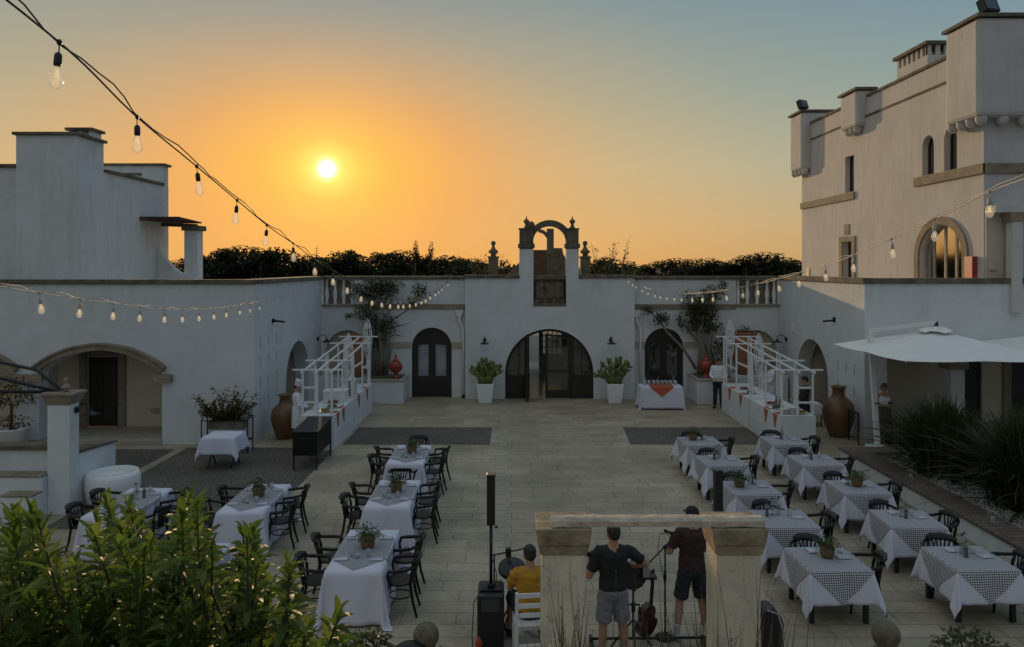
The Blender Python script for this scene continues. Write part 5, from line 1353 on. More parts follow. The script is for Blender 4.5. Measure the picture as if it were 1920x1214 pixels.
# ---------------------------------------------------------------- people
DG = None
def remesh(o, vox, smooth=4, fac=.5):
    """fuse overlapping closed tubes into one continuous skin"""
    md = o.modifiers.new('fuse', 'REMESH'); md.mode = 'VOXEL'; md.voxel_size = vox; md.use_smooth_shade = True
    s = o.modifiers.new('soft', 'SMOOTH'); s.iterations = smooth; s.factor = fac
    dg = bpy.context.evaluated_depsgraph_get(); me = bpy.data.meshes.new_from_object(o.evaluated_get(dg))
    o.modifiers.clear(); old = o.data; mats = list(old.materials); o.data = me
    me.materials.clear(); me.materials.append(mats[0])
    me.polygons.foreach_set('use_smooth', [True] * len(me.polygons)); me.polygons.foreach_set('material_index', [0] * len(me.polygons))
    return o
def wrinkle(o, amp, sc, seed=0.0):
    """soft cloth folds pressed into a garment"""
    from mathutils import noise
    me = o.data; nr = [v.normal.copy() for v in me.vertices]
    for v, n in zip(me.vertices, nr):
        p = v.co
        q = Vector((p.x * sc + seed, p.y * sc, p.z * sc * 1.9 + p.x * sc * .8))
        v.co = p + n * amp * (noise.noise(q) + .5 * noise.noise(q * 2.3) - .15)
    me.update(); return o
def lerp(a, b, t): return a + (b - a) * t
def bone(b, a, c, r0, r1, n=12, bulge=0.0, k=5, ry0=None, ry1=None, side=None):
    a, c = Vector(a), Vector(c); d = (c - a); ln = d.length; u = d / ln
    pts = [a - u * r0 * .55, a - u * r0 * .3] + [lerp(a, c, i / k) for i in range(k + 1)] + [c + u * r1 * .3, c + u * r1 * .55]
    rr = [r0 * .45, r0 * .85] + [lerp(r0, r1, i / k) * (1 + bulge * sin(pi * i / k)) for i in range(k + 1)] + [r1 * .85, r1 * .45]
    ry = None
    if ry0: ry = [ry0 * .45, ry0 * .85] + [lerp(ry0, ry1, i / k) for i in range(k + 1)] + [ry1 * .85, ry1 * .45]
    b.tube(pts, rr, n, ry=ry, side=side)

def hand(b, w, d, palm_n, side, curl, s=1.0):
    """palm and five separate fingers; d = forearm direction, palm_n = palm normal, side=+-1 thumb side"""
    d = Vector(d).normalized(); pn = Vector(palm_n); pn = (pn - d * pn.dot(d)).normalized(); x = d.cross(pn) * side
    w = Vector(w)
    for k in (-1, 0, 1): bone(b, w + x * k * .016 * s, w + d * .085 * s + x * k * .026 * s, .019 * s, .016 * s, 8, k=2)
    for i, l in enumerate((.070, .080, .074, .058)):
        p = w + d * .088 * s + x * (.034 - .022 * i) * s; q = d; a = curl + .06 * i
        for seg in (.45, .32, .23):
            q = (q * cos(a * .8) + pn * sin(a * .8)).normalized(); n = p + q * l * seg * 1.0 * s; bone(b, p, n, .0095 * s, .0085 * s, 7, k=1); p = n; q2 = q; pn2 = (pn * cos(a * .8) - d * sin(a * .8)); q = q2; 
    p = w + d * .03 * s + x * .028 * s; q = (d * .75 + x * .75 + pn * .3).normalized(); n = p + q * .045 * s; bone(b, p, n, .012 * s, .0105 * s, 7, k=1)
    q = (d * .9 + x * .2 + pn * .45).normalized(); bone(b, n, n + q * .035 * s, .0105 * s, .009 * s, 7, k=1)

def person(label, loc, rz, J, skin, hair, clothes, hair_style='short', group=None, sc=1.0):
    """J: dict of joint positions (facing +Y). clothes: list of (name, material, regions)"""
    t = thing('person', label, 'person', loc, rz, group, sc)
    V = {k: Vector(v) for k, v in J.items() if k != 'curl'}
    b = MB()
    hc = V['head']; hd = V.get('look', Vector((0, 1, 0))).normalized(); up = (hc - V['neck']).normalized()
    up = (up - hd * up.dot(hd)).normalized(); hx = hd.cross(up)
    M = Matrix((hx, hd, up)).transposed()
    def hp(x, y, z): return hc + M @ Vector((x, y, z))
    # head: skull, jaw, nose, ears, brow
    b.ball(hp(0, -.012, .025), 1, 18, 12, sc=(.077, .095, .095), M=M); b.ball(hp(0, .022, -.045), 1, 16, 10, sc=(.058, .066, .075), M=M)
    b.ball(hp(0, .07, -.085), .028, 10, 7, sc=(1, .8, .7), M=M); bone(b, hp(0, .082, .018), hp(0, .103, -.026), .009, .015, 8, k=2)
    for s in (-1, 1):
        b.ball(hp(s * .078, -.008, -.01), 1, 10, 7, sc=(.012, .022, .034), M=M); b.ball(hp(s * .03, .078, .022), 1, 8, 6, sc=(.024, .012, .009), M=M); b.ball(hp(s * .042, .055, -.03), 1, 8, 6, sc=(.022, .022, .022), M=M)
    b.ball(hp(0, .086, -.055), 1, 10, 6, sc=(.024, .010, .009), M=M)
    bone(b, V['neckb'], hp(0, -.02, -.05), .062, .054, 14, k=3)
    sx = (V['shr'] - V['shl']).normalized()
    # torso
    cy = [V['pelvis'], V['waist'], V['chest'], V['upper'], V['neckb']]
    b.tube([cy[0] - (cy[1] - cy[0]).normalized() * .12, cy[0] - (cy[1] - cy[0]).normalized() * .06] + cy + [cy[4] + (cy[4] - cy[3]).normalized() * .03], [.09, .155, .168, .145, .165, .165, .075, .05], 20, ry=[.07, .11, .118, .105, .122, .105, .062, .04], side=sx)
    for s in ('l', 'r'):
        bone(b, lerp(V['upper'], V['sh' + s], .35), V['sh' + s], .075, .062, 12, k=3)
        bone(b, V['sh' + s], V['el' + s], .056, .043, 12, .06); bone(b, V['el' + s], V['wr' + s], .043, .028, 12, .08)
        d = (V['wr' + s] - V['el' + s]).normalized()
        hand(b, V['wr' + s] + d * .005, V.get('hd' + s, d), V.get('pn' + s, Vector((0, 0, -1)) if abs(d.z) < .7 else Vector((-1 if s == 'r' else 1, 0, 0))), 1 if s == 'l' else -1, J.get('curl', .35))
        bone(b, V['hip' + s], V['kn' + s], .088, .056, 14, .04); bone(b, V['kn' + s], V['an' + s], .054, .036, 14, .16)
        f = V.get('ft' + s, Vector((0, 1, 0))).normalized(); a = V['an' + s]
        bone(b, a + Vector((0, 0, -.02)) - f * .03, a + f * .15 - Vector((0, 0, a.z - .035)) * min(1, 1 if a.z < .2 else .6), .042, .032, 12, k=3)
    body = remesh(b.build('body', skin, t, recalc=True), .0085, 4)
    # eyes
    e = MB()
    for s in (-1, 1): e.ball(hp(s * .031, .079, .006), .0095, 8, 6)
    e.build('eyes', IRON_P, t)
    # hair / headgear
    h = MB()
    if hair_style in ('short', 'bob'):
        prof = []
        h.ball(hp(0, -.022, .036), 1, 20, 12, sc=(.086, .100, .098), M=M)
        if hair_style == 'bob': h.ball(hp(0, -.045, -.03), 1, 16, 10, sc=(.092, .075, .095), M=M)
        else: h.ball(hp(0, -.050, -.01), 1, 16, 10, sc=(.074, .066, .07), M=M)
        # keep the face clear
        ho = remesh(h.build('hair', hair, t), .008, 2)
        bm = bmesh.new(); bm.from_mesh(ho.data); Mi = M.inverted()
        dele = [v for v in bm.verts if (lambda q: q.y > .03 and q.z < .052 - .2 * max(0, .06 - q.y))(Mi @ (v.co - hc)) or (lambda q: q.y > .0 and q.z < -.02)(Mi @ (v.co - hc))]
        bmesh.ops.delete(bm, geom=dele, context='VERTS'); bm.to_mesh(ho.data); bm.free()
    elif hair_style == 'cap':
        h.ball(hp(0, -.014, .045), 1, 20, 12, sc=(.088, .104, .088), M=M); h.ball(hp(0, .11, .04), 1, 16, 6, sc=(.07, .075, .010), M=M); remesh(h.build('cap', hair, t), .008, 2)
        k = MB(); k.ball(hp(0, -.045, .0), 1, 16, 10, sc=(.078, .07, .06), M=M); k.build('hair', HAIRD, t)
    elif hair_style == 'chef':
        b2 = MB(); rows = []
        for z, r in ((.035, .086), (.10, .086), (.105, .088), (.13, .105), (.18, .115), (.215, .105), (.225, .06), (.226, .002)):
            rows.append([hp(r * cos(a) * (1 + (.05 * sin(a * 9) if z > .11 else 0)), -.015 + r * 1.12 * sin(a) * (1 + (.05 * sin(a * 9) if z > .11 else 0)), z) for a in [2 * pi * i / 36 for i in range(37)]])
        b2.grid(rows); b2.build('chef_hat', LINEN, t)
        k = MB(); k.ball(hp(0, -.04, .0), 1, 16, 10, sc=(.078, .075, .065), M=M); k.build('hair', HAIRD, t)
    for name, m, parts in clothes:
        if parts[0] in ('shoes', 'socks'):
            for s in ('l', 'r'):
                c = MB(); a = V['an' + s]
                if parts[0] == 'shoes':
                    f = V.get('ft' + s, Vector((0, 1, 0))).normalized(); bone(c, a - f * .05 + Vector((0, 0, -.035)), a + f * .16 + Vector((0, 0, -.045)), .052, .044, 12, k=3)
                else: c.tube([a + Vector((0, 0, .13)), a, a - Vector((0, 0, .05))], [.047, .045, .047], 12)
                remesh(c.build(name[:-1], m, t, recalc=True), .0105, 6)
            continue
        c = MB()
        for p in parts:
            if p == 'torso':
                c.tube([lerp(V['pelvis'], V['waist'], -.02), lerp(V['pelvis'], V['waist'], .1), V['waist'], V['chest'], V['upper'], lerp(V['upper'], V['neckb'], .55), lerp(V['upper'], V['neckb'], .9)], [.188, .190, .172, .186, .184, .13, .088], 24, ry=[.138, .140, .13, .143, .126, .088, .072], side=sx)
                for s in ('l', 'r'): bone(c, lerp(V['upper'], V['sh' + s], .3), V['sh' + s], .092, .076, 14, k=3)
            if p == 'vest':
                c.tube([lerp(V['pelvis'], V['waist'], -.02), V['waist'], V['chest'], lerp(V['chest'], V['upper'], .6)], [.186, .168, .186, .16], 24, ry=[.138, .13, .143, .12], side=sx)
                for s in ('l', 'r'): bone(c, lerp(V['upper'], V['sh' + s], .5) + Vector((0, .08, -.1)), lerp(V['upper'], V['sh' + s], .5) + Vector((0, -.02, .07)), .055, .05, 10, k=3); bone(c, lerp(V['upper'], V['sh' + s], .5) + Vector((0, -.1, -.1)), lerp(V['upper'], V['sh' + s], .5) + Vector((0, -.02, .07)), .055, .05, 10, k=3)
            if p == 'tee':
                for s in ('l', 'r'):
                    e_ = lerp(V['sh' + s], V['el' + s], .72); c.tube([V['sh' + s], lerp(V['sh' + s], e_, .5), e_], [.076, .072, .074], 14)
            if p == 'long':
                for s in ('l', 'r'):
                    bone(c, V['sh' + s], V['el' + s], .074, .062, 14, k=4); c.tube([V['el' + s], lerp(V['el' + s], V['wr' + s], .5), lerp(V['el' + s], V['wr' + s], .95)], [.062, .052, .046], 14)
            if p in ('shorts', 'trousers'):
                c.tube([lerp(V['pelvis'], V['waist'], -.62), lerp(V['pelvis'], V['waist'], -.2), lerp(V['pelvis'], V['waist'], .25)], [.165, .190, .178], 22, ry=[.115, .138, .128], side=sx)
                for s in ('l', 'r'):
                    hp_ = V['hip' + s]; kn = V['kn' + s]; an = V['an' + s]
                    if p == 'shorts':
                        e_ = lerp(hp_, kn, .88); c.tube([hp_ + (hp_ - kn).normalized() * .05, lerp(hp_, e_, .5), e_], [.105, .104, .106], 16)
                    else:
                        bone(c, hp_, kn, .106, .078, 14); c.tube([kn, lerp(kn, an, .5), lerp(kn, an, .93)], [.078, .074, .072], 14)
            if p == 'skirt':
                c.tube([V['waist'], V['pelvis'], Vector((0, 0, .5)), Vector((0, 0, .12))], [.165, .20, .25, .29], 24, ry=[.13, .15, .2, .24], side=sx)
            if p == 'apron':
                c.tube([lerp(V['pelvis'], V['waist'], .9), V['pelvis'], V['pelvis'] + Vector((0, .01, -.48))], [.18, .2, .23], 24, ry=[.14, .15, .17], side=sx)
        wrinkle(remesh(c.build(name, m, t, recalc=True), .0105, 6), .013, 8.5, loc[0])
    return t, V

def stand(**k):
    J = dict(pelvis=(0, 0, .95), waist=(0, .01, 1.12), chest=(0, .0, 1.30), upper=(0, -.02, 1.42), neckb=(0, -.025, 1.50), neck=(0, -.02, 1.54), head=(0, .0, 1.645),
             shl=(-.185, -.02, 1.425), shr=(.185, -.02, 1.425), ell=(-.24, -.02, 1.14), elr=(.24, -.02, 1.14), wrl=(-.25, .06, .90), wrr=(.25, .06, .90),
             hipl=(-.09, 0, .90), hipr=(.09, 0, .90), knl=(-.105, .02, .50), knr=(.105, .02, .50), anl=(-.12, -.02, .085), anr=(.12, -.02, .085), ftl=(-.25, 1, 0), ftr=(.25, 1, 0))
    J.update(k); return J

BLK = mat('black_tee', (.014, .014, .015), .85, noise=.2, nscale=8, bump=.2, bscale=12)
MAROON = mat('dark_maroon_tee', (.045, .018, .016), .85, noise=.2, nscale=8, bump=.2, bscale=12)
GREYS = mat('grey_shorts', (.20, .195, .205), .85, noise=.15, nscale=10, bump=.25, bscale=12)
YEL = mat('mustard_tee', (.48, .24, .015), .85, noise=.15, nscale=8, bump=.25, bscale=12)
DKT = mat('dark_trousers', (.02, .02, .024), .85, noise=.2, nscale=8)
CHEFW = mat('chef_white', (.72, .73, .76), .85, noise=.08, nscale=8, bump=.25, bscale=14)
FLOR = mat('flowered_skirt', (.03, .03, .028), .9, noise=.6, nscale=22, col2=(.12, .07, .055))
SHOEW = mat('pale_shoe', (.42, .41, .40), .6); SHOED = mat('dark_shoe', (.02, .02, .02), .5)

# guitarist in black, seen from behind
person('guitarist from behind in black tee and grey shorts holding a dark guitar', (1.27, 9.38, .004), R(4),
       stand(shl=(-.195, -.01, 1.42), shr=(.195, .0, 1.42), ell=(-.30, .02, 1.10), wrl=(-.27, .23, 1.20), elr=(.44, .02, 1.24), wrr=(.24, .22, 1.14), look=(-.15, 1, -.12), anl=(-.15, -.02, .085), anr=(.16, -.02, .085), knl=(-.12, .02, .5), knr=(.125, .02, .5), curl=.5, hdl=(.1, .6, .7), pnl=(.6, -.3, 0), pnr=(0, -.4, -1), hdr=(-.8, .3, -.3)),
       SKIN, HAIRD, [('tee', BLK, ['torso', 'tee']), ('shorts', GREYS, ['shorts']), ('shoes', SHOED, ['shoes'])], sc=1.0)
# singer in cap
person('singer from behind in dark cap, maroon tee and black shorts holding a microphone', (2.42, 10.05, .004), R(10),
       stand(shl=(-.195, .0, 1.42), shr=(.19, -.02, 1.42), ell=(-.30, .05, 1.15), wrl=(-.20, .24, 1.27), elr=(.27, .05, 1.13), wrr=(.1, .26, 1.2), look=(-.1, 1, -.1), anl=(-.22, -.02, .085), anr=(.2, -.02, .085), knl=(-.16, .03, .5), knr=(.15, .03, .5), curl=.8),
       SKIN, BLK, [('tee', MAROON, ['torso', 'tee']), ('shorts', DKT, ['shorts']), ('socks', SHOEW, ['socks']), ('shoes', SHOEW, ['shoes'])], 'cap', sc=1.0)
# seated player in mustard
seat = stand(pelvis=(0, -.02, .54), waist=(0, .0, .71), chest=(0, .02, .89), upper=(0, .01, 1.01), neckb=(0, .01, 1.085), neck=(0, .02, 1.12), head=(0, .05, 1.225), look=(-.1, 1, -.35),
             shl=(-.19, .01, 1.01), shr=(.19, .01, 1.01), ell=(-.25, .14, .76), wrl=(-.17, .38, .80), elr=(.25, .14, .76), wrr=(.17, .38, .80),
             hipl=(-.10, .02, .52), hipr=(.10, .02, .52), knl=(-.2, .46, .54), knr=(.2, .46, .54), anl=(-.22, .42, .09), anr=(.22, .44, .09))
person('seated player in a mustard tee on a white chair at the drum pads', (.235, 9.72, .004), R(6), seat, SKIN, HAIRD, [('tee', YEL, ['torso', 'tee']), ('shorts', DKT, ['shorts']), ('shoes', SHOED, ['shoes'])])
# woman looking at her phone
person('woman in white sleeveless top looking down at a phone by the porch', (10.52, 21.1, .004), R(176),
       stand(ell=(-.25, .03, 1.15), wrl=(-.07, .24, 1.16), elr=(.25, .03, 1.15), wrr=(.07, .24, 1.16), look=(0, 1, -.6), curl=.6), SKIN, HAIRB,
       [('top', CHEFW, ['vest']), ('skirt', FLOR, ['skirt']), ('shoes', SHOED, ['shoes'])], 'bob', sc=.96)
b = MB(); b.box(-.035, .035, -.005, .005, -.07, .07); o = b.build('mobile_phone', IRON_P, bevel=.003); o.location = (10.52, 20.80, 1.20); o.rotation_euler = (R(50), 0, 0); tag(o, 'dark phone held by the woman at the porch', 'phone')
# cooks behind the counters
CK = dict(ell=(-.26, .05, 1.14), wrl=(-.12, .3, 1.08), elr=(.26, .05, 1.14), wrr=(.12, .3, 1.08), look=(0, 1, -.5), curl=.5)
person('cook in white hat and jacket bending over the left buffet', (-6.05, 21.05, .004), R(-72), stand(**CK), SKIN, HAIRD, [('jacket', CHEFW, ['torso', 'long']), ('apron', CHEFW, ['apron']), ('trousers', DKT, ['trousers']), ('shoes', SHOED, ['shoes'])], 'chef', sc=.97)
person('server in white shirt standing at the far end of the right buffet', (7.28, 26.35, .004), R(165), stand(**CK), SKIN, HAIRD, [('shirt', CHEFW, ['torso', 'long']), ('trousers', DKT, ['trousers']), ('shoes', SHOED, ['shoes'])], sc=1.0)
person('cook in white behind the middle of the right buffet', (8.75, 25.2, .004), R(80), stand(**CK), SKIN, HAIRD, [('shirt', CHEFW, ['torso', 'long']), ('apron', CHEFW, ['apron']), ('trousers', DKT, ['trousers']), ('shoes', SHOED, ['shoes'])], 'short', sc=1.0)
person('waiter in a dark uniform behind the near end of the right buffet', (8.62, 22.0, .004), R(70), stand(**CK), SKIN, HAIRD, [('shirt', DKT, ['torso', 'long']), ('apron', BLK, ['apron']), ('trousers', DKT, ['trousers']), ('shoes', SHOED, ['shoes'])], 'short', sc=1.0)

# ---------------------------------------------------------------- the band's gear
# column loudspeaker on its bass box
def column_speaker(x, y, lab, s=1.0):
    t = thing('column_loudspeaker', lab, 'loudspeaker', (x, y, .004))
    b = MB(); b.box(-.175, .175, -.22, .24, .02, .70); o = b.build('bass_box', IRON_P, t, bevel=.02)
    b = MB(); b.box(-.15, .15, -.10, .20, .702, .73); b.build('top_handle', IRON, t, bevel=.01)
    b = MB(); b.box(-.12, .12, -.226, -.221, .5, .66); b.build('connector_plate', mat('panel_grey', (.05, .05, .05), .4), t)
    b = MB(); b.tube([(0, 0, .73), (0, 0, .78)], .05, 12); b.tube([(0, 0, .73), (0, 0, 1.58)], .022, 12); b.build('pole', IRON, t)
    b = MB(); b.box(-.055, .055, -.06, .06, 1.56, 2.22); b.box(-.06, .06, -.065, .065, 2.20, 2.235); b.build('column', IRON_P, t, bevel=.008)
    b = MB(); b.ball((.07, -.02, 1.53), .02, 8, 6); b.build('knob', IRON, t)
    for sx in (-1, 1):
        for sy in (-1, 1):
            b = MB(); b.tube([(sx * .13, sy * .17, 0), (sx * .13, sy * .17, .021)], .02, 8); b.build('foot', IRON, t)
column_speaker(-.28, 9.95, 'slim black column loudspeaker on a bass box, left of the band')
column_speaker(2.80, 10.15, 'slim black column loudspeaker partly behind the beam, right of the band')
# microphone stand
t = thing('microphone_stand', 'black microphone stand with boom arm before the singer', 'microphone stand', (2.06, 10.05, .004))
b = MB(); b.lathe([(.13, 0), (.135, .015), (.05, .04), (.02, .08)], (0, 0, 0), 16); b.build('base', IRON, t)
b = MB(); b.tube([(0, 0, .05), (0, 0, 1.22)], .012, 8); b.tube([(0, 0, .78), (0, 0, .9)], .02, 8); b.build('upright', IRON, t)
b = MB(); b.tube([(-.46, .05, .72), (.17, -.02, 1.42)], .010, 8); b.ball((0, 0, 1.22), .03, 8, 6); b.build('boom_arm', IRON, t)
b = MB(); b.tube([(.15, -.02, 1.40), (.02, -.03, 1.44)], [.014, .018], 8); b.ball((.0, -.03, 1.445), .026, 10, 7); b.build('microphone', IRON, t)
b = MB(); b.tube([(.14, -.03, 1.4), (-.08, -.05, 1.42), (-.10, -.03, 1.2), (-.05, 0, .95), (0, .02, .7), (.02, .03, .3), (.1, -.05, .02)], .005, 5); b.build('cable', IRON_P, t)
# music stand with tablet
t = thing('tripod_stand', 'black tripod stand with clamp arms beside the guitarist', 'stand', (1.56, 9.62, .004))
b = MB(); b.tube([(0, 0, .22), (0, 0, .98)], .013, 8); b.tube([(0, 0, .55), (0, 0, .66)], .024, 8); b.build('pole', IRON, t)
for k in range(3):
    a = 2 * pi * k / 3 + .5
    b = MB(); b.tube([(0, 0, .45), (.32 * cos(a), .32 * sin(a), 0)], .012, 7); b.build('leg', IRON, t)
b = MB(); b.tube([(-.22, 0, 1.08), (0, 0, .95), (.12, 0, .88)], .01, 6); b.tube([(.0, 0, .80), (.2, 0, 1.02)], .01, 6); b.box(.08, .30, -.05, .08, .98, 1.01); b.build('clamp_arm', IRON, t)
b = MB(); b.tube([(-.08, 0, .55), (-.08, 0, .64), (.08, 0, .64), (.08, 0, .55)], .014, 6); b.build('fork', IRON, t)
b = MB(); b.box(.12, .2, -.055, .04, 1.011, 1.14); b.build('phone_cradle', mat('silver_grey', (.35, .35, .36), .35, .6), t)
# guitars
GUITB = mat('guitar_black', (.02, .018, .018), .25); GUITR = mat('guitar_red_brown', (.085, .022, .015), .3, noise=.5, nscale=5)
def guitar(lab, loc, rot, body, s=1.0):
    t = thing('acoustic_guitar', lab, 'guitar', loc, 0, None, s); t.rotation_euler = rot
    out_ = []
    for i in range(40):
        a = 2 * pi * i / 40; z = -.25 * cos(a); w = .19 * abs(sin(a)) ** .8 * (1 if z < 0 else .80) * (1 - .22 * math.exp(-((z - .04) / .07) ** 2))
        out_.append((w if sin(a) > 0 else -w, z))
    b = MB(); b.slab(out_, [], (0, -.05, 0), (1, 0, 0), (0, 0, 1), (0, 1, 0), .10); b.build('body', body, t, bevel=.008)
    b = MB(); b.bar((0, .065, .2), (0, .07, .68), .05, .025, up=(0, 1, 0)); b.build('neck', WOODD, t)
    b = MB(); b.bar((0, .07, .68), (0, .05, .84), .075, .018, up=(0, 1, 0)); o = b.build('headstock', body, t)
    b = MB()
    for sx in (-1, 1):
        for k in range(3): b.ball((sx * .048, .065, .71 + k * .045), .009, 8, 6)
    b.build('tuning_peg', STEEL, o)
    b = MB(); b.lathe([(.05, 0), (.045, .003), (1e-5, .003)], (0, .051, .06), 20, M=Matrix.Rotation(R(-90), 3, 'X')); b.build('sound_hole', IRON_P, t)
    b = MB(); b.box(-.06, .06, .0505, .06, -.14, -.12); b.build('bridge', IRON_P, t)
    return t
guitar('dark acoustic guitar held against the guitarist\'s right side', (1.50, 9.60, 1.06), (R(8), R(-62), R(12)), GUITB)
guitar('red brown guitar upright on the floor between the two standing players', (1.80, 10.0, .27), (R(-12), R(8), R(215)), GUITR, .95)
t = thing('guitar_case', 'rounded black instrument bag leaning behind the right pillar', 'instrument bag', (3.30, 9.65, .004))
b = MB(); b.slab([(-.16, 0), (.16, 0)] + [(.16 * cos(R(a)) * (1.05 if a < 90 else 1.0), .35 + .28 * sin(R(a))) for a in range(0, 181, 12)], [], (0, -.14, 0), (1, 0, 0), (0, 0, 1), (0, 1, 0), .26); b.build('bag', IRON_P, t, bevel=.04)
b = MB(); b.tube([(.13, -.15, .05), (.15, -.16, .35), (.08, -.16, .58), (-.05, -.15, .62)], .012, 6); b.build('piping', mat('grey_trim', (.3, .3, .31), .5), t)
# white ladder-back chair
t = thing('slatted_chair', 'white slat-back chair under the seated player', 'chair', (.235, 9.62, .004), R(6))
b = MB(); b.box(-.21, .21, -.17, .24, .425, .455); b.build('seat', WHITEP, t, bevel=.008)
for sx in (-1, 1):
    b = MB(); b.bar((sx * .20, -.19, 0), (sx * .20, -.24, .90), .04, .035); b.build('leg', WHITEP, t)
    b = MB(); b.bar((sx * .19, .22, 0), (sx * .19, .22, .424), .04, .04); b.build('leg', WHITEP, t)
b = MB()
for z in (.58, .70, .83): b.box(-.18, .18, -.245 + (.9 - z) * .03, -.222 + (.9 - z) * .03, z, z + .055)
b.build('backrest', WHITEP, t)
b = MB(); b.box(-.17, .17, -.21, -.19, .2, .23); b.box(-.17, .17, .21, .23, .2, .23); b.build('stretcher', WHITEP, t)
# drum pad / keyboard on stand in front of the seated player
t = thing('drum_pad', 'dark electronic drum pad on a stand in front of the seated player', 'drum pad', (.0, 10.25, .004))
b = MB(); b.lathe([(.17, .0), (.19, .02), (.19, .06), (.17, .08), (1e-5, .095)], (0, 0, 0), 24, M=Matrix.Rotation(R(24), 3, 'X') , ); 
for i, v in enumerate(b.v): b.v[i] = (v[0], v[1], v[2] + .82)
b.build('pad', IRON_P, t)
b = MB(); b.tube([(0, 0, .2), (0, 0, .84)], .016, 8)
for k in range(3):
    a = 2 * pi * k / 3; b.tube([(0, 0, .4), (.3 * cos(a), .3 * sin(a), 0)], .012, 6)
b.build('stand', IRON, t)
t = thing('boom_microphone', 'boom microphone reaching to the seated player', 'microphone stand', (-.25, 10.5, .004))
b = MB(); b.tube([(0, 0, .03), (0, 0, .95)], .012, 8); b.lathe([(.12, 0), (.12, .02), (.02, .05)], (0, 0, 0), 14); b.tube([(-.05, .0, .93), (.48, -.42, 1.2)], .010, 7); b.build('stand', IRON, t)
b = MB(); b.tube([(.44, -.39, 1.18), (.52, -.45, 1.22)], [.016, .022], 8); b.build('microphone', IRON, t)
b = MB(); b.box(.16, .24, -.2, -.13, .98, 1.10); b.build('counterweight', IRON_P, t)
# cables on the floor
random.seed(77); b = MB()
for k in range(7):
    p = Vector((random.uniform(-.75, .3), random.uniform(9.35, 9.7), .012)); pts = [p.copy()]
    a = random.uniform(0, 6.28)
    for i in range(18):
        a += random.uniform(-.7, .9); p = p + Vector((cos(a) * .07, sin(a) * .05, 0)); p.z = .012 + random.uniform(0, .02); pts.append(p.copy())
    b.tube(pts, .007, 5)
b.tube([(-.36, 9.9, .75), (-.50, 9.8, .6), (-.52, 9.7, .2), (-.5, 9.6, .015)], .007, 5); b.tube([(-.26, 9.85, 1.15), (-.2, 9.82, .95), (-.22, 9.8, .78)], .006, 5)
tag(b.build('cable_tangle', IRON_P), 'tangle of black cables on the floor at the loudspeaker foot', 'cables')
t = thing('mixer_table', 'low dark stand with white sheets at the bottom edge before the band', 'table', (1.5, 8.95, .004))
b = MB(); b.box(-.75, .72, -.2, .2, .30, .34); b.build('top', IRON_P, t, bevel=.008)
b = MB(); b.box(-.45, -.03, -.16, .17, .342, .348); b.box(.0, .55, -.16, .17, .342, .348); b.build('sheet', LINEN, t)
for sx in (-1, 1):
    for sy in (-1, 1):
        b = MB(); b.tube([(sx * .65, sy * .16, 0), (sx * .65, sy * .16, .30)], .018, 7); b.build('leg', IRON, t)
b = MB(); b.tube([(1.02, 9.75, .14), (2.55, 9.78, .14)], .018, 7); b.box(1.02, 1.06, 9.6, 9.9, .0, .12); b.box(2.5, 2.54, 9.6, 9.9, 0, .12); tag(b.build('stage_bar', IRON), 'low black metal bar on feet across the band floor', 'bar')

# ---------------------------------------------------------------- foreground pergola pillars and beam
PSTONE = render_mat('old_render')
CAPST = mat('grimy_capital_stone', (.40, .315, .19), .95, noise=.6, nscale=5, bump=.8, bscale=24, col2=(.13, .11, .075))
def pergola_pillar(x0, x1, y, lab):
    t = thing('pergola_pillar', lab, 'pillar', group='rendered pillars carrying the weathered beam')
    c = (x0 + x1) / 2; w = (x1 - x0) / 2; d = w
    b = MB(); b.box(x0, x1, y, y + 2 * d, 0, 2.12); b.build('shaft', PSTONE, t, bevel=.012)
    b = MB(); b.frustum(c, y + d, 2.122, 2.22, w + .015, d + .015, w + .035, d + .035); b.frustum(c, y + d, 2.222, 2.395, w + .04, d + .04, w + .06, d + .06); b.build('capital', CAPST, t, bevel=.012)
PY = 7.45
pergola_pillar((1016 - 960) * PY / F, (1098 - 960) * PY / F, PY, 'rendered foreground pillar with tufa capital, left end of the beam')
pergola_pillar((1345 - 960) * PY / F, (1427 - 960) * PY / F, PY, 'rendered foreground pillar with tufa capital, right end of the beam')
BEAMW = mat('weathered_beam_wood', (.56, .48, .37), .9, noise=.5, nscale=6, bump=.9, bscale=30)
b = MB(); nseg = 24; rows = []; random.seed(4)
x0, x1 = (1033 - 960) * PY / F, (1434 - 960) * PY / F
prof = [(-.09, 0), (-.085, .055), (-.02, .075), (.085, .07), (.09, .0), (.0, -.002)]
rows = [[Vector((lerp(x0, x1, i / nseg), PY + .07 + p[0] + random.uniform(-.006, .006), 2.40 + p[1] + random.uniform(-.005, .005) + .004)) for p in prof + prof[:1]] for i in range(nseg + 1)]
for r in rows: r[-1] = r[0].copy()
b.grid(rows, smooth=False)
for r in (rows[0], rows[-1]): b.add(r[:-1], [tuple(range(6))])
o = b.build('wooden_beam', BEAMW, merge=True); tag(o, 'weathered pale wooden beam lying across the two foreground pillars', 'beam')
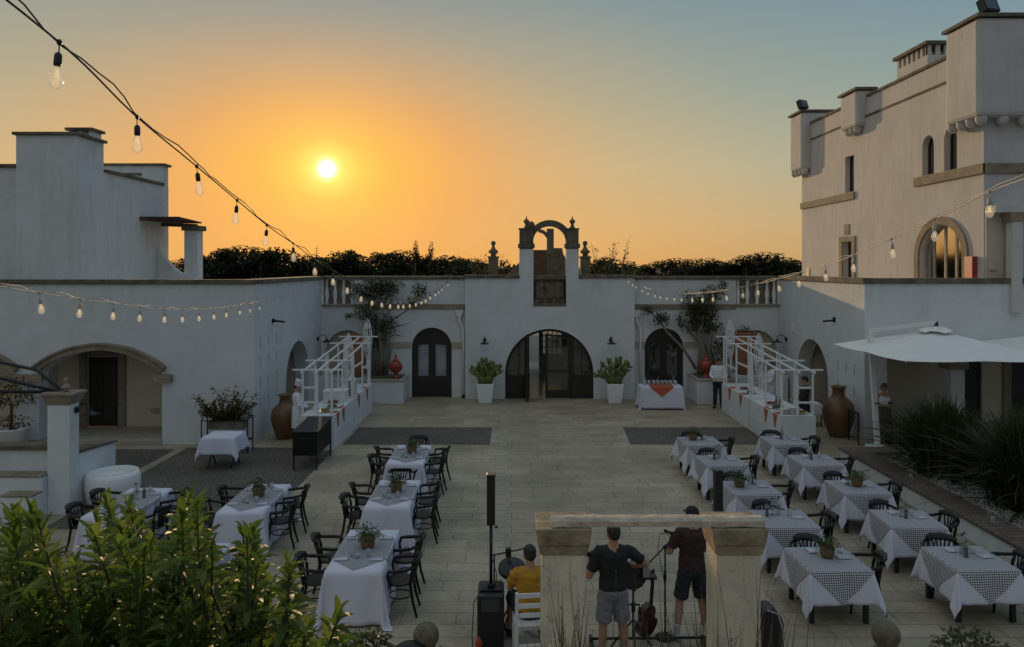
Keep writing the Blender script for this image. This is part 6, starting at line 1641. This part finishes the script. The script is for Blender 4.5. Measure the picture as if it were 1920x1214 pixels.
# stone balls on posts
def ball_post(x, y, z, r, lab):
    t = thing('ball_post', lab, 'stone ball', (x, y, 0), group='stone balls at the front edge')
    b = MB(); b.ball((0, 0, z), r, 24, 14); b.build('ball', mat('lichen_stone', (.20, .17, .11), .95, noise=.6, nscale=12, bump=.8, bscale=30, col2=(.08, .075, .045)), t)
    b = MB(); b.box(-.10, .10, -.10, .10, 0, z - r - .04); b.frustum(0, 0, z - r - .038, z - r + .02, .11, .11, .06, .06); b.build('post', STONE_D, t)
ball_post((799 - 960) * 8.5 / F, 8.5, CAMH - 692 * 8.5 / F, .148, 'mossy stone ball at the bottom edge left of the loudspeaker')
ball_post((1661 - 960) * 8.5 / F, 8.5, CAMH - 690 * 8.5 / F, .155, 'mossy stone ball at the bottom edge below the checked tables')
t = thing('dome_shade', 'dark domed shade just left of the mossy stone ball', 'lamp', ((768 - 960) * 8.3 / F, 8.3, .0))
b = MB(); b.lathe([(.20, .70), (.19, .74), (.12, .79), (.03, .81), (1e-5, .812)], (0, 0, 0), 20); b.build('shade', IRON, t)
b = MB(); b.tube([(0, 0, 0), (0, 0, .72)], .03, 8); b.build('post', IRON, t)
# ---------------------------------------------------------------- festoon lights
BULB = {}
def bulb_meshes():
    g = MB(); g.lathe([(.012, -.105), (.014, -.115), (.024, -.135), (.0305, -.165), (.027, -.19), (.014, -.206), (1e-5, -.21)], (0, 0, 0), 14)
    o = g.build('light_bulb', BULBG); BULB['g'] = o.data; bpy.data.objects.remove(o)
    f = MB()
    for k in range(4):
        a = pi / 2 * k; f.tube([(.004 * cos(a), .004 * sin(a), -.125), (.011 * cos(a), .011 * sin(a), -.17)], .0022, 4)
    o = f.build('filament', FILA); BULB['f'] = o.data; bpy.data.objects.remove(o)
    s = MB(); s.lathe([(.006, -.045), (.013, -.05), (.0165, -.06), (.017, -.095), (.014, -.107)], (0, 0, 0), 10); s.tube([(0, 0, .0), (.002, 0, -.05)], .003, 5); s.ball((0, 0, .0), .013, 8, 5, sc=(1.2, .8, 1.2))
    o = s.build('socket', IRON_P); BULB['s'] = o.data; bpy.data.objects.remove(o)
    o = s.build('socket', CORDW); BULB['sw'] = o.data; bpy.data.objects.remove(o)
bulb_meshes()
def festoon(lab, path, y0, step, n, m, seed, skip=()):
    """path(Y) -> (x, z) of the cable; bulbs every step metres"""
    random.seed(seed)
    t = thing('festoon_lights', lab, 'string lights', group='festoon strings over the court')
    ys = [path['y0'] + (path['y1'] - path['y0']) * i / 150 for i in range(151)]; f = path['f']
    b = MB(); b.tube([(f(y)[0], y, f(y)[1]) for y in ys], .0048, 6)
    b.tube([(f(y)[0] + .02 * sin(y * 5.1), y, f(y)[1] + .005 + .028 * abs(sin(pi * (y - y0) / step)) + .006 * sin(y * 13)) for y in ys], .0042, 5)
    b.build('cable', m, t)
    for i in range(n):
        y = y0 + i * step * random.uniform(.985, 1.015)
        if y > path['y1'] - .1: break
        x, z = f(y)
        p = Vector((x, y, z)); rot = (R(random.uniform(-5, 5)), R(random.uniform(-6, 6)), random.uniform(0, 6))
        g = bpy.data.objects.new('light_bulb', BULB['g']); COL.objects.link(g); g.parent = t; g.location = p; g.rotation_euler = rot
        for nm, k in (('filament', 'f'), ('socket', 's' if m is CORDB else 'sw')):
            q = bpy.data.objects.new(nm, BULB[k]); COL.objects.link(q); q.parent = g
    return t
def interp(tab):
    def f(y):
        for i in range(len(tab) - 1):
            if y <= tab[i + 1][0] or i == len(tab) - 2:
                # smooth (Catmull-Rom) between table rows
                p0, p1, p2, p3 = tab[max(i - 1, 0)], tab[i], tab[i + 1], tab[min(i + 2, len(tab) - 1)]
                h = p2[0] - p1[0]; u = (y - p1[0]) / h; r = []
                for k in (1, 2):
                    m1 = (p2[k] - p0[k]) / (p2[0] - p0[0]) * h; m2 = (p3[k] - p1[k]) / (p3[0] - p1[0]) * h
                    r.append((2 * u ** 3 - 3 * u ** 2 + 1) * p1[k] + (u ** 3 - 2 * u ** 2 + u) * m1 + (-2 * u ** 3 + 3 * u ** 2) * p2[k] + (u ** 3 - u ** 2) * m2)
                return r
    return f
festoon('dark festoon string of clear bulbs from the upper left corner to the gatehouse roof', {'y0': 1.6, 'y1': 28.2, 'f': interp([(1.6, -1.93, 6.22), (3.3, -2.0, 5.99), (4.3, -2.17, 5.87), (5.3, -2.25, 5.72), (6.4, -2.36, 5.57), (7.5, -2.43, 5.39), (8.5, -2.46, 5.24), (9.5, -2.5, 5.08), (10.5, -2.52, 4.94), (13, -2.56, 4.56), (16.3, -2.57, 4.28), (19.5, -2.54, 4.15), (22.5, -2.50, 4.18), (25.5, -2.42, 4.32), (28.2, -2.3, 4.58)])}, 3.3, 1.03, 25, CORDB, 1)
festoon('pale festoon string of small bulbs along the left wall', {'y0': 5.0, 'y1': 28.3, 'f': interp([(5.0, -4.1, 4.99), (7.3, -4.62, 4.74), (9.5, -5.0, 4.52), (12, -5.38, 4.30), (15, -5.8, 4.17), (19, -6.3, 4.12), (24, -6.8, 4.22), (28.3, -7.2, 4.42)])}, 7.3, 1.0, 12, CORDW, 2)
festoon('pale festoon string of clear bulbs from the right tower to the gatehouse roof', {'y0': 5.2, 'y1': 28.2, 'f': interp([(5.2, 3.72, 5.66), (6, 3.84, 5.60), (7, 3.96, 5.44), (8, 4.06, 5.29), (9, 4.13, 5.14), (10, 4.2, 5.01), (11, 4.24, 4.90), (13, 4.3, 4.70), (16, 4.34, 4.45), (19, 4.36, 4.30), (22, 4.37, 4.24), (25, 4.36, 4.33), (28.2, 4.33, 4.60)])}, 6.0, 1.0, 23, CORDW, 3)

# ---------------------------------------------------------------- the big bush in the left foreground
random.seed(41)
bt = thing('leafy_shrub', 'big glossy green shrub filling the lower left foreground', 'shrub')
def top_edge(px):
    tab = [(-140, 950), (0, 965), (40, 950), (90, 985), (150, 1000), (185, 950), (215, 915), (245, 930), (275, 985), (325, 1000), (345, 945), (362, 935), (385, 1010), (430, 1040), (455, 985), (475, 985), (495, 1030), (520, 1035), (535, 1030), (560, 1100), (620, 1115), (640, 1150), (700, 1200), (760, 1230)]
    for (a, u), (b_, v) in zip(tab, tab[1:]):
        if px <= b_: return u + (v - u) * (px - a) / (b_ - a)
    return 1230
fo = MB(); st = MB()
root = Vector((-1.15, 2.9, 3.0))
for i in range(720):
    px = random.uniform(-140, 690); Yd = random.uniform(2.2, 3.8); q = random.random()
    py = top_edge(px) + 34 + (q ** .75) * 300 + random.uniform(-8, 16)
    if i < 44:
        px = random.choice((30, 60, 205, 222, 240, 350, 362, 460, 472, 532, 540, 640, random.uniform(0, 640))) + random.uniform(-8, 8); py = top_edge(px) + random.uniform(0, 30)
    tip = at(px, py, Yd); core = root + Vector(((tip.x - root.x) * .55, (tip.y - root.y) * .4, (tip.z - root.z) * .35 - .1))
    mid = lerp(core, tip, .6) + Vector((random.uniform(-.03, .03), random.uniform(-.03, .03), -.03))
    d = (tip - mid).normalized(); d = (d + Vector((0, 0, random.uniform(.5, 1.1))) + rdir() * .25).normalized()
    base = tip - d * random.uniform(.18, .30)
    st.tube([core, mid, base, tip], [.009, .006, .004, .003], 5)
    n = random.randint(15, 24); s1 = d.orthogonal().normalized(); s2 = d.cross(s1); ph = random.uniform(0, 6.28)
    big = random.uniform(.8, 1.2)
    for k in range(n):
        f = k / (n - 1); a = ph + k * 2.4; p = lerp(base, tip, f); open_ = 1.25 - .85 * f + random.uniform(-.15, .15)
        ld = d * cos(open_) + (s1 * cos(a) + s2 * sin(a)) * sin(open_)
        leaf(fo, p, ld, (.125 - .045 * f) * big * random.uniform(.7, 1.2), (.031 - .007 * f) * big, random.uniform(.1, .5), fold=.3, roll=random.uniform(-.5, .5))
fo.build('foliage', BUSHLEAF, bt, recalc=False); st.build('twig', TWIG, bt)
b = MB()
for k in range(5):
    b.tube([(-1.15 + .05 * k, 2.9, 0), (-1.2 + .08 * k, 2.9, 1.6), root + Vector((.12 * (k - 2), .1 * sin(k), .35))], [.05, .04, .02], 7)
b.build('trunk', BARK, bt)
def small_bush(lab, c, r, n, seed, m):
    random.seed(seed); t = thing('low_shrub', lab, 'shrub')
    b = MB(); s = MB()
    for i in range(n):
        d = rdir(-.2, 1); p = Vector(c) + Vector((d.x * r[0], d.y * r[1], d.z * r[2])) * random.uniform(.45, 1); leaf(b, p, d + rdir() * .7, random.uniform(.05, .08), random.uniform(.03, .045), .3)
    for i in range(9):
        d = rdir(.2, 1); s.tube([Vector((c[0], c[1], 0)) if i == 0 else Vector(c) - Vector((0, 0, r[2])), Vector(c) + Vector((d.x * r[0], d.y * r[1], d.z * r[2])) * .9], [.02, .004], 5)
    b.build('foliage', m, t, recalc=False); s.build('stem', TWIG, t)
small_bush('low dark shrub at the bottom edge below the nearest long table', at(690, 1225, 6.5), (.22, .2, .2), 260, 5, VINELEAF)
small_bush('low brownish shrub at the bottom right corner', at(1822, 1222, 7.5), (.35, .3, .19), 330, 6, VINELEAF)
# dry grass blades growing on a garden wall below the camera
b = MB(); b.box(-.2, 3.2, 3.7, 4.7, 0, 2.2); tag(b.build('garden_wall', WHITE), 'low garden wall below the frame carrying dry grass', 'wall')
random.seed(52); b = MB()
for i in range(150):
    px = random.choice((random.gauss(1390, 60), random.gauss(1170, 60), random.uniform(1030, 1560), random.gauss(1060, 20))); Yd = random.uniform(3.9, 4.5)
    top = at(px, random.choice((random.uniform(1130, 1210), random.uniform(1060, 1190), random.uniform(1170, 1240))), Yd); p0 = Vector((top.x + random.uniform(-.08, .08), Yd + random.uniform(-.05, .05), 2.2))
    lean = Vector((random.uniform(-.12, .12), random.uniform(-.06, .06), 0)); pts = [lerp(p0, top, k / 4) + lean * (k / 4) ** 2 for k in range(5)]
    b.tube(pts, [.0045, .004, .0032, .0022, .0008], 4)
tag(b.build('dry_grass', leaf_mat('dry_grass_blade', [(.05, .055, .02), (.09, .085, .035), (.12, .10, .05)], .7, .2), recalc=False), kind='stuff')

# ---------------------------------------------------------------- climbers on the wings
def climber(lab, trunk, branches, clusters, seed, nleaf):
    random.seed(seed); t = thing('climbing_vine', lab, 'vine', group='climbing vines on the court walls')
    b = MB()
    for pts, r in trunk: b.tube(pts, r, 8)
    b.build('trunk', BARK, t)
    s = MB()
    for pts in branches: s.tube(pts, [.022] * (len(pts) - 1) + [.006], 5)
    b = MB()
    for c, r, n in clusters:
        c = Vector(c)
        for i in range(n):
            d = rdir(); p = c + Vector((d.x * r[0], d.y * r[1], d.z * r[2])) * (random.random() ** .5)
            if p.y > 28.42: p.y = 28.42 - random.random() * .1
            leaf(b, p, rdir() + Vector((0, -.3, .1)), random.uniform(.07, .13), random.uniform(.05, .08), .4)
        for i in range(max(3, n // 40)):
            d = rdir(); s.tube([c + Vector((0, .0, -r[2] * .6)), c + Vector((d.x * r[0], d.y * r[1] * .5, abs(d.z) * r[2]))], [.012, .004], 4)
    s.build('branch', TWIG, t)
    b.build('foliage', VINELEAF, t, recalc=False)
W = lambda px, py, Y=28.15: at(px, py, Y)
climber('thick-trunked climber on the left wall beside the curtained door', [([W(712, 705), W(716, 660), W(710, 620), W(716, 580)], [.14, .11, .10, .08]), ([W(722, 704), W(730, 660), W(722, 615), W(735, 560)], [.10, .08, .07, .05]), ([W(700, 704), W(704, 650), W(700, 600), W(690, 560)], [.08, .065, .055, .04])],
        [[W(716, 600), W(680, 600), W(655, 592)], [W(735, 600), W(760, 585), W(790, 555), W(800, 540)], [W(720, 620), W(745, 612), W(768, 606)], [W(712, 640), W(740, 628), W(760, 632)], [W(690, 560), W(665, 540)], [W(720, 570), W(740, 545)]],
        [(W(700, 545), (1.0, .22, .5), 820), (W(725, 535), (.7, .2, .3), 240), (W(690, 585), (.6, .2, .35), 200), (W(712, 615), (.6, .26, .5), 420), (W(788, 545), (.33, .15, .36), 150), (W(770, 565), (.3, .12, .2), 40), (W(655, 592), (.25, .1, .12), 40), (W(725, 605), (.5, .2, .4), 140), (W(700, 640), (.5, .25, .4), 200)], 15, 0)
climber('dark climber with bare leaning stem on the right wall beside the brown arched door', [([W(1315, 700), W(1318, 660), W(1310, 625), W(1320, 590)], [.18, .14, .11, .07]), ([W(1338, 700), W(1328, 650), W(1335, 610)], [.16, .11, .07]), ([W(1305, 692), W(1282, 655), W(1250, 622), W(1236, 602)], [.055, .05, .045, .035])],
        [[W(1318, 650), W(1298, 630), W(1280, 605), W(1272, 585)], [W(1318, 600), W(1310, 570), W(1300, 548)], [W(1335, 600), W(1340, 565), W(1358, 528)], [W(1236, 602), W(1218, 585), W(1195, 570)], [W(1238, 602), W(1248, 592)]],
        [(W(1318, 590), (.62, .22, .75), 760), (W(1300, 575), (.5, .2, .5), 240), (W(1335, 550), (.5, .2, .32), 200), (W(1355, 533), (.2, .1, .2), 50), (W(1300, 610), (.55, .2, .35), 160), (W(1338, 612), (.4, .2, .3), 130), (W(1240, 596), (.36, .16, .3), 170), (W(1215, 580), (.3, .12, .2), 80), (W(1290, 552), (.28, .12, .16), 50), (W(1275, 600), (.2, .1, .25), 50), (W(1352, 650, 27.9), (.35, .3, .55), 220)], 16, 0)

# ---------------------------------------------------------------- trees and shrubs beyond the gatehouse
def make_tree(nm, lab, seed, h, rx, rz, n, trunk_h, lobes, leaf_s, cat='tree', m=None):
    random.seed(seed); t = thing(nm, lab, cat)
    b = MB(); b.tube([(0, 0, 0), (.05, .02, trunk_h * .5), (-.03, .0, trunk_h), (.0, .03, h * .8)], [.22, .17, .13, .03], 8)
    cs = []
    for k in range(lobes):
        a = random.uniform(0, 6.28); q = random.uniform(.05, .8); hz = (.86 - .5 * q * q) * random.uniform(.35, 1.0); cs.append((Vector((cos(a) * q * rx, sin(a) * q * rx, trunk_h + (h - trunk_h) * hz)), random.uniform(.22, .42)))
        b.tube([(0, 0, trunk_h * .8), lerp(Vector((0, 0, trunk_h)), cs[-1][0], .6), cs[-1][0]], [.09, .05, .015], 5)
    b.build('trunk', BARK, t)
    f = MB()
    for i in range(n):
        c, r = random.choice(cs); d = rdir(); p = c + Vector((d.x * r * rx, d.y * r * rx, d.z * r * rz)) * random.random() ** .4
        leaf(f, p, rdir(-.4, 1), leaf_s * random.uniform(.7, 1.3), leaf_s * random.uniform(.5, .8), .3)
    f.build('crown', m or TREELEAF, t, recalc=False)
    return t
T1 = make_tree('broadleaf_tree', 'x', 61, 6.6, 3.2, 2.4, 5200, 1.3, 18, .27)
T2 = make_tree('broadleaf_tree', 'x', 62, 6.2, 2.6, 2.2, 4200, 1.4, 13, .25)
T3 = make_tree('bushy_tree', 'x', 63, 5.6, 3.0, 1.7, 4200, .9, 15, .26)
TS = make_tree('slender_tree', 'x', 64, 9.0, .9, 3.0, 1300, 3.4, 10, .22)
POOL = [T1, T2, T3]
ordl = ['first', 'second', 'third', 'fourth', 'fifth', 'sixth', 'seventh', 'eighth', 'ninth', 'tenth', 'eleventh', 'twelfth', 'thirteenth', 'fourteenth', 'fifteenth']
trees = []   # (px, top py, Y, proto, width factor)
random.seed(70)
L1 = [(392, 462, 70), (412, 458, 66), (440, 466, 72), (465, 462, 70), (490, 464, 66), (510, 470, 70), (530, 492, 110), (560, 494, 120)]
L2 = [(600, 478, 74), (622, 470, 70), (645, 472, 72), (668, 468, 68), (690, 474, 72), (712, 476, 75), (733, 464, 72), (755, 480, 70), (790, 484, 60), (820, 474, 58), (850, 472, 56), (872, 480, 60), (905, 482, 50), (945, 476, 44)]
R1 = [(1120, 478, 46), (1150, 482, 48), (1175, 488, 55), (1215, 492, 90), (1258, 484, 85), (1285, 494, 90), (1310, 495, 100), (1345, 488, 80), (1370, 484, 78), (1395, 482, 74), (1420, 478, 72), (1440, 480, 72), (1462, 490, 76), (1490, 490, 80)]
for grp, lst, side in (('trees left of the sun behind the wing', L1, 'dark tree beyond the left wing, %s from the pergola pillar'), ('trees between sun and bell arch', L2, 'dark tree between the sun and the bell arch, %s counting from the left'), ('trees right of the bell arch', R1, 'dark tree on the horizon right of the bell arch, %s counting from the arch')):
    for i, (px, py, Y) in enumerate(lst):
        k = len(trees) % 3; proto = POOL[k]; H = (6.7, 6.3, 5.5)[k]
        x = (px - 960) * Y / F; ztop = CAMH - (py - 4 + 6 * sin(i * 2.3) - 500) * Y / F; s = ztop / H
        lab = side % ordl[i]
        if len(trees) < 3: o = proto; o.location = (x, Y, 0); o['label'] = lab; o['group'] = grp
        else: o = dup(proto, (x, Y, 0), random.uniform(0, 6.28), lab, grp)
        wx = max(1.0, min(1.5, Y / 60)) * random.uniform(.85, 1.2); o.scale = (s * wx, s * wx, s)
        trees.append(o)
for i, (px, py) in enumerate(((779, 448), (806, 450))):
    Y = 60; s = (CAMH - (py - 500) * Y / F) / 8.7; lab = ('taller of two slender lollipop trees against the orange sky', 'shorter of two slender lollipop trees against the orange sky')[i]
    o = TS if i == 0 else dup(TS, (0, 0, 0), 1.0, lab, None); o.location = ((px - 960) * Y / F, Y, 0); o.scale = (s * .85, s * .85, s); o['label'] = lab; o['group'] = 'two slender trees'
# a distant belt of woodland that reads as one mass
random.seed(90); b = MB()
for i in range(9000):
    a = random.uniform(-.75, .75); d = random.uniform(125, 240); hgt = 2.0 + .8 * sin(a * 23) + .7 * sin(a * 51 + 1) + .004 * d
    p = Vector((d * math.tan(a), d, random.uniform(0, max(1, hgt)))); leaf(b, p, rdir(-.2, 1), random.uniform(1.6, 2.8), random.uniform(1.2, 2.0), .2)
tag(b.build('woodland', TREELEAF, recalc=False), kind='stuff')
# plants on the roof behind the parapet
def roof_plant(lab, px, py, Y, w, n, seed, thin=False):
    random.seed(seed); t = thing('roof_shrub', lab, 'shrub', group='shrubs behind the gatehouse parapet')
    c = at(px, 515, Y); c.z = 3.556; H = CAMH - (py - 500) * Y / F - c.z; b = MB(); s = MB()
    for k in range(14 if thin else 10):
        a = random.uniform(-1, 1); tip = c + Vector((a * w, random.uniform(-.4, .4), H * random.uniform(.7, 1.0) * (1 if thin else 1 - .3 * a * a))); s.tube([c + Vector((a * w * .4, 0, 0)), lerp(c, tip, .6) + Vector((a * .1, 0, 0)), tip], [.025, .015, .005], 5)
        for j in range(n):
            f = random.uniform(.55 if thin else .2, 1.02); p = lerp(c + Vector((a * w * .4, 0, 0)), tip, f) + rdir() * (.10 if thin else .22); leaf(b, p, rdir(-.3, 1), random.uniform(.09, .15), random.uniform(.05, .08), .3)
    s.build('stem', TWIG, t); b.build('foliage', VINELEAF, t, recalc=False)
    # its pot on the deck
    q = MB(); q.lathe([(.2, 0), (.28, .4), (.30, .42), (.26, .42), (1e-5, .36)], (c.x, c.y, 3.556), 14); q.build('pot', TERRA, t)
roof_plant('loose light shrub behind the parapet left of the bell arch', 905, 470, 30.6, .75, 26, 1)
roof_plant('bushy shrub behind the parapet near the left finial post', 945, 482, 31.6, .6, 26, 2)
roof_plant('tall thin-stemmed shrub against the sky right of the bell arch', 1140, 446, 31.2, 1.0, 12, 3, True)
roof_plant('wide bushy shrub behind the parapet right of the bell arch', 1132, 486, 30.8, .9, 46, 4)
roof_plant('low bushy shrub behind the parapet, farther right of the bell arch', 1180, 494, 31.4, .8, 34, 5)
# thin aerials on the horizon
for px, py, lab in ((594, 462, 'thin aerial mast above the trees below the sun'), (1296, 485, 'thin aerial mast on the right horizon')):
    Y = 95; x = (px - 960) * Y / F; b = MB(); b.tube([(x, Y, 0), (x, Y, CAMH - (py - 500) * Y / F)], [.08, .03], 5)
    z = CAMH - (py - 500) * Y / F
    for k in range(3): b.bar((x - .3, Y, z - .3 - k * .3), (x + .3, Y, z - .3 - k * .3), .04)
    tag(b.build('aerial_mast', IRON), lab, 'mast')
